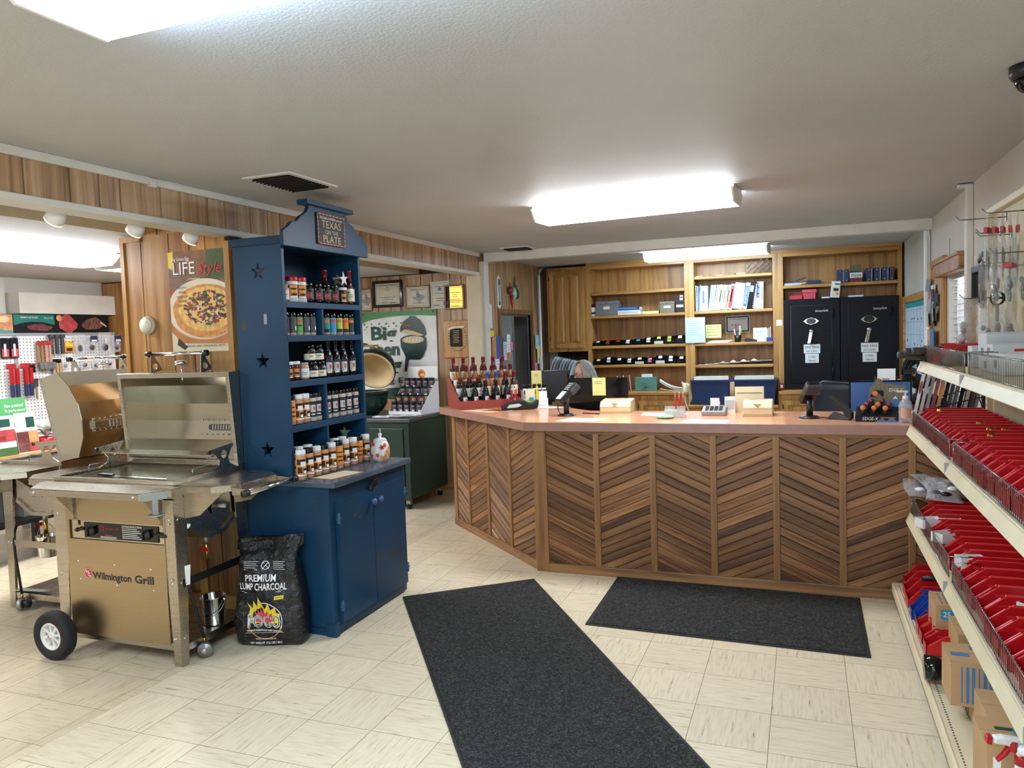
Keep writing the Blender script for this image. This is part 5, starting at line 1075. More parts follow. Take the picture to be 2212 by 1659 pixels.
mb = MB(); mb.prism([(-2.54,3.47), (-2.40,3.46), (-2.345,3.70), (-2.49,3.72)], 0.8475, 0.8495, 'card_kraft'); mb.prism([(-2.53,3.48), (-2.405,3.47), (-2.355,3.69), (-2.485,3.71)], 0.8495, 0.8497, 'paper_cream')
mb.build('place_card', label='cream printed sheet lying in front of the orange rub jars', cat='sheet')
t = thing('pumpkin_jar', 'white pumpkin-shaped jar painted with red and orange maple leaves', 'jar', (-2.465, 4.085, 0.8475))
mb = MB()
n = 32
prof = [(0.032,0), (0.048,0.012), (0.056,0.04), (0.057,0.07), (0.052,0.10), (0.04,0.124), (0.036,0.128)]
def pk(u, v):
    f = v*(len(prof)-1); i = min(int(f), len(prof)-2); q = f-i; r = prof[i][0]*(1-q)+prof[i+1][0]*q; z = prof[i][1]*(1-q)+prof[i+1][1]*q
    r *= 1+0.035*math.cos(8*2*PI*u); return (r*math.cos(2*PI*u), r*math.sin(2*PI*u), z)
mb.grid(pk, 48, 18, 'label_white'); mb.prism(circ(0, 0, 0.034, 24), 0.0, 0.002, 'label_white'); mb.build('body', t)
mb = MB(); rl = random.Random(5)
for i in range(16):
    a = -PI/2+0.3+rl.uniform(-1.6, 1.6); zz = 0.018+0.095*rl.random(); s = rl.uniform(0.014, 0.022); rr = 0.0605-abs(zz-0.062)*0.12
    P = star(0, 0, s, 0.5, rl.random()*6)
    mb.add([(rr*math.cos(a+p[0]/rr), rr*math.sin(a+p[0]/rr), zz+p[1]) for p in P]+[(rr*1.02*math.cos(a), rr*1.02*math.sin(a), zz)], [(j, (j+1) % 10, 10) for j in range(10)], ['red_plastic', 'orange', 'label_orange', 'pink_red'][i % 4])
mb.build('leaf_print', t)
mb = MB(); mb.lathe([(0.040,0.126), (0.041,0.131), (0.03,0.14), (0.008,0.145), (0.009,0.155), (0.014,0.165), (0.007,0.172)], 'label_white', 24); mb.tube([(0,0,0.165), (0.004,0,0.185), (0.002,0,0.20)], 0.003, 'label_white'); mb.build('lid', t)
# ---------------------------------------------------------------- charcoal bag
t = thing('charcoal_bag', 'black glossy sack of lump charcoal with a flame logo, leaning by the blue cupboard', 'bag', (-2.675, 3.262, 0.0), 0.27)
k = NT('bag_film'); v = k.coord(); k.bump(k.noise(v, 26, 4, 0.6, 0.8), 0.8, 0.02); k.fin(k.ramp(k.noise(v, 9, 2), [(0.3, (12,12,13)), (0.7, (20,20,22))]), 0.22)
LV = [(0.0, 0.176, 0.062), (0.02, 0.190, 0.078), (0.10, 0.192, 0.085), (0.22, 0.185, 0.082), (0.34, 0.172, 0.072), (0.44, 0.160, 0.058), (0.485, 0.158, 0.040), (0.515, 0.168, 0.014), (0.55, 0.176, 0.006)]
def lev(z):
    for a, b in zip(LV, LV[1:]):
        if z <= b[0]:
            q = (z-a[0])/(b[0]-a[0]); return a[1]*(1-q)+b[1]*q, a[2]*(1-q)+b[2]*q
    return LV[-1][1], LV[-1][2]
def bagpt(u, v):
    z = v*0.55; rx, ry = lev(z); a = 2*PI*u-PI/2; c, s_ = math.cos(a), math.sin(a); e = 0.42
    x = rx*abs(c)**e*(1 if c > 0 else -1); y = ry*abs(s_)**e*(1 if s_ > 0 else -1)
    w_ = 0.006*math.sin(23*x+17*z)+0.004*math.sin(41*z-29*x+2*y*60)
    lean = 0.035*max(0, z-0.1); return (x+w_*0.4, y+w_*(1 if abs(s_) > 0.3 else 0.3)+lean, z+ (0.02*x/0.17 if v > 0.9 else 0))
mb = MB(); mb.grid(bagpt, 64, 34, 'bag_film'); mb.prism([(bagpt(i/24, 0.0)[0], bagpt(i/24, 0.0)[1]) for i in range(24)], 0, 0.001, 'bag_film'); mb.build('sack', t)
mb = MB(); mb.grid(lambda u, v: (-0.182+0.364*u, -0.014+0.02*v+0.012*math.sin(7*u)+0.02, 0.505+0.062*v+0.018*(u-0.4)-0.02*math.sin(PI*u)*(1-v)), 16, 5, 'bag_film'); mb.build('rolled_top', t, thick=0.006)
pr = MB(); I = Matrix(((1,0,0,0),(0,0,1,0),(0,1,0,0),(0,0,0,1)))   # (x, y, layer) -> (x, layer, z)
def pt(s, sz, x, z, m, w, lay=1, off=0.02): pr.text(s, sz, m, I @ Matrix.Translation((x, z, lay)), width=w, off=off)
def pp(poly, m, lay=1): pr.add([(p[0], lay, p[1]) for p in poly], [tuple(range(len(poly)))], m)
def ring(cx_, cz_, r0, r1, m, a0, a1, lay, n=26): pr.add([(cx_+r*math.cos(a0+(a1-a0)*i/n), lay, cz_+r*math.sin(a0+(a1-a0)*i/n)) for i in range(n+1) for r in (r0, r1)], [(2*i, 2*i+2, 2*i+3, 2*i+1) for i in range(n)], m)
pt('PREMIUM', 0.050, -0.03, 0.362, 'white_ink', 0.165, off=0.015); pt('LUMP CHARCOAL', 0.050, -0.02, 0.318, 'white_ink', 0.255, off=0.015)
pp([(-0.14,0.290), (0.09,0.298), (0.09,0.2995), (-0.14,0.2915)], 'white_ink'); pp([(-0.12,0.284), (0.08,0.291), (0.08,0.294), (-0.12,0.287)], 'paper_grey')
ring(-0.01, 0.138, 0.095, 0.099, 'white_ink', -0.4, 1.9, 1); ring(-0.01, 0.138, 0.090, 0.094, 'label_orange', -2.9, -0.2, 1)
FL = [(-0.085,0.13), (-0.10,0.17), (-0.09,0.20), (-0.105,0.235), (-0.075,0.205), (-0.072,0.245), (-0.05,0.215), (-0.045,0.265), (-0.02,0.225), (-0.005,0.205), (0.012,0.235), (0.025,0.20), (0.05,0.215), (0.055,0.185), (0.075,0.18), (0.07,0.13)]
pr.add([(p[0], 2, p[1]) for p in FL]+[(-0.01, 2, 0.13)], [(i, i+1, len(FL)) for i in range(len(FL)-1)], 'yellow')
FR = [(p[0]*0.62-0.002, 0.13+(p[1]-0.13)*0.62) for p in FL]
pr.add([(p[0], 3, p[1]) for p in FR]+[(-0.01, 3, 0.13)], [(i, i+1, len(FR)) for i in range(len(FR)-1)], 'pink_red')
for s, m, o, l_ in (('FOGO', 'white_ink', 0.05, 4), ('FOGO', 'ink', 0.022, 5), ('FOGO', 'white_ink', -0.022, 6)): pt(s, 0.085, -0.012, 0.135, m, 0.182 if o > 0.04 else (0.172 if o > 0 else 0.160), l_, o)
pp([(-0.115,0.078), (0.095,0.082), (0.095,0.0835), (-0.115,0.0795)], 'white_ink'); pt('PREMIUM HARDWOOD LUMP CHARCOAL', 0.013, -0.01, 0.090, 'white_ink', 0.19); pt('TASTE THE DIFFERENCE', 0.011, -0.01, 0.045, 'paper_grey', 0.11)
pt('NET WEIGHT 17.6 LBS / 8KG', 0.018, -0.01, 0.022, 'white_ink', 0.17)
for x0, x1 in ((-0.125, -0.045), (0.035, 0.10)):
    for i in range(5): pp([(x0, 0.405+i*0.010), (x1-0.01*(i % 2), 0.405+i*0.010), (x1-0.01*(i % 2), 0.408+i*0.010), (x0, 0.408+i*0.010)], 'paper_grey')
ring(-0.005, 0.428, 0.019, 0.022, 'white_ink', 0, 2*PI, 1); pp([(-0.022,0.411), (-0.019,0.410), (0.012,0.445), (0.009,0.446)], 'white_ink'); pp([(0.012,0.410), (0.009,0.409), (-0.022,0.445), (-0.019,0.446)], 'white_ink'); pp([(0.045,0.252), (0.095,0.258), (0.095,0.276), (0.045,0.270)], 'yellow'); pp([(0.05,0.261), (0.09,0.265), (0.09,0.268), (0.05,0.264)], 'ink')
for q in pr.v:
    z = q.z; rx, ry = lev(z); e = 0.42; c = min(0.97, abs(q.x)/rx); a = math.acos(min(1, c**(1/e))); yy = ry*math.sin(a)**e
    w_ = 0.006*math.sin(23*q.x+17*z)+0.004*math.sin(41*z-29*q.x-2*yy*60)
    q.y = -yy+w_+0.035*max(0, z-0.1)-0.0035-0.0004*q.y
pr.build('print', t)
# ---------------------------------------------------------------- alcove: cart, ceramic cooker, banner, frames
c = thing('storage_cart', 'dark green metal cart with grey top on castors, against the alcove wall', 'cart', (-3.44, 6.22, 0)); co = (3.44, -6.22, 0)
mb = MB(); mb.box(-4.28, -3.44, 6.22, 7.0, 0.10, 0.828, 'cart_green'); mb.build('body', c, co, bev=0.006)
mb = MB(); mb.box(-4.30, -3.42, 6.20, 7.03, 0.828, 0.862, 'cart_top'); mb.build('top', c, co, bev=0.006)
for a, b in ((-3.86, -3.50), (-4.24, -3.90)):
    mb = MB(); mb.prism(rect(a, b, 0.15, 0.77), 0, 0.012, 'cart_green', on_y(6.22)); mb.prism([(a+0.02,0.60), (a+0.10,0.60), (a+0.10,0.70), (a+0.02,0.70)], 0.012, 0.014, 'black_plastic', on_y(6.22)) if a < -3.9 else None; mb.build('door', c, co, bev=0.003)
for x in (-4.22, -3.50):
    for y in (6.28, 6.93):
        mb = MB(); mb.cyl((x,y,0.10), (x,y,0.07), 0.012, 'galv'); mb.box(x-0.022, x+0.022, y-0.02, y+0.02, 0.045, 0.085, 'galv'); w = mb.build('castor', c, co)
        mb = MB(); mb.cyl((x-0.014,y,0.03), (x+0.014,y,0.03), 0.03, 'rubber', 18); mb.build('wheel', w)
e = thing('ceramic_cooker', 'dark green egg-shaped ceramic cooker with its lid open, on the cart top', 'cooker', (-4.115, 6.60, 0.863))
mb = MB(); R = 0.215; pr_o = [(0.11,0), (0.15,0.03), (0.20,0.10), (0.212,0.18), (R,0.235)]
mb.lathe(pr_o+[(R-0.035,0.235), (0.19,0.14), (0.11,0.05), (0.0,0.04)], 'egg_green', 40, caps=False); mb.lathe([(R-0.036,0.2365), (R-0.002,0.2365)], 'egg_cream', 40, caps=False); mb.prism(circ(0,0,0.11,24), 0, 0.002, 'egg_green'); mb.build('bowl', e)
mb = MB(); mb.lathe([(R+0.001,0.195), (R+0.006,0.197), (R+0.006,0.232), (R+0.001,0.234)], 'black_metal', 40, caps=False); mb.build('band', e)
Ml = Matrix.Translation((0.0, R, 0.245)) @ Euler((1.22, 0, 0.30)).to_matrix().to_4x4() @ Matrix.Translation((0, -R, 0.004))
Ml = Matrix.Translation((0.02, R*0.9, 0.25)) @ Matrix.Rotation(0.22, 4, 'Z') @ Matrix.Rotation(-1.02, 4, 'X') @ Matrix.Translation((0, -R, 0.0))
mb = MB(Ml); n = 10
dome = [(R*math.cos(i*PI/2/n), 0.27*math.sin(i*PI/2/n)) for i in range(n)]+[(0.045,0.272), (0.045,0.285)]
mb.lathe(dome+[(0.0,0.286)], 'egg_green', 40, caps=False); ld = mb.build('lid', e)
mb = MB(Ml); inn = [((R-0.03)*math.cos(i*PI/2/n), 0.235*math.sin(i*PI/2/n)) for i in range(n+1)]; inn = [(R-0.001, 0.0), (R-0.03, 0.0)]+inn[1:]; mb.lathe(inn, 'egg_cream', 40, caps=False); mb.build('lining', ld)
mb = MB(Ml); mb.lathe([(R+0.001,0.002), (R+0.007,0.004), (R+0.007,0.036), (R-0.001,0.04)], 'black_metal', 40, caps=False); mb.build('band', ld)
mb = MB(Ml); mb.tube([(-0.09,-R-0.002,0.05), (-0.085,-R-0.045,0.06), (0.085,-R-0.045,0.06), (0.09,-R-0.002,0.05)], 0.011, 'oak_dark', 8); mb.build('handle', ld)
# stepped white display of small dark jars
def tier_box(name, label, loc, rz, w, d, steps, h_back, m, inner, header=0.0, front=0.035, h0=0.02):
    t = thing(name, label, 'display stand', loc, rz); n = len(steps)
    # local: x along the front, y towards the back
    P = [(0,0), (d,0), (d,h_back), (d*0.86,h_back), (0,front+h0)]
    for x in (0, w-0.004):
        mb = MB(); mb.prism(P, x, x+0.004, m, Matrix(((0,0,1,0),(1,0,0,0),(0,1,0,0),(0,0,0,1)))); mb.build('side', t)
    mb = MB(); mb.box(0.004, w-0.004, 0, 0.004, 0, front+h0, m); mb.build('front_lip', t)
    mb = MB(); mb.box(0.004, w-0.004, d-0.004, d, 0, h_back, m); mb.build('back', t)
    for (y0, y1, z) in steps:
        mb = MB(); mb.box(0.004, w-0.004, y0, y1, z-0.004, z, inner); mb.box(0.004, w-0.004, y0, y0+0.003, 0, z, inner); mb.build('tier', t)
    return t
TW = 0.385; tz = -0.12; tl = (-3.868, 6.60, 0.863)
t = tier_box('tier_display', 'white stepped cardboard display of small dark rub jars on the green cart', tl, tz, TW, 0.33, [(0.005,0.08,0.022), (0.08,0.155,0.095), (0.155,0.23,0.17), (0.23,0.326,0.245)], 0.31, 'paper', 'paper', front=0.012)
mb = MB(); M = on_y(0.326); mb.prism([(0.02,0.30), (TW-0.004,0.30), (TW-0.004,0.46), (0.035,0.46), (0.02,0.44)], 0, 0.004, 'paper', M); mb.prism(circ(0.19,0.385,0.045,24), 0.004, 0.0045, 'orange', M); mb.prism(circ(0.185,0.38,0.03,9), 0.0045, 0.005, 'label_rust', M); mb.prism(blob(0.20,0.375,0.025,0.015), 0.005, 0.0055, 'yellow', M); mb.build('header', t)
MT = T4(tl, tz)
for r_, (y, z, nn, kd) in enumerate(((0.042, 0.0225, 5, 'mini'), (0.118, 0.0955, 4, 'mini_orange'), (0.193, 0.1705, 4, 'mini'), (0.275, 0.2455, 5, 'mini'))):
    for i in range(nn):
        p = MT @ Vector((0.045+(TW-0.09)*i/(nn-1)*(1.0 if nn == 5 else 0.93), y, z))
        bottle(kd, p.x, p.y, p.z, '%s small dark rub jar from the cooker in the %s row of the white display' % (ORD[i], ['bottom', 'second', 'third', 'top'][r_]), 'rub jars in the white display', -PI/2+0.5, 0.98)
for i, (x0, rz, h, m) in enumerate(((-3.93, 0.05, 0.006, 'paper'), (-3.78, -0.1, 0.010, 'paper_grey'), (-3.66, 0.35, 0.004, 'paper'))):
    mb = MB(); mb.box(-0.09, 0.09, -0.06, 0.06, 0, h, m); mb.prism(blob(0, 0, 0.05, 0.03), h, h+0.0004, 'dark_grey'); mb.build('brochure', loc=(x0+0.12, 6.40, 0.8625+(0.0065 if i == 1 else 0.012 if i == 2 else 0)), rz=rz, label=('stack of white brochures below the open cooker on the cart', 'grey magazine lying across the white brochures on the cart', 'topmost white leaflet, nearest the counter end of the cart')[i], cat='brochure', group='brochures on the cart')
# banner
AY = 7.198
t = thing('banner', 'white and green vinyl banner with a big lettered logo and an egg cooker drawing', 'banner', (-4.05, AY, 0.97))
ML = Matrix.Translation((4.05, -AY, -0.97))
mb = MB(ML)
def wav(u, v): return (-4.50+0.905*u, AY-0.012+0.004*math.sin(17*u+3*v)+0.003*math.sin(31*u), 0.975+0.93*v)
mb.grid(wav, 40, 16, 'label_white'); mb.build('cloth', t)
mb = MB(ML @ on_y(AY-0.022)); F = lambda px, py: (-4.474+(px-785)*0.0056, 1.899-(py-674+(px-785)*0.06)*0.00486)
top = [F(780,668), F(945,674-6)]
mb.prism([(-4.50,1.905), (-4.50,1.79), (-4.42,1.815), (-4.30,1.838), (-4.15,1.852), (-3.98,1.858), (-3.80,1.855), (-3.595,1.84), (-3.595,1.905)], 0, 0.0006, 'green_bright', Matrix.Identity(4)); mb.prism([(-4.50,0.975), (-3.595,0.975), (-3.595,1.07), (-3.8,1.075), (-4.1,1.09), (-4.5,1.06)], 0, 0.0006, 'green_ink')
for i in range(7):
    for j in range(4): mb.prism(circ(-4.46+i*0.09+0.03*(j % 2), 1.78-j*0.03, 0.010-0.002*j, 8), 0, 0.0005, 'leaf_green')
for i in range(6):
    for j in range(3): mb.prism(circ(-4.05+i*0.07, 1.19-j*0.035, 0.008, 8), 0, 0.0005, 'leaf_green')
mb.build('pattern', t)
mb = MB(ML @ on_y(AY-0.0232))
for s, x, z, sz, w in (('Big', -4.235, 1.67, 0.20, 0.31), ('Green', -4.30, 1.50, 0.19, 0.52), ('Egg', -4.21, 1.33, 0.20, 0.36)): mb.text(s, sz, 'green_ink', Matrix.Translation((x, z, 0)), off=0.03, width=w)
mb.text('Egg Expert', 0.085, 'ink', Matrix.Translation((-4.0, 1.165, 0)), width=0.62); mb.build('lettering', t)
mb = MB(ML @ on_y(AY-0.0235)); ex = -3.87
ez = lambda z: z
mb.prism([(ex-0.155,1.685), (ex-0.15,1.73), (ex-0.115,1.79), (ex-0.05,1.83), (ex-0.02,1.85), (ex+0.03,1.845), (ex+0.09,1.80), (ex+0.14,1.73), (ex+0.155,1.65), (ex+0.13,1.625), (ex+0.05,1.635), (ex-0.05,1.66)], 0, 0.0006, 'egg_green')
mb.prism([(ex-0.14,1.69), (ex-0.09,1.71), (ex,1.69), (ex+0.10,1.655), (ex+0.13,1.64), (ex+0.08,1.635), (ex-0.03,1.65), (ex-0.11,1.672)], 0.0006, 0.001, 'egg_cream'); mb.prism(rect(ex-0.12, ex-0.03, 1.735, 1.755), 0.0006, 0.001, 'label_rust')
mb.prism([(ex-0.155,1.60), (ex-0.15,1.52), (ex-0.10,1.42), (ex-0.06,1.39), (ex+0.07,1.385), (ex+0.11,1.42), (ex+0.15,1.51), (ex+0.155,1.59)], 0, 0.0006, 'egg_green'); mb.prism(circ(ex, 1.597, 0.155, 28, 0.052), 0.0006, 0.0009, 'egg_green'); mb.prism(circ(ex, 1.597, 0.13, 28, 0.038), 0.0009, 0.0012, 'egg_cream')
for i in range(5): mb.prism([(ex-0.09+i*0.04, 1.57), (ex-0.08+i*0.04, 1.57), (ex-0.065+i*0.04, 1.625), (ex-0.075+i*0.04, 1.625)], 0.0012, 0.0014, 'label_white')
mb.prism([(ex-0.10,1.42), (ex-0.06,1.39), (ex-0.09,1.26), (ex-0.12,1.26)], 0, 0.0006, 'ink'); mb.build('egg_drawing', t)
mb = MB(ML)
for x in (-4.47, -3.625): mb.cyl((x, AY-0.02, 1.885), (x, AY-0.026, 1.885), 0.012, 'brass', 14)
mb.build('eyelet', t)
# framed certificates
def framed(x0, x1, z0, z1, fw, fm, label, inner, lines, deco=None, y=7.2, dep=0.018):
    t = thing('picture_frame', label, 'framed certificate', ((x0+x1)/2, y, z0), 0, 'framed certificates on the alcove wall'); w, h = x1-x0, z1-z0
    mb = MB(); mb.prism(rect(-w/2, w/2, 0, h), 0, dep, fm, on_y(0), holes=[rect(-w/2+fw, w/2-fw, fw, h-fw)]); mb.build('frame', t, bev=0.004)
    mb = MB(); M = on_y(0); mb.prism(rect(-w/2+fw*0.9, w/2-fw*0.9, fw*0.9, h-fw*0.9), 0, 0.006, inner, M)
    mb.prism(rect(-w/2+fw+0.012, w/2-fw-0.012, fw+0.012, h-fw-0.012), 0.006, 0.0064, 'ink_soft', M, holes=[rect(-w/2+fw+0.015, w/2-fw-0.015, fw+0.015, h-fw-0.015)])
    for (u, v, lw, m) in lines: mb.prism(rect(u*w-lw*w/2, u*w+lw*w/2, v*h, v*h+0.006), 0.0064, 0.0068, m, M)
    if deco == 'seal': mb.prism(circ(0, h*0.68, 0.02, 20), 0.0064, 0.0068, 'ink_soft', M, holes=[circ(0, h*0.68, 0.015, 20)])
    if deco == 'texas':
        TX = [(-0.02,0.07), (0.02,0.07), (0.02,0.035), (0.045,0.028), (0.085,0.02), (0.095,-0.02), (0.06,-0.04), (0.035,-0.06), (0.035,-0.085), (0.015,-0.075), (-0.01,-0.04), (-0.03,-0.035), (-0.05,-0.03), (-0.085,0.005), (-0.02,0.005)]
        mb.prism([(p[0]*0.85, p[1]*0.85+h*0.5) for p in TX], 0.0064, 0.0067, 'mid_grey', M); mb.prism(circ(0.01, h*0.56, 0.017, 16), 0.0067, 0.007, 'dark_grey', M, holes=[circ(0.01, h*0.56, 0.012, 16)])
    if deco == 'star': mb.prism(star(-0.005, h*0.72, 0.03, 0.4), 0.0064, 0.0068, 'blue_ink', M); mb.prism(circ(0.06, 0.055, 0.028, 18), 0.0064, 0.0068, 'blue_ink', M); mb.prism(rect(0.035, 0.088, 0.045, 0.06), 0.0068, 0.007, 'pink_red', M)
    if deco == 'gold':
        for (u, v) in ((-w/2+fw+0.012, fw+0.012), (w/2-fw-0.012, fw+0.012), (-w/2+fw+0.012, h-fw-0.012), (w/2-fw-0.012, h-fw-0.012)): mb.prism(circ(u, v, 0.006, 10), 0.0064, 0.010, 'black_metal', M)
        mb.prism([(-0.045,h*0.80), (-0.038,h*0.83), (-0.031,h*0.80)], 0.0064, 0.0068, 'red_ink', M)
    mb.build('certificate', t); return t
tx = [(0, 0.80, 0.6, 'ink_soft'), (0, 0.36, 0.5, 'ink_soft'), (0, 0.28, 0.4, 'ink_soft')]
mat('parchment', (206,200,178), 0.6, var=0.12, scale=14); k = NT('gold_plate'); k.fin(k.ramp(k.noise(k.coord(), 3, 2), [(0.3, (214,160,62)), (0.7, (232,186,90))]), 0.28, 0.75)
framed(-4.506, -4.358, 1.921, 2.168, 0.014, 'oak_dark', 'brown framed certificate half hidden behind the blue cupboard', 'parchment', tx, 'texas')
framed(-4.346, -3.984, 1.953, 2.238, 0.030, 'black_gloss', 'black framed certificate with a round seal on the alcove wall', 'parchment', tx+[(-0.1,0.18,0.2,'ink_soft'), (0.15,0.16,0.2,'ink')], 'seal')
framed(-3.955, -3.655, 1.925, 2.165, 0.014, 'oak_dark', 'brown framed certificate with a grey state map', 'parchment', tx[:1]+[(0.02,0.22,0.4,'ink_soft')], 'texas')
framed(-3.652, -3.43, 1.911, 2.195, 0.006, 'paper', 'white bordered certificate with a blue star and seal', 'parchment', tx+[(0,0.55,0.6,'ink_soft'), (-0.2,0.12,0.3,'ink')], 'star', dep=0.008)
g = framed(-3.485, -3.261, 1.896, 2.15, 0.016, 'oak_dark', 'gold plaque on a dark wood board, rightmost of the wall certificates', 'gold_plate', [(0,0.66,0.6,'label_rust'), (0,0.58,0.2,'label_rust'), (0,0.50,0.3,'label_rust'), (0,0.40,0.5,'label_rust'), (0,0.34,0.7,'label_rust'), (0,0.28,0.6,'label_rust'), (0,0.12,0.4,'label_rust')], 'gold', dep=0.03)
g['label'] = 'gold plaque on a dark wood board, overlapping the white certificate'
t = thing('award_plaque', 'oak award plaque with a black plate and gilt wreath beside the banner', 'plaque', (-3.36, 7.2, 1.395)); M = on_y(0)
mb = MB(); mb.prism(rect(-0.155, 0.155, 0, 0.386), 0, 0.022, 'oak', M); mb.build('board', t, bev=0.006)
mb = MB(); wr = []
for i in range(36):
    a = 2*PI*i/36; wr.append((0.105*math.cos(a), 0.20+0.135*math.sin(a)))
mb.prism(wr, 0.022, 0.026, 'gilt', M, holes=[circ(0, 0.20, 0.088, 30, 0.118)])
for i in range(28):
    a = 2*PI*i/28; mb.ell((0.098*math.cos(a), 0.20+0.128*math.sin(a), 0.028), (0.012, 0.008, 0.006), 'gilt', 8, 4, M)
mb.prism([(-0.10,0.30), (-0.04,0.325), (0.10,0.325), (0.085,0.305), (0.0,0.31), (-0.09,0.285)], 0.026, 0.034, 'label_cream', M); mb.build('wreath', t)
mb = MB(); mb.prism(rect(-0.075, 0.06, 0.115, 0.30), 0.026, 0.031, 'black_gloss', M)
for i in range(8): mb.prism(rect(-0.045+0.006*(i % 3), 0.03-0.006*(i % 2), 0.275-0.017*i, 0.279-0.017*i), 0.031, 0.0315, 'gold_ink', M)
mb.build('plate', t)
# ---------------------------------------------------------------- things on the counter
dl = (-2.59, 5.54, CT); dz = 0.716; DW, DD = 0.56, 0.36
mat('red_card', (150,62,50), 0.6, var=0.12, scale=40)
tier_box('sauce_display', 'red cardboard stepped display full of sauce bottles on the angled end of the counter', dl, dz, DW, DD, [(0.005,0.085,0.012), (0.085,0.165,0.075), (0.165,0.25,0.135), (0.25,0.356,0.20)], 0.26, 'red_card', 'red_card', front=0.048)
MT = T4(dl, dz)
rows_ = [(0.046, 0.0125, ['tall_black']*5, 'bottom', 0.05, 0.42), (0.126, 0.0755, ['wine_jug']*3+['blue_cap']*2+['red_dark']*2, 'second', 0.045, 0.515), (0.208, 0.1355, ['red_amber']*7, 'third', 0.045, 0.515), (0.30, 0.2005, ['red_dark']*6, 'top', 0.04, 0.48)]
BD = {'tall_black': 'tall black sauce bottle', 'wine_jug': 'stout wine-capped dark bottle', 'blue_cap': 'blue-capped orange sauce bottle', 'red_dark': 'red-capped brown sauce bottle', 'red_amber': 'maroon-capped amber sauce bottle'}
for y, z, ks, nm, a, b in rows_:
    for i, k_ in enumerate(ks):
        p = MT @ Vector((a+(b-a)*i/(len(ks)-1), y, z)); bottle(k_, p.x, p.y, p.z, '%s, %s from the banner side, red display %s row' % (BD[k_], ORD[i], nm), 'sauce bottles in the red display', dz-PI/2+0.15)
def at(name, label, cat, x, y, rz=0.0, group=None, z=CT): return thing(name, label, cat, (x, y, z), rz, group)
t = at('pen_cup', 'dark red cup full of red pens beside the sauce display', 'pen cup', -2.2, 5.74, 0.3)
mb = MB(); mb.lathe([(0.028,0), (0.030,0.002), (0.033,0.09), (0.030,0.09), (0.027,0.006), (0,0.006)], 'maroon', 18, caps=False); mb.build('cup', t)
for i in range(6):
    a = i*1.05; mb = MB(); p1 = (0.022*math.cos(a), 0.022*math.sin(a), 0.145); mb.cyl((0.014*math.cos(a), 0.014*math.sin(a), 0.01), p1, 0.0045, 'red_plastic', 8); mb.cyl(p1, (p1[0]*1.06, p1[1]*1.06, 0.155), 0.003, 'chrome', 8); mb.build('pen', t)
t = at('seasoning_stand', 'white card stand of small black-capped bottles and notepads behind the card reader', 'display stand', -2.04, 5.80, 0.62)
mb = MB(); mb.box(-0.10, 0.10, -0.03, 0.05, 0, 0.07, 'label_white'); mb.box(-0.10, 0.10, 0.048, 0.052, 0, 0.14, 'label_white'); mb.box(-0.09, -0.01, -0.036, -0.032, 0.03, 0.15, 'paper_cream'); mb.box(0.02, 0.09, -0.036, -0.032, 0.02, 0.13, 'label_white'); mb.build('box', t)
for i in range(5):
    mb = MB(); mb.lathe([(0.016,0.07), (0.017,0.15), (0.014,0.155)], 'label_white', 14, T4((-0.08+0.04*i, 0.01, 0))); mb.lathe([(0.017,0.155), (0.017,0.185), (0.015,0.187)], 'black_gloss', 14, T4((-0.08+0.04*i, 0.01, 0))); mb.prism(rect(-0.014,0.014,-0.016,0.016), 0, 0.0005, 'green_ink', on_y(-0.0075, -0.08+0.04*i, 0.125)); mb.build('bottle', t)
mb = MB(); mb.box(-0.075, -0.02, -0.045, -0.041, 0.03, 0.07, 'lime'); mb.box(-0.06, -0.025, -0.049, -0.046, 0.06, 0.085, 'cyan'); mb.box(-0.004, 0.012, -0.05, -0.034, 0.03, 0.17, 'yellow'); mb.build('sticky_pad', t)
t = at('card_reader', 'black handheld card reader cradle lying in front of the sauce display', 'card reader', -2.09, 5.60, 0.55)
mb = MB(); P = [(-0.15,0.0), (-0.155,0.03), (-0.10,0.055), (-0.03,0.075), (0.03,0.072), (0.06,0.05), (0.10,0.055), (0.135,0.08), (0.14,0.06), (0.13,0.01), (0.10,0.0)]
mb.prism(P, -0.04, 0.04, 'black_plastic', on_y(0)); mb.build('body', t, bev=0.010, seg=3)
mb = MB(); mb.prism([(-0.12,0.020), (-0.10,0.045), (-0.02,0.052), (0.0,0.035), (-0.04,0.022)], 0.0405, 0.042, 'paper_grey', on_y(0)); mb.build('side_plate', t)
for i, (pts, m, lb) in enumerate(((((-2.56,5.47), (-2.26,5.36), (-2.12,5.52), (-2.42,5.62)), 'paper_cream', 'printed menu sheet lying at the foot of the red sauce display'), (((-2.40,5.50), (-2.20,5.44), (-2.14,5.53), (-2.30,5.60)), 'label_rust', 'brown photo leaflet lying on the menu sheet by the sauce display'), (((-2.02,5.72), (-1.86,5.70), (-1.74,5.80), (-1.98,5.86)), 'paper', 'loose white papers beside the card reader'))):
    mb = MB(); mb.prism(pts, CT+0.0004+0.001*(i == 1), CT+0.0012+0.001*(i == 1), m); mb.build('leaflet', label=lb, cat='leaflet', group='papers near the sauce display')
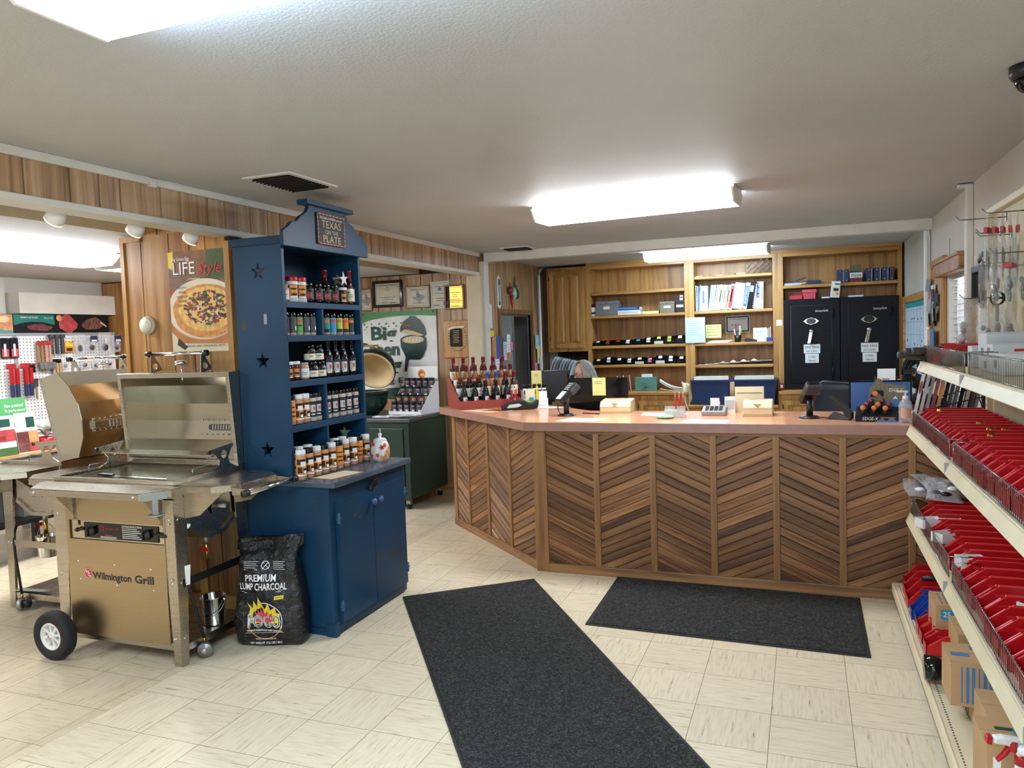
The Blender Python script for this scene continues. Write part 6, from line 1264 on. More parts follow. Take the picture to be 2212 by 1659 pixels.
def pay_terminal(x, y, rz, label, paper=False, flip=1):
    t = at('payment_terminal', label, 'payment terminal', x, y, rz, 'payment terminals on stands')
    mb = MB(); mb.lathe([(0.062,0), (0.062,0.006), (0.05,0.014), (0.02,0.018)], 'black_plastic', 28); mb.build('base', t)
    mb = MB(); mb.cyl((0,0,0.016), (0,0,0.12), 0.020, 'black_plastic', 16); mb.build('pole', t)
    Mh = T4((0, 0.0, 0.155), 0, -0.75 if flip > 0 else 0.75)
    mb = MB(Mh); mb.box(-0.042, 0.042, -0.10, 0.085, -0.022, 0.022, 'black_plastic'); mb.box(-0.05, 0.05, -0.10, -0.02, -0.035, 0.012, 'dark_grey'); mb.build('head', t, bev=0.010, seg=3)
    mb = MB(Mh); mb.box(-0.034, 0.034, -0.005, 0.07, 0.0222, 0.0235, 'box_blue' if not paper else 'paper_grey'); mb.build('screen', t)
    mb = MB(Mh); [mb.box(-0.03+0.022*(i % 3), -0.014+0.022*(i % 3), -0.085+0.018*(i//3), -0.073+0.018*(i//3), 0.0222, 0.025, 'mid_grey') for i in range(12)]; mb.build('keypad', t)
    if paper: mb = MB(Mh); mb.box(0.0505, 0.0515, -0.045, 0.03, -0.03, 0.006, 'paper_cream'); mb.build('sticker', t)
    mb = MB(); mb.tube([(0,0.01,0.12), (0.03,0.05,0.10), (0.035,0.05,0.05), (0.02,0.04,0.012)], 0.004, 'black_plastic', 6); mb.build('cable', t)
    return t
pay_terminal(-1.585, 5.17, 2.35, 'card payment terminal on a black pole at the counter corner', True)
pay_terminal(0.025, 5.106, 0.35, 'card payment terminal on a black pole in front of the safes')
def adder(x, y, rz, w, d, h, label):
    t = at('receipt_printer', label, 'receipt printer', x, y, rz, 'cream receipt printers'); mb = MB(); mb.prism([(-d/2,0.008), (-d/2,h*0.55), (-d/2+0.03,h*0.9), (d/2-0.05,h), (d/2,h*0.9), (d/2,0.008)], -w/2, w/2, 'cream_machine', Matrix(((0,0,1,0),(1,0,0,0),(0,1,0,0),(0,0,0,1)))); mb.build('body', t, bev=0.008, seg=3)
    mb = MB(); mb.box(-w/2-0.002, w/2+0.002, -d/2-0.002, d/2+0.001, 0.0, 0.010, 'cream_dark'); mb.box(-w/2-0.001, w/2+0.001, -d/2-0.001, d/2, h*0.45, h*0.48, 'cream_dark'); mb.build('base', t, bev=0.002)
    mb = MB(); Mx_ = on_y(-d/2-0.0035); mb.prism([(-0.03,h*0.78), (0.03,h*0.78), (0,h*0.52)], 0, 0.001, 'cream_dark', Mx_); mb.box(-w*0.35, w*0.35, 0.0, 0.01, h*1.0, h+0.003, 'cream_dark'); mb.build('paper_slot', t)
    mb = MB(); mb.cyl((-w/2-0.008,0.02,h*0.55), (-w/2,0.02,h*0.55), 0.02, 'cream_dark', 16); mb.build('knob', t)
adder(-1.28, 5.45, 0.05, 0.22, 0.23, 0.095, 'low cream receipt printer on the counter between the pole terminal and the pen holder')
adder(-0.29, 5.27, 0.0, 0.185, 0.18, 0.105, 'cream receipt printer on the counter beside the paper-roll machine')
t = at('adding_machine', 'grey adding machine with a standing white paper roll on the counter', 'adding machine', -0.575, 5.29, 0.0)
mb = MB(); mb.prism([(-0.085,0.0), (-0.09,0.03), (0.03,0.055), (0.08,0.05), (0.08,0.0)], -0.078, 0.078, 'mid_grey', Matrix(((0,0,1,0),(1,0,0,0),(0,1,0,0),(0,0,0,1)))); mb.build('body', t, bev=0.006); mb = MB(); mb.box(-0.03, 0.03, 0.03, 0.034, 0.05, 0.11, 'paper'); mb.cyl((-0.03,0.055,0.065), (0.03,0.055,0.065), 0.02, 'paper', 16); mb.build('paper_roll', t)
mb = MB()
for i in range(12): mb.box(-0.055+0.03*(i % 4), -0.034+0.03*(i % 4), -0.07+0.028*(i//4), -0.05+0.028*(i//4), 0.036+0.006*(i//4), 0.043+0.007*(i//4), 'dark_grey')
mb.build('keypad', t)
t = at('pen_holder', 'clear acrylic card holder with three red pens on the counter', 'pen holder', -0.81, 5.09, 0.05)
mb = MB(); mb.box(-0.068, 0.068, -0.03, 0.03, 0, 0.004, 'clear_plastic'); mb.box(-0.068, 0.068, -0.03, -0.027, 0, 0.06, 'clear_plastic'); mb.box(-0.068, 0.068, 0.027, 0.03, 0, 0.075, 'clear_plastic'); mb.box(0.02, 0.068, -0.02, 0.02, 0, 0.075, 'clear_plastic'); mb.build('holder', t)
mb = MB(); mb.box(-0.06, 0.015, -0.02, 0.02, 0.005, 0.05, 'paper'); mb.build('cards', t)
for i in range(3): mb = MB(); x = 0.008+0.022*i; mb.cyl((x,0,0.02), (x+0.004*(i-1),0.004,0.15), 0.005, 'red_plastic', 10); mb.cyl((x+0.004*(i-1),0.004,0.15), (x+0.004*(i-1),0.004,0.165), 0.003, 'chrome', 8); mb.build('pen', t)
mb = MB(); mb.ell((0,0,0.014), (0.062,0.042,0.014), 'label_green_soft' if False else 'green_bright', 22, 8); 
k = NT('jade'); k.fin(k.ramp(k.noise(k.coord(), 30, 4), [(0.35, (130,196,156)), (0.65, (186,222,190))]), 0.2); mb.mats = ['jade']
mb.build('glass_paperweight', loc=(-0.867, 5.03, CT), label='flat oval jade green paperweight on the counter edge', cat='paperweight')
mb = MB(); mb.cyl((-0.075,0.02,0.006), (0.03,-0.01,0.006), 0.005, 'maroon', 10); mb.cyl((0.03,-0.01,0.006), (0.06,-0.02,0.006), 0.005, 'black_plastic', 10); mb.build('pen', loc=(-1.43, 5.285, CT), label='maroon pen lying on the counter by the low cream printer', cat='pen')
for pts, lb in ((((-1.562,4.82), (-1.504,5.03), (-1.258,5.00), (-1.279,4.80)), 'white printed sheet on the counter by the corner terminal'), (((-0.741,4.79), (-0.713,4.985), (-0.447,4.955), (-0.456,4.76)), 'white printed sheet on the counter before the adding machine'), (((-1.08,5.40), (-0.76,5.38), (-0.77,5.17), (-1.06,5.20)), 'white sheet on the counter behind the jade paperweight')):
    mb = MB(); mb.prism(pts, CT+0.0004, CT+0.0012, 'paper'); c_ = Vector(pts[0]).lerp(Vector(pts[2]), 0.5)
    for i in range(7): mb.prism(rect(c_.x-0.10, c_.x+0.08-0.02*(i % 2), c_.y-0.06+0.018*i, c_.y-0.054+0.018*i), CT+0.0012, CT+0.0014, 'ink_soft')
    mb.build('paper_sheet', label=lb, cat='sheet', group='sheets on the counter')
t = at('card_stand', 'stack of cream cards in a small stand behind the cream printer', 'card holder', -0.42, 5.42, 0.1); mb = MB(); mb.box(-0.10, -0.03, -0.02, 0.02, 0, 0.11, 'paper'); mb.box(-0.095, -0.035, -0.0215, -0.0205, 0.03, 0.09, 'paper_grey'); mb.build('box', t)
mb = MB(); mb.box(-0.03, 0.16, 0.035, 0.039, 0.0, 0.175, 'paper_cream'); mb.box(-0.02, 0.15, 0.0335, 0.0348, 0.13, 0.135, 'ink_soft'); mb.prism(circ(0.10, 0.07, 0.012, 10), -0.034, -0.033, 'ink', on_y(0)); mb.box(-0.03, 0.17, 0.04, 0.042, 0, 0.18, 'navy'); mb.build('card', t)
t = at('stapler', 'black stapler standing upright on the counter beside the pole terminal', 'stapler', 0.20, 5.03, -0.5)
mb = MB(); Ms = T4((0, 0, 0), 0, 0, 0)
mb.prism([(0.055,0.0), (0.075,0.01), (0.075,0.05), (0.0,0.11), (-0.06,0.15), (-0.07,0.14), (-0.035,0.09), (0.02,0.05), (0.045,0.0)], -0.018, 0.018, 'black_plastic', on_y(0)); mb.build('arm', t, bev=0.006); mb = MB(); mb.prism([(-0.075,0.0), (0.06,0.0), (0.06,0.014), (-0.04,0.045), (-0.075,0.012)], -0.02, 0.02, 'dark_grey', on_y(0)); mb.build('base', t, bev=0.004)
# knife display
t = at('knife_display', 'dark cardboard counter display of orange-handled sharpeners with mountain artwork', 'display stand', 0.41, 5.0, -0.12)
mb = MB(); w = 0.125; mb.prism([(-0.09,0), (0.08,0), (0.08,0.075), (-0.09,0.035)], -w, w, 'safe_black', Matrix(((0,0,1,0),(1,0,0,0),(0,1,0,0),(0,0,0,1)))); mb.build('tray', t)
mb = MB(); M = on_y(-0.0905); mb.text('EDGE-X', 0.026, 'white_ink', M @ Matrix.Translation((-0.045, 0.018, 0.0006)), width=0.085, shear=0.2); mb.prism([(-0.02,0.0), (0.02,0.022), (0.04,0.008), (0.07,0.028), (0.10,0.006), (0.124,0.018), (0.124,0.0)], 0, 0.0005, 'box_blue', M); mb.prism(rect(0.01,0.09,0.024,0.028), 0.0006, 0.0009, 'orange', M); mb.build('print', t)
mb = MB(); M = T4((0, 0.082, 0), 0, 0.0) @ on_y(0); mb.prism([(-0.07,0.06), (0.125,0.05), (0.14,0.20), (0.02,0.215), (0.015,0.235), (-0.005,0.248), (-0.025,0.235), (-0.03,0.21), (-0.055,0.19)], 0, 0.003, 'speckle_brown', M); mb.prism([(-0.02,0.06), (0.03,0.12), (0.05,0.095), (0.085,0.14), (0.13,0.07), (0.128,0.052)], 0.003, 0.0035, 'box_blue', M); mb.prism([(0.07,0.12), (0.085,0.14), (0.10,0.12), (0.085,0.125)], 0.0035, 0.004, 'paper', M)
mb.text('EDGE-X', 0.028, 'white_ink', M @ Matrix.Translation((0.085, 0.175, 0.0037)), width=0.075, shear=0.2); mb.prism(circ(-0.025,0.155,0.016,16), 0.0037, 0.004, 'orange', M); mb.prism([(-0.055,0.135), (-0.03,0.175), (0.02,0.175), (0.025,0.14), (0.01,0.135), (0.0,0.155), (-0.03,0.13)], 0.003, 0.0035, 'safe_black', M); mb.build('header', t)
for i in range(8):
    r_, c_ = divmod(i, 3); x, y, z = -0.085+0.06*c_+0.02*r_, -0.05+0.05*r_, 0.035+0.016*r_
    mb = MB(); mb.cyl((x,y,z), (x,y+0.012,z+0.055), 0.013, 'black_plastic', 12); mb.ell((x,y-0.012,z+0.045), (0.015,0.005,0.015), 'orange' if i in (0,1,2,4) else 'maroon', 14, 6); mb.build('sharpener', t)
t = at('sanitizer_bottle', 'clear pump bottle of hand sanitizer at the rack end of the counter', 'bottle', 0.538, 4.885)
mb = MB(); mb.lathe([(0.034,0), (0.036,0.004), (0.036,0.10), (0.028,0.125), (0.014,0.135)], 'clear_plastic', 22); mb.build('bottle', t); mb = MB(); arc(mb, 0.0365, -2.4, -0.6, 0.03, 0.09, 'peach' if False else 'orange', 8); mb.mats = ['skin']; mb.build('label', t)
mb = MB(); mb.lathe([(0.016,0.133), (0.016,0.155), (0.006,0.158), (0.006,0.178)], 'white_plastic', 16); mb.box(-0.045, 0.012, -0.008, 0.008, 0.176, 0.186, 'white_plastic'); mb.build('pump', t)
# catalogues in a black wire rack past the rack end
t = thing('magazine_rack', 'black wire rack of catalogues on the counter beyond the parts rack', 'rack', (0.78, 5.22, CT))
mb = MB(); [mb.tube([(-0.19,-0.16,0.01+0.0*i), (-0.19,-0.16,0.04), (0.19,-0.16+0.0,0.04+0.02*i), (0.19,0.18,0.17)], 0.004, 'black_metal', 6) for i in range(1)]
for y, z in ((-0.17,0.06), (0.0,0.10)): mb.tube([(-0.17,y-0.02,z+0.02), (-0.15,y,z-0.01), (0.20,y,z+0.08)], 0.004, 'black_metal', 6)
mb.box(-0.18, 0.2, -0.17, 0.2, 0, 0.006, 'black_metal'); mb.build('frame', t)
cm = ['label_white', 'paper_grey', 'mid_grey', 'label_rust', 'card_kraft', 'safe_black', 'dark_grey', 'speckle_grey', 'safe_black', 'paper_grey', 'dark_grey', 'mid_grey']
for i in range(12):
    mb = MB(); h = 0.26 if i < 6 else 0.23; mb.box(-0.009, 0.009, -0.09, 0.09, 0, h, cm[i]); 
    if i == 0: mb.prism(circ(0,0.19,0.008,14,0.04), 0, 0.001, 'label_rust', on_y(-0.0905)); 
    if i == 4: mb.box(-0.0095, 0.0095, -0.0905, 0.05, 0.12, 0.20, 'label_orange')
    o = mb.build('catalogue', label='%s catalogue from the sanitizer side in the black wire rack' % ORD[i], cat='catalogue', group='catalogues in the wire rack')
    o.matrix_world = T4((0.61+0.030*i, 5.12+0.012*i, CT+0.007), -0.15, 0, 0.20)
# monitors, desk, chair behind the counter
mb = MB(); mb.prism([(-2.32,6.46), (-1.46,5.60), (0.95,5.56), (0.95,6.25), (-1.2,6.25), (-1.5,6.95), (-2.32,6.95)], 0.72, 0.755, 'oak_dark'); mb.prism([(-2.25,6.50), (-2.2,6.45), (-2.2,6.9), (-2.25,6.9)], 0, 0.72, 'oak_dark'); mb.box(0.88, 0.92, 5.6, 6.2, 0, 0.72, 'oak_dark'); mb.box(-0.5, -0.46, 5.6, 6.2, 0, 0.72, 'oak_dark'); mb.build('work_desk', label='dark desk behind the service counter under the monitors', cat='desk')
def monitor(x, y, rz, w, h, zt, m, label, note=None, sm=None):
    t = thing('monitor', label, 'monitor', (x, y, 0.7555), rz, 'monitors behind the counter'); z1 = zt-0.7555
    mb = MB(); mb.box(-w/2, w/2, -0.012, 0.012, z1-h, z1, 'black_gloss'); mb.prism([(-w*0.3,z1-h*0.8), (w*0.3,z1-h*0.8), (w*0.25,z1-h*0.25), (-w*0.25,z1-h*0.25)], -0.03, -0.012, 'black_plastic', on_y(0)); mb.build('housing', t, bev=0.006)
    mb = MB(); mb.box(-w/2+0.012, w/2-0.012, -0.0135, -0.0122, z1-h+0.015, z1-0.012, m); mb.build('screen', t)
    mb = MB(); mb.box(-0.02, 0.02, 0.012, 0.03, 0.01, z1-h*0.5, 'black_plastic'); mb.box(-0.10, 0.10, -0.06, 0.09, 0, 0.012, 'black_plastic'); mb.build('stand', t, bev=0.004)
    if note: mb = MB(); a, b, c, d = note; mb.box(a, b, -0.0155, -0.0145, z1-d, z1-c, 'note_yellow'); [mb.box(a+0.02, b-0.03, -0.0158, -0.0155, z1-c-0.03-0.015*i-0.004, z1-c-0.03-0.015*i, 'ink_soft') for i in range(2)]; mb.build('sticky_note', t)
    return t
monitor(-2.11, 6.40, 0.35, 0.34, 0.28, 1.285, 'black_plastic', 'black monitor with a yellow note, just behind the sauce display', (-0.16, -0.07, 0.0, 0.155))
monitor(-1.575, 6.02, 0.0, 0.50, 0.30, 1.235, 'black_gloss', 'wide glossy black monitor with a yellow note, in front of the seated person', (-0.04, 0.07, 0.0, 0.145))
k = NT('blue_screen'); k.fin(k.ramp(k.noise(k.coord(), 2, 2), [(0.3, (50,82,134)), (0.7, (84,122,178))]), 0.25)
monitor(0.485, 5.84, 0.05, 0.40, 0.30, 1.20, 'blue_screen', 'monitor with a plain blue screen, beside the knife display', None)
t = thing('office_chair', 'dark mesh-backed office chair behind the counter, in front of the safes', 'chair', (0.20, 6.62, 0), -0.55)
mb = MB(); mb.grid(lambda u, v: (-0.22+0.44*u, 0.03+0.05*(2*u-1)**2+0.03*math.sin(PI*v), 0.58+0.54*v), 12, 10, 'mesh_grey'); mb.build('backrest', t, thick=0.012)
mb = MB(); B_ = [(-0.22,0.08,0.58), (-0.225,0.08,0.95), (-0.20,0.07,1.09), (-0.10,0.05,1.13), (0.10,0.05,1.13), (0.20,0.07,1.09), (0.225,0.08,0.95), (0.22,0.08,0.58)]; mb.tube(B_, 0.016, 'black_plastic', 10); mb.build('back_frame', t)
mb = MB(); mb.box(-0.24, 0.24, -0.46, 0.02, 0.44, 0.51, 'navy'); mb.build('seat', t, bev=0.03, seg=3)
mb = MB(); mb.cyl((0,-0.22,0.08), (0,-0.22,0.44), 0.028, 'black_plastic'); mb.tube([(0,0.0,0.46), (0,0.09,0.5), (0,0.09,0.62)], 0.02, 'black_plastic'); mb.build('post', t)
for i in range(5):
    a = i*2*PI/5; mb = MB(); mb.tube([(0,-0.22,0.10), (0.28*math.cos(a),-0.22+0.28*math.sin(a),0.065)], 0.018, 'black_plastic'); mb.ell((0.28*math.cos(a),-0.22+0.28*math.sin(a),0.028), (0.028,0.028,0.028), 'black_plastic', 12, 8); mb.build('leg', t)
# ---------------------------------------------------------------- the seated person
t = thing('person', 'person with a chin-length grey bob and glasses, bent over behind the black monitor', 'person', (-2.04, 7.5, 0), 0.75)
me = bpy.data.meshes.new('body')
J = {'pel': (0.10,0,0.52,0.14), 'sp': (0.12,0,0.70,0.135), 'ch': (0.06,0,0.90,0.14), 'nk': (-0.005,0,1.04,0.055), 'hd0': (-0.03,0,1.10,0.055), 'hd': (-0.055,0,1.17,0.078), 'hd2': (-0.05,0,1.235,0.07)}
for s, n in ((1,'l'), (-1,'r')):
    J.update({'sh'+n: (0.04,0.17*s,0.96,0.06), 'el'+n: (-0.06,0.23*s,0.76,0.042), 'wr'+n: (-0.28,0.12*s,0.79,0.028), 'hp'+n: (0.06,0.10*s,0.52,0.10), 'kn'+n: (-0.36,0.12*s,0.52,0.062), 'an'+n: (-0.33,0.12*s,0.10,0.042), 'to'+n: (-0.46,0.13*s,0.04,0.035)})
ks = list(J); E_ = [('pel','sp'), ('sp','ch'), ('ch','nk'), ('nk','hd0'), ('hd0','hd'), ('hd','hd2')]
for n in 'lr': E_ += [('ch','sh'+n), ('sh'+n,'el'+n), ('el'+n,'wr'+n), ('pel','hp'+n), ('hp'+n,'kn'+n), ('kn'+n,'an'+n), ('an'+n,'to'+n)]
me.from_pydata([J[q][:3] for q in ks], [(ks.index(a), ks.index(b)) for a, b in E_], []); o = bpy.data.objects.new('body', me); COL.objects.link(o); o.parent = t
md = o.modifiers.new('skin', 'SKIN'); md.use_smooth_shade = True
for q, sv in zip(ks, me.skin_vertices[0].data): sv.radius = (J[q][3], J[q][3]); sv.use_root = (q == 'pel')
md = o.modifiers.new('sub', 'SUBSURF'); md.levels = 1; md.render_levels = 2; me.materials.append(MATS['skin'])
Mh = Matrix.Translation((-0.075, 0, 1.20)) @ Matrix.Rotation(-0.34, 4, 'Y')       # head frame, +x is the back of the head
mb = MB(Mh)
def face(u, v):
    th = (v-0.5)*PI; a = u*2*PI; x = 0.088*math.cos(th)*math.cos(a); y = 0.072*math.cos(th)*math.sin(a); z = 0.112*math.sin(th)
    if x < 0 and z < 0: y *= 1+0.25*z/0.112; x *= 1+0.05*z/0.112
    return (x, y, z)
mb.grid(face, 28, 18, 'skin'); mb.ell((-0.093,0,-0.012), (0.018,0.013,0.022), 'skin', 10, 6); mb.ell((-0.082,0,-0.055), (0.010,0.024,0.006), 'pink_red', 10, 5)
for s in (1, -1): mb.ell((0.005,0.074*s,-0.005), (0.016,0.008,0.03), 'skin', 10, 6); mb.ell((-0.076,0.030*s,0.012), (0.010,0.013,0.008), 'paper', 10, 6); mb.ell((-0.084,0.030*s,0.011), (0.004,0.006,0.006), 'ink', 8, 5); mb.box(-0.090, -0.078, 0.018*s-0.012, 0.018*s+0.024 if s > 0 else 0.018*s+0.012, 0.030, 0.034, 'hair') if s > 0 else mb.box(-0.090, -0.078, -0.042, -0.018, 0.030, 0.034, 'hair')
mb.build('head', t)
mb = MB(Mh)
for s in (1, -1): mb.lathe([(0.019,-0.001), (0.021,-0.001), (0.021,0.001), (0.019,0.001), (0.019,-0.001)], 'maroon', 16, Matrix.Translation((-0.094, 0.030*s, 0.010)) @ Matrix.Rotation(PI/2, 4, 'Y'), caps=False); mb.tube([(-0.094,0.050*s,0.014), (0.0,0.078*s,0.012)], 0.0016, 'maroon', 5)
mb.tube([(-0.095,-0.01,0.012), (-0.097,0,0.014), (-0.095,0.01,0.012)], 0.0016, 'maroon', 5); mb.build('glasses', t)
mb = MB(Mh)
def hair(u, v):
    a = -2.15+4.3*u; zz = -0.10+0.235*v if v < 0.55 else 0
    th = (v-0.42)/0.58*PI/2 if v > 0.42 else 0
    r_ = (0.107+0.004*math.sin(17*u+5*v)+0.002*math.sin(61*u+9*v))*(1+0.10*(0.42-v if v < 0.42 else 0))
    c = math.cos(th)
    x = 0.012+r_*c*math.cos(a); y = (r_-0.012)*c*math.sin(a); z = (0.03+0.105*math.sin(th)) if v > 0.42 else 0.03-0.135*(1-v/0.42)
    return (x, y, z)
mb.grid(hair, 60, 18, 'hair'); mb.build('hair', t, thick=0.012)
mb = MB(); 
def shirt(u, v):
    a = 2*PI*u; z = 0.50+0.54*v; w = 0.15+0.045*math.sin(PI*min(1,v*1.1)) if v < 0.8 else 0.195-(v-0.8)*0.62; d = 0.115+0.03*math.sin(PI*v)-(0.06*(v-0.8)*5 if v > 0.8 else 0); cx2 = 0.10+0.03*math.sin(PI*v)-0.10*v*v
    return (cx2+d*1.12*math.cos(a), w*1.06*math.sin(a), z)
mb.grid(shirt, 28, 14, 'shirt'); 
for s in (1, -1): mb.tube([(0.05,0.16*s,0.96), (0.0,0.21*s,0.86), (-0.06,0.232*s,0.765)], [0.068,0.060,0.054], 'shirt', 14)
mb.build('shirt', t)
for s in (1, -1):
    mb = MB(); mb.ell((-0.315,0.115*s,0.788), (0.045,0.036,0.015), 'skin', 12, 6)
    for f in range(4): mb.tube([(-0.345,0.115*s-0.026+0.017*f,0.79), (-0.385-0.006*(1.5-abs(f-1.5)),0.115*s-0.026+0.017*f,0.788), (-0.405-0.008*(1.5-abs(f-1.5)),0.115*s-0.026+0.017*f,0.772)], [0.0085,0.008,0.006], 'skin', 8)
    mb.tube([(-0.30,0.115*s-0.03*s,0.788), (-0.335,0.115*s-0.052*s,0.782), (-0.36,0.115*s-0.05*s,0.774)], [0.010,0.009,0.007], 'skin', 8); mb.build('hand', t)
mb = MB()
for s in (1, -1): mb.tube([(0.10,0.09*s,0.53), (-0.10,0.11*s,0.53), (-0.36,0.12*s,0.52), (-0.365,0.12*s,0.45), (-0.335,0.12*s,0.10)], [0.118,0.10,0.078,0.072,0.058], 'navy', 14)
mb.build('trousers', t)
t = thing('office_chair', 'office chair under the seated person, hidden behind the monitor', 'chair', (-1.97, 7.5, 0), 0)
mb = MB(); mb.box(-0.24, 0.22, -0.24, 0.24, 0.33, 0.405, 'navy'); mb.build('seat', t, bev=0.03); mb = MB(); mb.box(0.235, 0.265, -0.2, 0.2, 0.45, 0.85, 'navy'); mb.box(0.22, 0.25, -0.03, 0.03, 0.36, 0.5, 'black_plastic'); mb.build('backrest', t, bev=0.01); mb = MB(); mb.cyl((0,0,0.06), (0,0,0.34), 0.028, 'black_plastic'); mb.build('post', t)
for i in range(5): a = i*2*PI/5+0.3; mb = MB(); mb.tube([(0,0,0.08), (0.28*math.cos(a),0.28*math.sin(a),0.05)], 0.02, 'black_plastic'); mb.ell((0.28*math.cos(a),0.28*math.sin(a),0.026), (0.026,0.026,0.026), 'black_plastic', 10, 6); mb.build('leg', t)
mb = MB(); mb.box(-2.95, -2.38, 7.15, 7.85, 0.735, 0.765, 'oak_dark'); mb.box(-2.93, -2.89, 7.2, 7.8, 0, 0.735, 'oak_dark'); mb.box(-2.44, -2.40, 7.75, 7.8, 0, 0.735, 'oak_dark'); mb.box(-2.44, -2.40, 7.2, 7.25, 0, 0.735, 'oak_dark'); mb.build('work_desk', label='dark side desk the seated person leans over', cat='desk')
# ---------------------------------------------------------------- on the oak shelves
SA, SB, SCC, SD = 2.0965, 1.8135, 1.4455, 1.2115
def lidbox(x0, x1, y, d, z, h, m, label, lidm=None, tagm='paper_cream', slope=0.0):
    t = thing('storage_box', label, 'box', ((x0+x1)/2, y, z)); w = x1-x0
    mb = MB(); mb.box(-w/2, w/2, 0, d, 0, h*0.78, m); mb.build('body', t, bev=0.003); mb = MB(); mb.box(-w/2-0.003, w/2+0.003, -0.004, d+0.003, h*0.78, h, lidm or m); mb.build('lid', t, bev=0.005)
    mb = MB(); mb.box(-0.04, 0.04, -0.006, -0.004, h*0.42, h*0.62, tagm); mb.build('label_holder', t); return t
lidbox(-2.385, -2.11, 9.12, 0.22, SB, 0.175, 'speckle_grey', 'speckled grey file box with a lid on the second oak shelf')
lidbox(-1.60, -1.43, 9.12, 0.2, SB, 0.135, 'speckle_brown', 'speckled brown card box on the second oak shelf, beside the black box')
lidbox(-1.42, -1.312, 9.12, 0.2, SB, 0.145, 'black_plastic', 'plain black box against the stile on the second oak shelf')
for i in range(3): mb = MB(); mb.box(-2.44+0.017*i, -2.426+0.017*i, 9.13, 9.27, SB, SB+0.105, 'paper'); mb.box(-2.4395+0.017*i, -2.4265+0.017*i, 9.129, 9.13, SB+0.02, SB+0.05, 'ink'); mb.build('booklet', label='%s thin white booklet from the wall cabinet, standing beside the grey file box' % ORD[i], cat='booklet', group='thin booklets on the second shelf')
def flat_binder(x0, x1, y, z, h, m, label, spine='paper_grey', rz=0.0):
    t = thing('ring_binder', label, 'binder', ((x0+x1)/2, y+0.12, z), rz); w = x1-x0; mb = MB(); mb.box(-w/2, w/2, -0.12, 0.12, 0, 0.004, m); mb.box(-w/2, w/2, -0.12, 0.12, h-0.004, h, m); mb.box(-w/2, w/2, -0.124, -0.12, 0, h, m); mb.build('cover', t, bev=0.002)
    mb = MB(); mb.box(-w/2+0.01, w/2-0.01, -0.11, 0.11, 0.004, h-0.004, 'paper'); mb.build('pages', t); mb = MB(); mb.box(-w*0.4, w*0.4, -0.1246, -0.124, h*0.25, h*0.75, spine); mb.build('spine_label', t)
flat_binder(-2.13, -1.84, 9.13, SB, 0.052, 'label_white', 'white ring binder lying flat on the second oak shelf, under the blue one', 'paper_grey'); flat_binder(-2.14, -1.85, 9.14, SB+0.053, 0.045, 'navy', 'blue and white ring binder lying on top of the white one, second oak shelf', 'box_blue')
mb = MB(); mb.prism(rect(-1.81, -1.62, 9.13, 9.30), SB, SB+0.03, 'note_yellow'); mb.build('yellow_pad', label='yellow pad lying on the second oak shelf', cat='notepad')
mb = MB(); mb.box(-1.37, -1.335, 9.15, 9.19, SB+0.146, SB+0.20, 'label_white'); mb.box(-1.365, -1.34, 9.149, 9.15, SB+0.165, SB+0.185, 'ink'); mb.build('small_gadget', label='small white gadget standing on the plain black box', cat='gadget')
LC = {'w': 'paper', 'r': 'red_ink', 'c': 'cyan', 'g': 'lime', 'p': 'pink', 'y': 'note_yellow'}
rk = random.Random(4)
for sh, z, hs, cs, nm in ((0, SCC, [0.062,0.066,0.066,0.066,0.07,0.085,0.095,0.095,0.10], 'wrrwcwggw', 'upper'), (1, SD, [0.075,0.095,0.08,0.072,0.085,0.075,0.10,0.095,0.085], 'ywwwwpwww', 'lower')):
    x = -2.43
    for i, (h, c) in enumerate(zip(hs, cs)):
        w = 0.118 if sh == 0 or i != 1 else 0.13; t = thing('card_box', '%s black card box from the wall cabinet on the %s card shelf, tag %s' % (ORD[i], nm, {'w':'white','r':'red','c':'blue','g':'green','p':'pink','y':'yellow'}[c]), 'card box', (x+w/2, 9.12, z), 0, 'black card boxes on the %s card shelf' % nm)
        mb = MB(); mb.prism([(0,0), (0.18,0), (0.18,h), (0.05,h), (0,h*0.62)], -w/2+0.003, w/2-0.003, 'black_gloss', Matrix(((0,0,1,0),(1,0,0,0),(0,1,0,0),(0,0,0,1)))); mb.build('box', t, bev=0.003)
        mb = MB(); mb.add([(-0.022,0.005-0.002,h*0.66), (0.022,0.005-0.002,h*0.66), (0.022,0.040-0.002,h*0.95), (-0.022,0.040-0.002,h*0.95)], [(0,1,2,3)], LC[c]); mb.box(-0.022, 0.022, -0.0008, 0, h*0.32, h*0.58, LC[c]) if i % 2 else None; mb.build('label', t)
        if i in (4, 6) and sh or (i == 6 and not sh): mb = MB(); mb.box(-w/2+0.006, w/2-0.006, -0.002, 0, 0.004, h*0.4, 'parchment'); mb.build('card_stack', t)
        x += w+0.0065
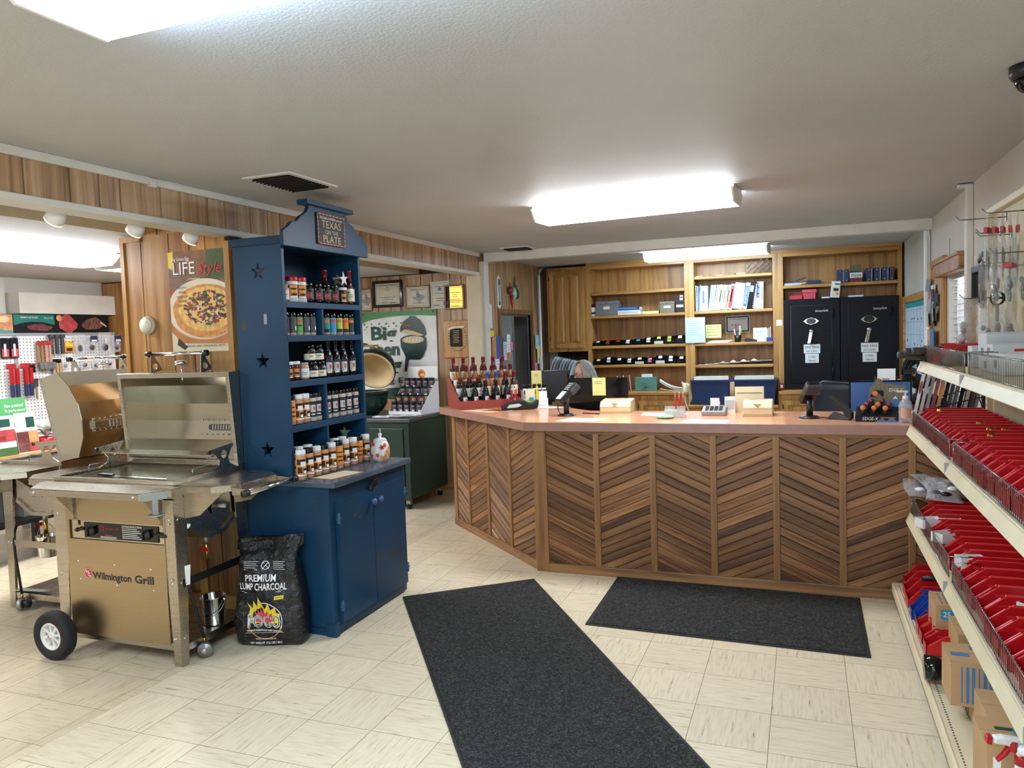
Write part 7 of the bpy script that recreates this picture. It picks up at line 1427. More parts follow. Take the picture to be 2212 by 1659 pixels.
# ring binders
x = -1.185
BN = [('paper_grey',0.012,0.30,0.0),('paper_grey',0.012,0.29,0.03),('box_blue',0.012,0.29,0.04),('paper_grey',0.012,0.30,0.05),('paper_cool',0.09,0.29,0.0),('label_white',0.03,0.295,0.12),('paper_cool',0.03,0.295,0.12),('label_white',0.035,0.295,0.14),('note_yellow',0.04,0.295,0.15),('paper_cool',0.045,0.29,0.16),('label_orange',0.028,0.29,0.17),('pink_red',0.05,0.295,0.17),('label_white',0.11,0.30,0.15),('navy_w',0.05,0.30,0.17),('safe_black',0.07,0.30,0.17),('label_white',0.028,0.30,0.14),('paper_cool',0.05,0.305,0.05),('label_white',0.03,0.305,0.02)]
mat('paper_cool', (190,204,212), 0.55)
for i, (m, w, h, ln) in enumerate(BN):
    mm = 'label_white' if m == 'navy_w' else m
    t = thing('ring_binder', None, 'binder', (x, 9.13, 1.817+w*math.sin(ln)), 0, 'ring binders on the middle bay shelf')
    nmz = {'paper_grey':'thin grey','box_blue':'thin blue','paper_cool':'pale blue','label_white':'white','note_yellow':'yellow-spined','label_orange':'orange-spined','pink_red':'red-spined','navy_w':'blue-labelled','safe_black':'black spiral-bound'}[m]
    t['label'] = '%s binder, %s from the left stile, on the shelf above the notices' % (nmz, ORD[i])
    Mb = Matrix.Translation((0, 0, 0)) @ Matrix.Rotation(ln, 4, 'Y')
    mb = MB(Mb); mb.box(0, w-0.002, 0, 0.22, 0, h, mm if m not in ('note_yellow','label_orange','pink_red') else 'label_white'); mb.build('cover', t, bev=0.002)
    mb = MB(Mb); M = on_y(-0.0006)
    if m in ('note_yellow','label_orange','pink_red'): mb.box(0.004, w-0.006, -0.0012, 0, 0.02, h-0.02, m)
    if m == 'navy_w': mb.box(0.006, w-0.008, -0.0012, 0, 0.03, h-0.04, 'blue_ink'); mb.text('APPLIANCE CATALOG', 0.03, 'white_ink', on_y(-0.0016, w/2, h*0.5) @ Matrix.Rotation(PI/2, 4, 'Z'), width=0.19)
    elif m == 'safe_black': mb.box(0.004, 0.04, -0.0012, 0, 0.19, 0.26, 'paper'); [mb.box(w-0.012, w, -0.004, 0.0, 0.015+0.02*q, 0.023+0.02*q, 'paper') for q in range(14)]
    elif w > 0.1:
        for q, ch in enumerate('MSTS'): mb.text(ch, 0.03, 'ink_soft', on_y(-0.0012, w*0.55, h*0.78-q*0.055))
    elif w > 0.04 and i == 16: [mb.box(0.008, 0.03, -0.0012, 0, 0.12+0.035*q, 0.145+0.035*q, ['pink_red','blue_ink','cyan','blue_ink','pink'][q]) for q in range(5)]
    else: mb.box(w*0.3, w*0.55, -0.0012, 0, h*0.3, h*0.8, 'ink_soft' if w > 0.02 else 'mid_grey')
    mb.build('spine_label', t); x += w+(0.001 if i != 11 else 0.003)
# wooden lattice on the top shelf
mb = MB()
for i in range(4):
    for j in range(2+(i > 1)):
        for s in (1, -1):
            mb.box(-0.045, 0.045, 0, 0.06, -0.003, 0.003, 'oak_dark', T4((-0.58+0.065*i, 9.14, 2.2175+0.036+0.055*j), 0, 0, s*0.85))
mb.build('wine_lattice', label='small wooden diamond lattice lying on the topmost middle shelf', cat='lattice', kind=None)
for i, (x0, w, h, m) in enumerate(((-0.86,0.12,0.02,'oak_dark'), (-0.72,0.10,0.018,'oak'), (-1.18,0.08,0.008,'paper_grey'), (-0.95,0.07,0.007,'paper'))): mb = MB(); mb.box(x0, x0+w, 9.14, 9.28, 2.2175, 2.2175+h, m); mb.build('wood_sample', label=('dark wood strip on the topmost middle shelf beside the lattice', 'light wood strip on the topmost middle shelf, closest to the lattice', 'grey papers at the far end of the topmost middle shelf', 'thin white card lying on the topmost middle shelf')[i], cat='sample')
# notice shelf
def sheet(x0, x1, y, z0, z1, m, label, cat='sheet', lines=8, big=None, name='paper_sheet', ink='ink_soft'):
    mb = MB(); M = on_y(y); mb.prism(rect(x0, x1, z0, z1), 0, 0.0012, m, M); w, h = x1-x0, z1-z0
    for i in range(lines): mb.prism(rect(x0+w*0.12, x0+w*(0.85-0.15*(i % 3 == 2)), z1-h*(0.14+0.09*i)-0.003, z1-h*(0.14+0.09*i)), 0.0012, 0.0015, ink, M)
    for s, u, v, sz, ww, mm in (big or []): mb.text(s, sz, mm, M @ Matrix.Translation((x0+w*u, z0+h*v, 0.0018)), width=ww)
    return mb.build(name, label=label, cat=cat)
sheet(-1.303, -1.077, 9.085, 1.45, 1.745, 'paper_cool', 'pale blue letter hanging on the stile between the two oak shelving bays', lines=7)
sheet(-1.083, -0.907, 9.20, 1.50, 1.655, 'note_yellow', 'yellow handwritten note standing on the notice shelf', 'note', 0, [('Please Do Not', 0.5, 0.85, 0.03, 0.13, 'ink'), ('Set Expiration of', 0.5, 0.64, 0.03, 0.15, 'ink'), ('Senior Accts until', 0.5, 0.42, 0.03, 0.15, 'ink'), ('Service Return', 0.5, 0.2, 0.03, 0.13, 'ink')])
sheet(-0.874, -0.60, 9.39, 1.552, 1.752, 'paper', 'certificate with a dark ornamental border pinned behind the notice shelf', 'certificate', 0, [('30 Years of Success', 0.5, 0.80, 0.03, 0.19, 'ink'), ('A Busy', 0.45, 0.45, 0.03, 0.12, 'ink')]); mb = MB(); mb.prism(rect(-0.866,-0.608,1.56,1.744), 0.0015, 0.002, 'green_ink', on_y(9.39), holes=[rect(-0.85,-0.624,1.576,1.728)]); mb.build('certificate_border', label='dark ornamental border on the certificate behind the notice shelf', cat='border')
mb = MB(); [mb.prism([(-1.08+0.02*i,9.12), (-0.82+0.01*i,9.13+0.01*i), (-0.83,9.27), (-1.07,9.28)], 1.4435+0.005*i, 1.448+0.005*i, 'paper' if i % 2 == 0 else 'paper_grey') for i in range(5)]; mb.build('paper_stack', label='loose stack of white papers on the notice shelf', cat='papers')
t = thing('pen_cup', 'black mesh cup of pens and scissors on the notice shelf', 'pen cup', (-0.72, 9.17, 1.4435)); mb = MB(); mb.lathe([(0.035,0), (0.04,0.08), (0.037,0.08), (0.032,0.004)], 'black_plastic', 16, caps=True); mb.build('cup', t)
for i, m in enumerate(('lime','ink','red_plastic','paper_grey','dark_grey','paper')): a = i*1.1; mb = MB(); mb.cyl((0.015*math.cos(a),0.015*math.sin(a),0.01), (0.04*math.cos(a),0.04*math.sin(a),0.15+0.02*(i % 3)), 0.006, m, 8); mb.build('pen', t)
mb = MB(); mb.prism([(-0.06,0), (0.07,0.0), (0.075,0.02), (-0.04,0.05), (-0.065,0.03)], 0, 0.03, 'black_plastic', on_y(0)); mb.build('stapler', loc=(-0.58, 9.16, 1.4435), label='black stapler lying on the notice shelf', cat='stapler', bev=0.004)
sheet(-0.55, -0.40, 9.18, 1.4437, 1.60, 'label_white', 'white desk calendar card with two portraits on the notice shelf', 'calendar', 0, [('Life Where', 0.5, 0.7, 0.02, 0.09, 'ink')]); 
t = thing('letter_tray', 'blue plastic letter tray with envelopes at the end of the notice shelf', 'tray', (-0.37, 9.16, 1.4437)); mb = MB(); mb.box(-0.035, 0.03, -0.03, 0.08, 0, 0.045, 'blue_bin'); mb.build('tray', t, bev=0.003); mb = MB(); [mb.box(-0.028+0.016*i, -0.020+0.016*i, -0.02, 0.07, 0.03, 0.14+0.012*i, 'paper') for i in range(3)]; mb.build('envelopes', t)
for i in range(6):
    t = thing('clipboard', '%s clipboard from the left stile in the fanned stack of clipboards' % ORD[i], 'clipboard', (-1.06+0.115*i, 9.25, 1.1875+0.007*i), 0.0, 'clipboards on the shelf above the tubs'); mb = MB(); mb.box(-0.11, 0.14, -0.11, 0.11, 0.0, 0.003, 'safe_black' if i % 2 else 'card_kraft_dark'); mb.build('board', t); mb = MB(); mb.box(-0.10, 0.135, -0.105, 0.105, 0.0032, 0.006, 'paper'); mb.build('papers', t); mb = MB(); mb.prism([(-0.03,0), (0.03,0), (0.025,0.012), (0.0,0.022), (-0.02,0.012)], -0.01, 0.01, 'chrome', on_y(-0.09, -0.06, 0.006)); mb.build('clip', t)
# blue tubs
def tub(x0, x1, label):
    t = thing('file_tub', label, 'tub', ((x0+x1)/2, 8.96, 0.7455), 0, 'blue file tubs'); w = x1-x0; h = 0.285
    mb = MB(); b = 0.90
    vs = [(-w/2*b,-0.12,0), (w/2*b,-0.12,0), (w/2*b,0.12,0), (-w/2*b,0.12,0), (-w/2,-0.14,h), (w/2,-0.14,h), (w/2,0.14,h), (-w/2,0.14,h)]
    mb.add(vs, [(3,2,1,0), (0,1,5,4), (1,2,6,5), (2,3,7,6), (3,0,4,7)], 'blue_tub'); mb.build('tub', t, thick=-0.004)
    mb = MB(); mb.prism(rect(-w/2-0.012, w/2+0.012, -0.152, 0.152), h-0.02, h, 'blue_tub', holes=[rect(-w/2+0.01, w/2-0.01, -0.13, 0.13)]); mb.build('rim', t, bev=0.004)
    for i in range(9): mb = MB(); mb.box(-w/2+0.03, w/2-0.03, -0.11+0.026*i, -0.108+0.026*i, 0.05, h+0.012+0.02*((i*5) % 3)/2, ['paper','paper_cream','paper','label_white'][i % 4]); mb.build('file_folder', t)
tub(-1.215, -0.79, 'blue file tub full of folders, next to the canvas bag'); tub(-0.77, -0.295, 'blue file tub full of folders, next to the safes')
mb = MB(); mb.grid(lambda u, v: (-1.33+0.10*u+0.012*math.sin(9*v+3*u), 8.86+0.03*math.sin(7*u+4*v)+0.06*u*(1-u), 0.70+0.31*v-0.03*u), 10, 14, 'paper_cream', smooth=True); mb.build('canvas_bag', label='crumpled cream canvas bag hanging beside the blue tubs', cat='bag', thick=0.012)
mb = MB(); mb.grid(lambda u, v: (-0.785+0.05*u, 8.80+0.012*math.sin(8*v), 0.72+0.30*v), 4, 10, 'card_kraft', smooth=True); mb.build('envelope', label='brown envelope stuck between the two blue tubs', cat='envelope', thick=0.004)
# around the green file box
t = thing('file_box', 'mottled green card file box on the oak worktop', 'file box', (-1.767, 9.0, 0.8955)); mb = MB(); mb.box(-0.13, 0.13, 0, 0.09, 0, 0.165, 'green_file'); mb.build('body', t, bev=0.004); mb = MB(); mb.prism(rect(-0.045,0.045,0.055,0.10), 0, 0.003, 'green_file', on_y(-0.0005), holes=[rect(-0.035,0.035,0.065,0.09)]); mb.box(-0.02, 0.02, -0.016, -0.002, 0.05, 0.058, 'brass'); mb.build('label_holder', t); mb = MB(); mb.box(-0.05, 0.07, 0.02, 0.07, 0.15, 0.20, 'label_white'); mb.build('index_cards', t)
for i in range(5): mb = MB(); mb.box(-0.002, 0.002, -0.06, 0.06, 0, 0.19, ['paper','pink_red','paper','pink_red','paper'][i]); o = mb.build('letter', label='%s letter from the person in the upright rack beside the green file box' % ORD[i], cat='letter', group='letters beside the green file box'); o.matrix_world = T4((-2.06+0.028*i, 9.02, 0.8965), 0.2, 0, -0.3+0.05*i)
mb = MB(); [mb.grid(lambda u, v, i=i: (-1.60+0.27*u, 8.98+0.10*v, 0.8960+0.012*i+0.10*(1-u)**2.2*(1 if i else 0.3)), 8, 2, 'paper' if i % 2 else 'paper_cream') for i in range(4)]; mb.build('paper_stack', label='curling stack of folders beside the green file box', cat='papers', thick=0.004)
mb = MB(); [mb.grid(lambda u, v, i=i: (-2.33+0.26*u, 8.90+0.12*v, 0.8960+0.02+0.012*i+0.09*u**2*(1+0.2*i)), 8, 2, ['paper_cream','pink_red','navy'][i]) for i in range(3)]; mb.build('paper_stack', label='curling cream and red folders behind the seated person', cat='papers', thick=0.004)
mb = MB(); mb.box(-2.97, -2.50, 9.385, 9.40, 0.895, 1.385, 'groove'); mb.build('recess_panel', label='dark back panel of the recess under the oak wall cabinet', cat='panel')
t = thing('magazine_rack', 'black box rack with curling magazines under the oak wall cabinet', 'rack', (-2.80, 8.98, 0.8955)); mb = MB(); mb.box(-0.16, 0.16, 0, 0.2, 0, 0.20, 'black_plastic'); mb.build('box', t)
for i in range(8): mb = MB(); mb.grid(lambda u, v, i=i: (-0.15+0.036*i+0.075*v*v, -0.005+0.19*u, 0.19+0.29*v-0.05*v*v-0.008*i), 2, 8, ['paper_cool','paper_grey','mid_grey'][i % 3]); mb.build('magazine', t, thick=0.004)
# safe bay
z = 2.0605
flat_binder(0.02, 0.17, 9.12, z, 0.04, 'navy', 'navy binder lying flat on the shelf above the safes', 'navy', 0.08)
mb = MB(); [mb.prism([(-0.205,9.12), (-0.03+0.02*i,9.13), (-0.02,9.30), (-0.2,9.31)], z+0.006*i, z+0.005+0.006*i, 'paper_cool' if i % 2 else 'paper_grey') for i in range(4)]; mb.add([(-0.16,9.14,z+0.03), (0.02,9.14,z+0.085), (0.03,9.28,z+0.085), (-0.15,9.28,z+0.03)], [(0,1,2,3)], 'paper'); mb.build('paper_stack', label='untidy papers at the stile end of the shelf above the safes', cat='papers')
for i, (a, b) in enumerate(((0.341,0.395), (0.41,0.456), (0.627,0.677), (0.705,0.76), (0.783,0.834), (0.857,0.90))):
    t = thing('parts_binder', '%s upright navy binder from the left stile on the shelf above the safes' % ORD[i], 'binder', ((a+b)/2, 9.12, z), 0, 'upright navy binders'); w = b-a; mb = MB(); mb.box(-w/2, w/2, 0, 0.2, 0, 0.138, 'navy'); mb.build('cover', t, bev=0.003); mb = MB(); [mb.ell((0.0,-0.001,zz), (0.006,0.003,0.006), 'paper_grey', 8, 4) for zz in (0.02, 0.12)]; mb.build('rivet', t)
    if i in (0, 2, 3, 4): mb = MB(); mb.box(w/2+0.001, w/2+0.012, 0.01, 0.19, 0, 0.132, 'paper_grey'); mb.build('pages', t)
t = thing('marker_box', 'open box of markers with white lettering front on the shelf above the safes', 'box', (0.528, 9.12, z)); mb = MB(); mb.box(-0.062, 0.062, 0, 0.1, 0, 0.10, 'maroon'); mb.box(-0.0625, 0.0625, -0.001, 0.05, 0.045, 0.10, 'label_white'); mb.build('box', t); mb = MB(); mb.box(-0.055, 0.055, 0.09, 0.094, 0.09, 0.19, 'speckle_brown'); mb.build('lid', t); mb = MB(); mb.text('Sharpie', 0.045, 'ink', on_y(-0.0015, 0, 0.072), shear=0.2, width=0.10, off=0.01); mb.build('print', t)
parts_bin(-0.155, 9.09, 1.8985, 0.16, 0.14, 0.09, 'red_bin', 'open red parts bin on top of the first safe', None, 0.0)
bb = protos[(0.16, 0.14, 0.09, 'red_bin')]; bb.rotation_euler = (0, 0, PI/2); bb.location = (-0.085, 9.10, 1.8985)
t = thing('basket', 'ribbed pinkish-red plastic basket on top of the first safe', 'basket', (0.055, 9.11, 1.8985)); mb = MB(); mb.box(-0.065, 0.065, 0, 0.14, 0, 0.07, 'pink_red'); mb.box(-0.075, 0.075, -0.01, 0.15, 0.07, 0.105, 'pink_red'); [mb.box(-0.05+0.025*i, -0.042+0.025*i, -0.004, 0, 0.0, 0.07, 'pink_red') for i in range(5)]; mb.build('basket', t, bev=0.004)
mb = MB(); M = Matrix.Translation((0.31, 9.065, 1.90)) @ Matrix.Rotation(0.10, 4, 'Y'); mb.box(-0.045, 0.045, -0.02, 0.02, 0, 0.175, 'label_white', M); mb.box(-0.035, 0.035, -0.021, -0.02, 0.01, 0.11, 'parchment', M); mb.box(-0.02, 0.03, -0.0212, -0.021, 0.07, 0.10, 'ink', M); mb.box(0.005, 0.035, -0.0212, -0.021, 0.03, 0.05, 'label_orange', M); mb.box(-0.012, 0.04, -0.0212, -0.02, 0.135, 0.155, 'green_bright', M); mb.build('product_box', label='white product carton with green label standing on the first safe', cat='box')
for i, (a, b, h) in enumerate(((0.18,0.26,0.015), (0.45,0.60,0.018))): mb = MB(); mb.box(a, b, 9.10, 9.20, 1.8985, 1.8985+h, 'paper'); mb.build('booklet', label=('small white booklet on the first safe beside the product carton', 'white booklet lying on the second safe')[i], cat='booklet')
mb = MB(); mb.prism(rect(-0.295,-0.235,1.615,1.68), 0.0005, 0.0015, 'paper', on_y(9.1)); mb.build('sticker', label='small white sticker on the stile beside the safes', cat='sticker')
mb = MB(); mb.lathe([(0.02,0), (0.021,0.004), (0.021,0.07), (0.016,0.08)], 'red_plastic', 16); mb.prism(rect(-0.014,0.014,0.025,0.06), 0.0205, 0.022, 'paper', on_y(0)); mb.build('red_can', loc=(-0.245, 9.0, 0.8955), label='small red can on the oak worktop at the foot of the first safe', cat='can')
# ---------------------------------------------------------------- poster, detector on the pier
t = thing('poster', 'large magazine-cover poster of a pizza on the panelled pier', 'poster', (-3.345, PY-0.001, 1.562)); w, h = 0.465, 0.60
def pz(u, v): return (u*w-w/2, v*h)
M = on_y(0)
mb = MB(); mb.prism(rect(-w/2, w/2, 0, h), 0, 0.002, 'label_rust', M); mb.build('sheet', t)
mb = MB(); q = lambda pts: [pz(*p) for p in pts]
mat('poster_brown', (120,84,56), 0.4, var=0.3, scale=12); mat('poster_dark', (58,46,34), 0.4, var=0.4, scale=10); mat('poster_wood', (190,124,66), 0.4, var=0.2, scale=10); mat('plate', (222,206,186), 0.4); mat('crust', (206,140,66), 0.45, var=0.3, scale=30); mat('cheese', (226,178,92), 0.45, var=0.3, scale=30); mat('tomato', (156,50,34), 0.45); mat('basil', (66,82,40), 0.5); mat('olive', (54,36,32), 0.5)
mb.prism(q([(0,0.62),(1,0.62),(1,1),(0,1)]), 0.002, 0.0021, 'poster_brown', M); mb.prism(q([(0.6,0.72),(0.75,0.70),(1,0.74),(1,1),(0.62,1)]), 0.0021, 0.0022, 'basil', M); mb.prism(q([(0,0.85),(0.06,0.82),(0.09,1),(0,1)]), 0.0021, 0.0022, 'yellow', M)
mb.prism(q([(0,0),(1,0),(1,0.12),(0,0.12)]), 0.002, 0.0021, 'paper_cream', M); mb.prism(q([(0,0.09),(1,0.07),(1,0.35),(0,0.35)]), 0.0021, 0.0022, 'poster_wood', M); mb.prism(q([(0.02,0.10),(0.2,0.02),(0.25,0.05),(0.08,0.16)]), 0.0022, 0.0023, 'poster_dark', M); mb.prism(q([(0,0),(0.05,0),(0.1,0.14),(0,0.2)]), 0.0023, 0.0024, 'paper_cream', M)
cl = lambda P: [(min(w/2, max(-w/2, x)), min(h, max(0, y))) for x, y in P]
mb.prism(cl([(0.05*w+0.60*w*math.cos(a), 0.42*h+0.30*h*math.sin(a)) for a in [2*PI*i/48 for i in range(48)]]), 0.0024, 0.0026, 'plate', M)
mb.prism(cl([(0.08*w+0.54*w*math.cos(a)*(1+0.02*math.sin(7*a)), 0.40*h+0.265*h*math.sin(a)) for a in [2*PI*i/48 for i in range(48)]]), 0.0026, 0.0029, 'crust', M); mb.prism(cl([(0.09*w+0.46*w*math.cos(a), 0.42*h+0.22*h*math.sin(a)) for a in [2*PI*i/40 for i in range(40)]]), 0.0029, 0.0031, 'cheese', M)
rp = random.Random(2)
for i in range(300):
    a = rp.uniform(0, 2*PI); r = math.sqrt(rp.random()); x, y = 0.10*w+0.37*w*r*math.cos(a), 0.435*h+0.165*h*r*math.sin(a)
    if abs(x) > w/2-0.02: continue
    mb.prism(blob(x, y, rp.uniform(0.006,0.018), rp.uniform(0.004,0.010), 7, 0.35, rp), 0.0031+0.000005*i, 0.0033+0.000005*i, ['tomato','basil','olive','plate','cheese','tomato','basil','olive'][i % 8], M)
mb.build('picture', t)
mb = MB(M @ Matrix.Translation((0, 0, 0.0055)))
mb.text('Big Green Egg', 0.030, 'white_ink', Matrix.Translation((-0.135,0.555,0)), width=0.13); mb.text('LIFE', 0.105, 'white_ink', Matrix.Translation((-0.115,0.495,0)), width=0.165); mb.text('Style', 0.095, 'red_ink', Matrix.Translation((0.075,0.490,0)), shear=0.35, width=0.18)
mb.text('an Experience', 0.016, 'white_ink', Matrix.Translation((-0.04,0.435,0)), shear=0.3)
for i, s in enumerate(('GRILLING', 'BAKING', 'LOW & SLOW', 'SMOKING', 'ROASTING')): mb.text(s, 0.020, 'ink', Matrix.Translation((-0.135,0.385-0.027*i,0)), width=0.0085*len(s))
mb.text('PRODUCTS - NEWS - PERSONALITIES - RECIPES', 0.016, 'ink', Matrix.Translation((0.02,0.035,0)), width=0.30); mb.build('lettering', t)
t = thing('smoke_detector', 'round cream smoke detector on the panelled pier', 'smoke detector', (-3.758, PY, 1.733)); mb = MB(); mb.lathe([(0.056,0), (0.056,0.018), (0.050,0.026)], 'parchment', 28, M); mb.build('base', t); mb = MB(); mb.lathe([(0.050,0.026), (0.046,0.034), (0.0,0.036)], 'parchment', 28, M); mb.prism(rect(0.01,0.018,0.014,0.018), 0.035, 0.0365, 'ink_soft', M); mb.build('cover', t)
# ---------------------------------------------------------------- side room: pegboard display and table
mb = MB(); mb.box(-5.10, -5.06, 4.62, 5.25, 0.0, 1.845, 'paper'); mb.box(-5.12, -5.10, 4.66, 5.25, 0.0, 1.70, 'green_ink'); mb.build('display_board', label='white board edge with a green back standing behind the pier', cat='board')
PX = -6.62
g = thing('pegboard_rack', 'white pegboard rack of barbecue tools on the far wall of the side room', 'shelving', (PX, 4.9, 0)); go_ = (-PX, -4.9, 0)
mb = MB(); mb.box(PX-0.05, PX, 3.3, 6.0-0.14, 0.55, 1.765, 'label_white'); M = on_px(PX)
for i in range(44):
    for j in range(26): mb.prism(rect(4.35+0.033*i, 4.359+0.033*i, 0.98+0.0295*j, 0.989+0.0295*j), 0, 0.0004, 'dark_grey', M)
mb.build('pegboard', g, go_); mb = MB(); mb.box(PX-0.05, PX+0.012, 3.3, 5.86, 1.752, 1.775, 'mid_grey'); mb.build('rail', g, go_)
for y in (4.80,): mb = MB(); mb.box(PX-0.05, PX+0.004, y-0.02, y+0.02, 0.0, 1.765, 'mid_grey'); mb.build('upright', g, go_)
t = thing('photo_header', 'long header board with grilled meat photographs above the pegboard', 'sign', (PX, 5.2, 1.775)); to = (-PX, -5.2, -1.775); mb = MB()
k_ = lambda y: 4.63+(y-4.813)*1.0
mat('meat_dark', (98,44,44), 0.5, var=0.5, scale=22); mat('meat_red', (168,60,62), 0.45, var=0.4, scale=16); mat('meat_grill', (110,70,60), 0.5, var=0.5, scale=24); mat('bun', (204,140,90), 0.5, var=0.3, scale=18); mat('banner_teal', (8,108,98), 0.45)
mb.box(PX, PX+0.006, 4.0, 5.80, 1.775, 1.945, 'safe_black'); mb.build('board', t, to)
mb = MB(on_px(PX+0.006)); 
mb.prism(rect(4.60,4.79,1.778,1.942), 0, 0.0004, 'bun'); mb.prism(blob(4.70,1.90,0.07,0.03), 0.0004, 0.0006, 'egg_cream'); mb.prism([(4.60,1.84),(4.70,1.80),(4.79,1.80),(4.79,1.78),(4.60,1.78)], 0.0006, 0.0008, 'teal')
mb.prism([(4.80,1.942),(4.80,1.845),(4.88,1.868),(4.97,1.878),(5.08,1.875),(5.20,1.85),(5.20,1.942)], 0, 0.0006, 'banner_teal'); mb.prism(blob(5.05,1.825,0.11,0.035,14), 0.0006, 0.0010, 'meat_dark'); mb.text('PREPARE TO GET HUNGRY', 0.022, 'white_ink', Matrix.Translation((4.95,1.916,0.0012)), width=0.17); mb.text('Big Green Egg', 0.020, 'white_ink', Matrix.Translation((5.14,1.915,0.0012)), width=0.085)
mb.prism(blob(5.34,1.86,0.09,0.085,14), 0, 0.0006, 'meat_red'); mb.prism(circ(5.25,1.915,0.03,16), 0.0006, 0.0008, 'bun'); mb.prism(blob(5.62,1.86,0.12,0.06,14), 0, 0.0006, 'meat_grill'); mb.prism([(5.70,1.87),(5.77,1.83),(5.775,1.84),(5.71,1.885)], 0.0006, 0.0009, 'egg_cream')
for i in range(6): mb.prism([(5.52+0.035*i,1.81),(5.525+0.035*i,1.81),(5.56+0.035*i,1.90),(5.555+0.035*i,1.90)], 0.0006, 0.0009, 'olive')
mb.build('picture', t, to)
RK = 6.62/6.8
def Y_(px): return (4.813+(px-0)*(1.16/235))*RK      # along the pegboard
def Z_(py): return 1.58+((1.956-(py-678)*0.00438)-1.58)*RK
def peg(name, y0, y1, z0, z1, label, parts, cat='packaged tool', group='packages on the pegboard'):
    t = thing(name, label, cat, (PX+0.02, (y0+y1)/2, z0), 0, group); w, h = y1-y0, z1-z0
    for nm, x, ya, yb, za, zb, m, b in parts: mb = MB(); mb.box(x, x+b, (ya-0.5)*w, (yb-0.5)*w, za*h, zb*h, m); mb.build(nm, t, bev=min(0.006, b*0.3))
    mb = MB(); mb.tube([(-0.02,0,h-0.01), (0.05,0,h-0.012), (0.06,0,h)], 0.003, 'wire', 5); mb.build('hook', t)
for i in range(2): peg('rub_packet', Y_(-8+18*i), Y_(8+18*i), Z_(770), Z_(728), ('dark packet printed SMOKE, at the cut edge of the pegboard', 'dark packet with pink onions printed SMOKE, on the pegboard')[i], [('card',0,0,1,0,1,'safe_black',0.015), ('print',0.015,0.1,0.9,0.05,0.45,'pink_red',0.001), ('print',0.015,0.35,0.6,0.1,0.7,'paper',0.0015)])
for i in range(2): peg('tool_pair', Y_(1+27*i), Y_(20+27*i), Z_(852), Z_(782), ('red-handled tongs nearest the cut edge of the pegboard', 'red-handled tongs beside the grey strip on the pegboard')[i], [('card',0,0,1,0.86,1,'red_ink',0.004), ('handle',0.02,0.05,0.40,0.38,0.86,'red_plastic',0.03), ('handle',0.02,0.60,0.95,0.38,0.86,'red_plastic',0.03), ('tip',0.02,0.05,0.42,0,0.38,'navy',0.025), ('tip',0.02,0.58,0.95,0,0.38,'navy',0.025)])
for i in range(4): peg('grill_brush', Y_(62+7*i), Y_(68+7*i), Z_(800), Z_(735), '%s long wooden grill brush from the red tongs on the pegboard' % ORD[i], [('stick',0.01*i,0,0.9,0.1,0.92,'card_kraft_dark' if i < 2 else 'pink_wood',0.016), ('tag',0.012+0.01*i,0,1,0.85,1,'red_ink',0.012), ('wire_head',0.02+0.01*i,-0.2,1.1,0.05,0.28,'speckle_grey',0.03)]) if 'pink_wood' in MATS or mat('pink_wood', (190,140,120), 0.6, var=0.25) else None
for i in range(3): peg('knife', Y_(84+12*i), Y_(94+12*i), Z_(765), Z_(722), '%s dark-handled grill knife from the wooden brushes on the pegboard' % ORD[i], [('handle',0.02,0.2,0.75,0.0,0.9,'dark_grey',0.03), ('guard',0.02,0.1,0.95,0.82,1,'dark_grey',0.035)])
peg('grill_tool_card', Y_(122), Y_(143), Z_(762), Z_(738), 'orange and yellow tool card below the dark knives', [('card',0,0,1,0,1,'label_orange',0.006), ('print',0.006,0.1,0.9,0.55,0.95,'yellow',0.001), ('print',0.006,0.2,0.8,0.1,0.4,'ink',0.001)])
peg('finger_card', Y_(91), Y_(112), Z_(812), Z_(776), 'black card holding three tan brush fingers, below the knives', [('card',0,0,1,0,1,'box_blue',0.004), ('header',0.004,0,1,0.72,1,'safe_black',0.003)]+[('finger',0.01,0.06+0.32*i,0.30+0.32*i,0,0.76,'card_kraft',0.014) for i in range(3)])
peg('black_packet', Y_(46), Y_(57), Z_(803), Z_(783), 'small black and red packet beside the red tongs', [('card',0,0,1,0,1,'safe_black',0.008), ('header',0.008,0,1,0.8,1,'red_ink',0.001)])
peg('spatula', Y_(50), Y_(60), Z_(860), Z_(816), 'black spatula hanging lowest on the pegboard', [('blade',0.01,0,1,0.6,1,'dark_grey',0.006), ('handle',0.01,0.35,0.65,0,0.6,'card_kraft_dark',0.015)])
for i, (a, b, c, d) in enumerate(((140,166,768,722), (166,196,765,725), (196,228,768,718), (228,252,765,725), (110,124,800,775), (150,172,800,775), (176,200,802,778), (205,232,800,778))): 
    z0, z1 = Z_(c), Z_(d); y0, y1 = Y_(a), Y_(b); t = thing('tool_bag', '%s clear bag of spare parts from the knives on the pegboard, %s row' % (ORD[i % 4], 'upper' if i < 4 else 'lower'), 'bag', (PX+0.05, (y0+y1)/2, z0), PI/2, 'clear bags on the pegboard')
    crumple(y1-y0, z1-z0, 0.02, 'film', 200+i).build('film', t); mb = MB(); mb.ell((0,0,(z1-z0)*0.3), ((y1-y0)*0.25,0.012,(z1-z0)*0.18), 'dark_grey', 10, 6); mb.ell((0.02,0,(z1-z0)*0.6), ((y1-y0)*0.15,0.010,(z1-z0)*0.2), 'paper_grey', 10, 6); mb.build('contents', t)
    if i in (1, 3): mb = MB(); mb.box(-0.03, 0.05, -0.018, -0.016, (z1-z0)*0.62, (z1-z0)*0.98, 'navy'); mb.box(-0.02, 0.04, -0.019, -0.018, (z1-z0)*0.64, (z1-z0)*0.75, 'paper'); mb.build('tag', t)
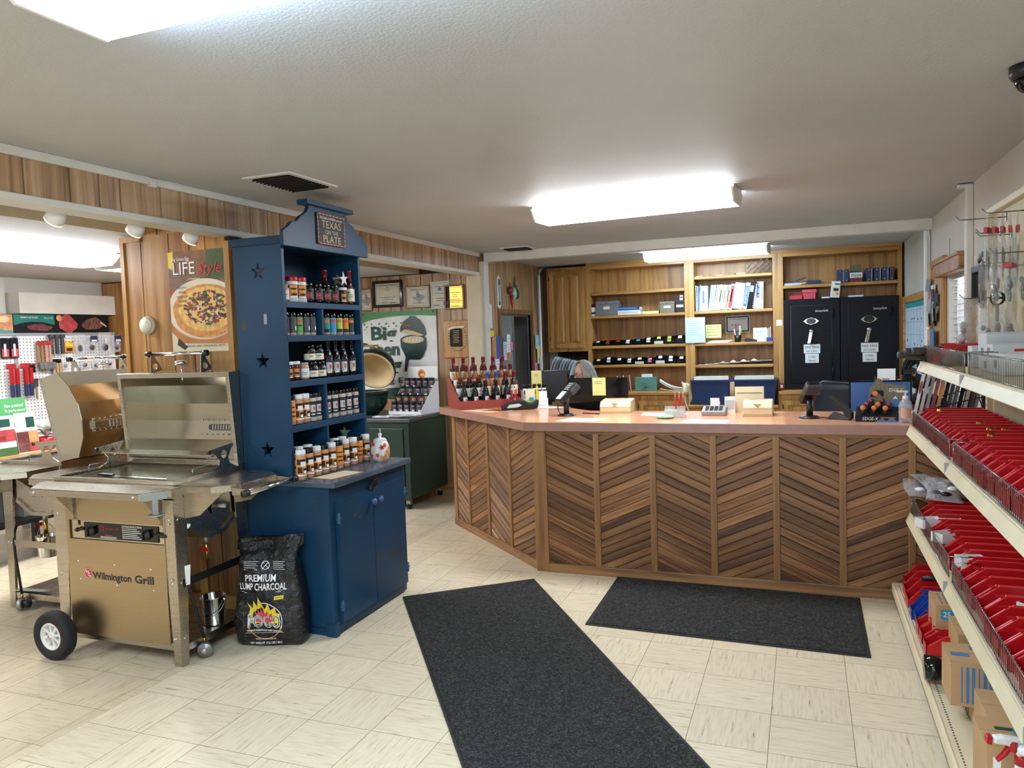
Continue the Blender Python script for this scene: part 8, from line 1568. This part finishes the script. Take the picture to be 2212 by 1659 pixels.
# table in the side room
t = thing('display_table', 'display table with an orange wood top and dark shelves below, in the side room', 'table', (-5.75, 4.0, 0)); mb = MB(); mb.box(-0.30, 0.26, -1.6, 1.0, 0.79, 0.83, 'poster_wood'); mb.build('top', t, bev=0.004); mb = MB(); mb.box(-0.28, 0.24, -1.58, 0.98, 0.30, 0.33, 'safe_black'); mb.build('shelf', t)
for x in (-0.26, 0.22):
    for y in (-1.55, -0.3, 0.42, 0.95): mb = MB(); mb.box(x-0.022, x+0.022, y-0.022, y+0.022, 0, 0.79, 'dark_grey'); mb.build('leg', t)
for i, (y, w, h, m) in enumerate(((3.3,0.3,0.30,'safe_black'), (3.75,0.28,0.22,'dark_grey'), (4.2,0.30,0.26,'speckle_grey'), (4.62,0.26,0.20,'green_ink'))): mb = MB(); mb.box(-5.95, -5.62, y-w/2, y+w/2, 0.331, 0.331+h, m); mb.box(-5.619, -5.617, y-w*0.3, y+w*0.3, 0.40, 0.46, 'paper_grey'); mb.build('goods_box', label=('black box on the low shelf of the side room table', 'dark grey box on the low shelf of the side room table', 'speckled grey box on the low shelf of the side room table', 'green box on the low shelf of the side room table')[i], cat='box', bev=0.006)
def leaf(y0, y1, z1, x, label, top, pics, rx=0.12):
    t = thing('leaflet_stand', label, 'leaflet', (x, (y0+y1)/2, 0.8305), 0, 'leaflet boards on the side room table'); w, h = y1-y0, z1-0.8305
    Mx = on_px(0) @ Matrix.Rotation(-rx, 4, 'X'); mb = MB(Mx); mb.prism(rect(-w/2, w/2, 0, h), -0.004, 0, top); mb.build('board', t); mb = MB(Mx)
    for (u, v, a, b, m) in pics: mb.prism(rect((u-0.5)*w, (u-0.5+a)*w, v*h, (v+b)*h), 0, 0.0008, m)
    mb.build('print', t); return t, Mx, w, h
leaf(3.80, 3.99, 1.13, -5.55, 'white leaflet board with food photos and a green block, cut by the picture edge', 'label_white', [(0.1,0.72,0.75,0.2,'green_ink'), (0.0,0.35,1,0.3,'meat_red'), (0.1,0.38,0.5,0.14,'bun'), (0.0,0.0,1,0.2,'leaf_green')])
leaf(4.0, 4.17, 1.14, -5.55, 'white leaflet board with four meat photographs on the side room table', 'label_white', [(0.5,0.62,0.4,0.26,'green_ink'), (0.0,0.25,0.55,0.28,'meat_dark'), (0.55,0.25,0.45,0.28,'bun'), (0.0,0.02,0.55,0.23,'meat_grill'), (0.55,0.02,0.45,0.23,'meat_red')])
tt, Mx, w, h = leaf(3.93, 4.20, 1.25, -5.68, 'green sign with white questions text behind the leaflet boards', 'green_bright', [(0.06+0.23*i,0.55,0.12,0.10,'label_white') for i in range(4)]+[(0.30+0.23*i,0.38,0.12,0.08,'label_white') for i in range(3)])
mb = MB(Mx); mb.text('Have questions?', 0.034, 'white_ink', Matrix.Translation((0.04,h*0.86,0.001)), width=0.15); mb.text('Dr. Joey has answers!', 0.03, 'white_ink', Matrix.Translation((0.045,h*0.77,0.001)), width=0.16); mb.build('lettering', tt)
t = thing('potted_poinsettia', 'red wrapped pot with a poinsettia on the side room table', 'plant', (-5.58, 4.25, 0.8305)); mb = MB(); mb.lathe([(0.042,0), (0.058,0.10), (0.055,0.10), (0.04,0.005)], 'red_plastic', 22); [mb.prism(circ(0, 0, 0.011, 12), 0.050, 0.052, 'pink_red', T4((0,0,0.03+0.03*(i % 2))) @ Matrix.Rotation(i*0.7, 4, 'Z') @ Matrix.Rotation(PI/2, 4, 'Y')) for i in range(9)]; mb.build('pot', t)
rr = random.Random(9); mb = MB(); mb2 = MB()
for i in range(26):
    a = rr.uniform(0, 2*PI); e = rr.uniform(-0.2, 0.9); r = 0.085
    P = [(0,0,0), (0.03,0.018,0.004), (r,0,0), (0.03,-0.018,0.004)]; (mb if i % 2 else mb2).add(P, [(0,1,2,3)], 'leaf_green' if i % 2 else 'pink_red', M=T4((0,0,0.115+0.02*(i % 3)), a, 0, -e*0.6))
mb.build('leaves', t, thick=0.001); mb2.build('bracts', t, thick=0.001)
mb = MB(); mb.grid(lambda u, v: ((0.02+0.07*v)*math.cos(2*PI*u), (0.02+0.07*v)*math.sin(2*PI*u), 0.12+0.11*v+0.006*math.sin(10*PI*u)), 24, 5, 'film_thick'); mb.build('wrap', t)
# ---------------------------------------------------------------- right wall
t = thing('whiteboard', 'oak-framed whiteboard planner on the right wall beside the safes', 'whiteboard', (RW, 8.22, 1.06)); to = (-RW, -8.22, -1.06)
mb = MB(); M = on_mx(RW-0.0005); a0, a1 = -9.04, -7.39
mb.prism(rect(a0, a1, 1.06, 1.87), 0, 0.03, 'oak_x', M, holes=[rect(a0+0.06, a1-0.06, 1.12, 1.80)]); mb.build('frame', t, to, bev=0.004)
mb = MB(); mb.prism(rect(a0+0.06, a1-0.06, 1.12, 1.80), 0, 0.008, 'paper_cool', M); mb.build('board', t, to); mb = MB(); mb.prism(rect(a0+0.06, a1-0.06, 1.745, 1.80), 0.008, 0.0084, 'teal', M)
for i in range(8): x = a0+0.06+(a1-a0-0.12)*i/7; mb.prism(rect(x-0.003, x+0.003, 1.12, 1.745), 0.008, 0.0084, 'box_blue', M)
for z in (1.72, 1.60, 1.48, 1.36, 1.24): mb.prism(rect(a0+0.06, a1-0.06, z-0.0015, z+0.0015), 0.008, 0.0084, 'box_blue', M)
rr = random.Random(6)
for i in range(26): x, z = rr.uniform(a0+0.1, a1-0.15), rr.choice([1.63,1.42,1.38,1.33,1.28]); mb.tube([(x+0.012*j, z+rr.uniform(-0.012,0.016), 0.0088) for j in range(6)], 0.0015, 'ink', 4, M=M)
mb.build('writing', t, to)
t = thing('cork_board', 'oak-framed cork board with cards and papers on the right wall by the window', 'notice board', (RW, 6.86, 1.35)); to = (-RW, -6.86, -1.35); M = on_mx(RW-0.0005)
mb = MB(); mb.prism(rect(-7.19, -6.53, 1.30, 2.09), 0, 0.03, 'oak', M, holes=[rect(-7.13, -6.59, 1.36, 2.03)]); mb.build('frame', t, to, bev=0.004); mb = MB(); mb.prism(rect(-7.13, -6.59, 1.36, 2.03), 0, 0.01, 'card_kraft', M); mb.build('cork', t, to)
for i in range(18):
    x, z = -7.15+rr.uniform(0.0,0.34), 1.60+rr.uniform(0,0.30); c = ['paper','ink','paper_grey','speckle_grey','navy','mid_grey'][i % 6]; mb = MB(); mb.box(-0.035, 0.035, -0.002, 0.002, -0.05, 0.05, c); o = mb.build('pinned_card', label='%s pinned card from the whiteboard side among the cards on the cork board' % ORD[i], cat='card', group='cards pinned on the cork board'); o.matrix_world = M @ Matrix.Translation((x, z, 0.016+0.002*i)) @ Euler((PI/2+rr.uniform(-0.1,0.1), rr.uniform(-0.4,0.4), 0)).to_matrix().to_4x4()
for i, (x, z, w, h, c) in enumerate(((-7.12,1.46,0.14,0.18,'paper'), (-6.98,1.44,0.13,0.19,'bun'), (-6.86,1.44,0.12,0.20,'box_blue'))): mb = MB(); mb.box(-w/2, w/2, -0.002, 0.002, -h/2, h/2, c); o = mb.build('pinned_sheet', label=('white sheet pinned low on the cork board', 'brown photo sheet pinned low on the cork board', 'blue sheet pinned low on the cork board')[i], cat='sheet'); o.matrix_world = M @ Matrix.Translation((x, z, 0.055)) @ Euler((PI/2, 0.08, 0)).to_matrix().to_4x4()
t = thing('window_blind', 'white slatted blind with a brown valance in the right wall window', 'blind', (RW, 6.07, 1.0)); to = (-RW, -6.07, -1.0)
mb = MB(); mb.box(RW-0.075, RW, 5.64, 6.66, 1.925, 2.035, 'oak_valance' if False else 'counter_trim_x'); mb.box(RW-0.085, RW, 5.63, 6.67, 2.015, 2.04, 'counter_trim_x'); mb.build('valance', t, to, bev=0.008)
for i in range(20): mb = MB(); z = 1.02+0.046*i; mb.box(RW+0.012, RW+0.060, 5.70, 6.44, z-0.0015, z+0.0015, 'white_plastic', T4((0,0,0))); mb.build('slat', t, to)
mb = MB(); [mb.cyl((RW+0.03,y,1.0), (RW+0.03,y,1.93), 0.0018, 'paper', 5) for y in (5.85, 6.29)]; mb.build('cord', t, to)
mb = MB(); M = on_mx(RW-0.0005); mb.prism(rect(-5.49, -5.24, 1.70, 1.92), 0, 0.03, 'black_plastic', M, holes=[rect(-5.46, -5.27, 1.73, 1.88)]); mb.prism(rect(-5.46, -5.27, 1.73, 1.88), 0, 0.012, 'black_gloss', M); mb.build('wall_panel', label='small black framed panel on the wall behind the hanging bags', cat='panel', bev=0.004)
mb = MB(); mb.box(RW-0.02, RW-0.001, 5.49, 5.545, 1.0, 1.70, 'oak'); mb.build('wood_strip', label='light wooden strip on the wall beside the white cable duct', cat='strip')
t = thing('filing_cabinet', 'low black cabinet under the desk fan beside the right wall', 'cabinet', (0.77, 6.62, 0)); mb = MB(); mb.box(-0.18, 0.20, -0.21, 0.25, 0, 1.02, 'safe_black'); mb.build('body', t, bev=0.004)
for i in range(3): mb = MB(); mb.box(-0.16, 0.18, -0.222, -0.21, 0.06+0.32*i, 0.34+0.32*i, 'dark_grey'); mb.build('drawer', t, bev=0.003)
t = thing('desk_fan', 'black round desk fan behind the catalogues', 'fan', (0.82, 6.60, 1.0205), 0.25); mb = MB(); mb.lathe([(0.09,0), (0.09,0.012), (0.03,0.03), (0.02,0.09)], 'black_plastic', 20); mb.build('base', t); mb = MB(); Mf = on_y(0, 0, 0.20)
for r in (0.04, 0.07, 0.10, 0.13): mb.tube([(r*math.cos(a), r*math.sin(a), 0.05-0.25*r*r) for a in [2*PI*i/28 for i in range(28)]], 0.003, 'black_metal', 5, M=Mf, closed=True)
for i in range(18): a = 2*PI*i/18; mb.tube([(0.03*math.cos(a),0.03*math.sin(a),0.05), (0.13*math.cos(a),0.13*math.sin(a),0.045)], 0.0018, 'black_metal', 4, M=Mf)
mb.build('guard', t); mb = MB(); [mb.prism([(0.02,-0.02), (0.11,-0.05), (0.12,0.03), (0.03,0.02)], 0.0, 0.003, 'black_plastic', Mf @ Matrix.Rotation(i*PI/2, 4, 'Z') @ Matrix.Rotation(0.35, 4, 'X')) for i in range(4)]; mb.build('blade', t); mb = MB(); mb.lathe([(0.05,-0.09), (0.06,-0.04), (0.06,0.0), (0.135,0.0), (0.14,0.02), (0.135,0.025)], 'black_plastic', 24, Mf, caps=False); mb.build('motor', t)
mb = MB(); mb.box(0.50, 0.62, 6.22, 6.23, 1.03, 1.26, 'paper'); [mb.box(0.53, 0.58, 6.218, 6.22, 1.06+0.04*i, 1.068+0.04*i, 'ink_soft') for i in range(4)]; mb.box(0.48, 0.64, 6.231, 6.26, 0.756, 1.2, 'black_plastic'); mb.build('paper_stand', label='black document stand with a white list, behind the blue monitor', cat='document stand')
mb = MB(); mb.box(0.645, 0.66, 6.05, 6.10, 0.756, 1.22, 'black_plastic'); mb.box(0.640, 0.645, 6.055, 6.095, 1.05, 1.17, 'pink'); mb.box(0.62, 0.64, 6.06, 6.09, 1.13, 1.19, 'yellow'); mb.build('note_post', label='black upright post carrying pink and yellow notes by the sanitizer', cat='post')
# ---------------------------------------------------------------- papers around the office window
M = on_px(HX+0.0)
t = thing('thermometer', 'tall narrow white wall thermometer on the office panelling', 'thermometer', (HX, 7.72, 1.91)); mb = MB(); mb.prism([(-0.045,0.02), (0,-0.015), (0.045,0.02), (0.045,0.32), (0,0.355), (-0.045,0.32)], 0, 0.012, 'label_white', on_px(0)); mb.build('board', t, bev=0.003); mb = MB(); mb.prism(rect(-0.012,0.012,0.03,0.31), 0.012, 0.014, 'box_blue', on_px(0)); mb.prism(rect(-0.02,0.02,0.25,0.31), 0.014, 0.015, 'ink', on_px(0)); mb.prism(rect(-0.02,0.02,0.03,0.07), 0.014, 0.015, 'ink', on_px(0)); mb.build('scale', t)
for i, (y, z, w, h, c, lb, lf) in enumerate(((7.36,1.815,0.16,0.25,'paper','white notice sheets pinned at the edge of the alcove',0.03), (7.45,1.63,0.10,0.07,'yellow','yellow curled note below the white notices',0.02), (7.50,1.48,0.12,0.24,'bun','brown photo page beside the blue page on the office wall',0.02), (7.62,1.48,0.12,0.25,'blue_ink','blue printed page beside the office window',0.02), (7.56,1.30,0.12,0.12,'paper','small white price list under the blue page',0.025), (7.80,1.44,0.13,0.20,'paper_cool','pale blue list stuck on the office window frame',0.03), (7.90,1.50,0.10,0.24,'paper','long white list hanging on the office window',0.032), (7.97,1.49,0.06,0.09,'pink','pink note on the office window lists',0.04), (7.88,1.38,0.07,0.09,'orange','orange note on the office window lists',0.042), (8.90,1.52,0.14,0.17,'teal_pale','pale teal note on the panelling beside the white pipe',0.02), (8.94,1.36,0.12,0.22,'note_yellow','pale yellow long note beside the white pipe',0.024), (9.02,1.40,0.10,0.12,'orange','orange note beside the white pipe',0.03), (8.98,1.26,0.10,0.16,'paper_cool','pale blue note beside the white pipe',0.034), (8.83,1.22,0.10,0.10,'pink','pink note at the lower corner of the office window',0.02))):
    if c == 'teal_pale' and c not in MATS: mat('teal_pale', (150,200,200), 0.6)
    mb = MB(); mb.prism(rect(y-w/2, y+w/2, z-h/2, z+h/2), lf, lf+0.0015, c, M)
    if i in (0, 3, 4, 5, 6): [mb.prism(rect(y-w*0.35, y+w*0.3, z+h*0.3-0.03*j-0.004, z+h*0.3-0.03*j), lf+0.0015, lf+0.002, 'ink_soft', M) for j in range(int(h/0.035))]
    mb.build('wall_note', label=lb, cat='note', group='notes around the office window')
t = thing('pepper_ornament', 'bunch of glass pepper ornaments hanging on the office panelling', 'ornament', (HX+0.03, 8.11, 2.09)); 
for (y, z, ry, rz_, m) in ((-0.11,0.02,0.035,0.05,'wine'), (0.02,-0.01,0.035,0.07,'jade'), (0.10,-0.01,0.035,0.06,'green_ink')): mb = MB(); mb.ell((0,y,z), (0.03,ry,rz_), m, 14, 8); mb.tube([(0,y,z+rz_*0.9), (0,y+0.01,z+rz_+0.04)], 0.006, 'leaf_green', 6); mb.build('pepper', t)
mb = MB(); mb.tube([(0,-0.07,-0.03), (0,-0.06,-0.12), (0,-0.05,-0.18)], [0.02,0.014,0.004], 'red_plastic', 10); mb.build('pepper', t); mb = MB(); mb.tube([(0,0.05,0.05), (0,0.04,0.14), (0,0.05,0.20)], [0.012,0.010,0.004], 'leaf_green', 8); mb.build('stem', t)
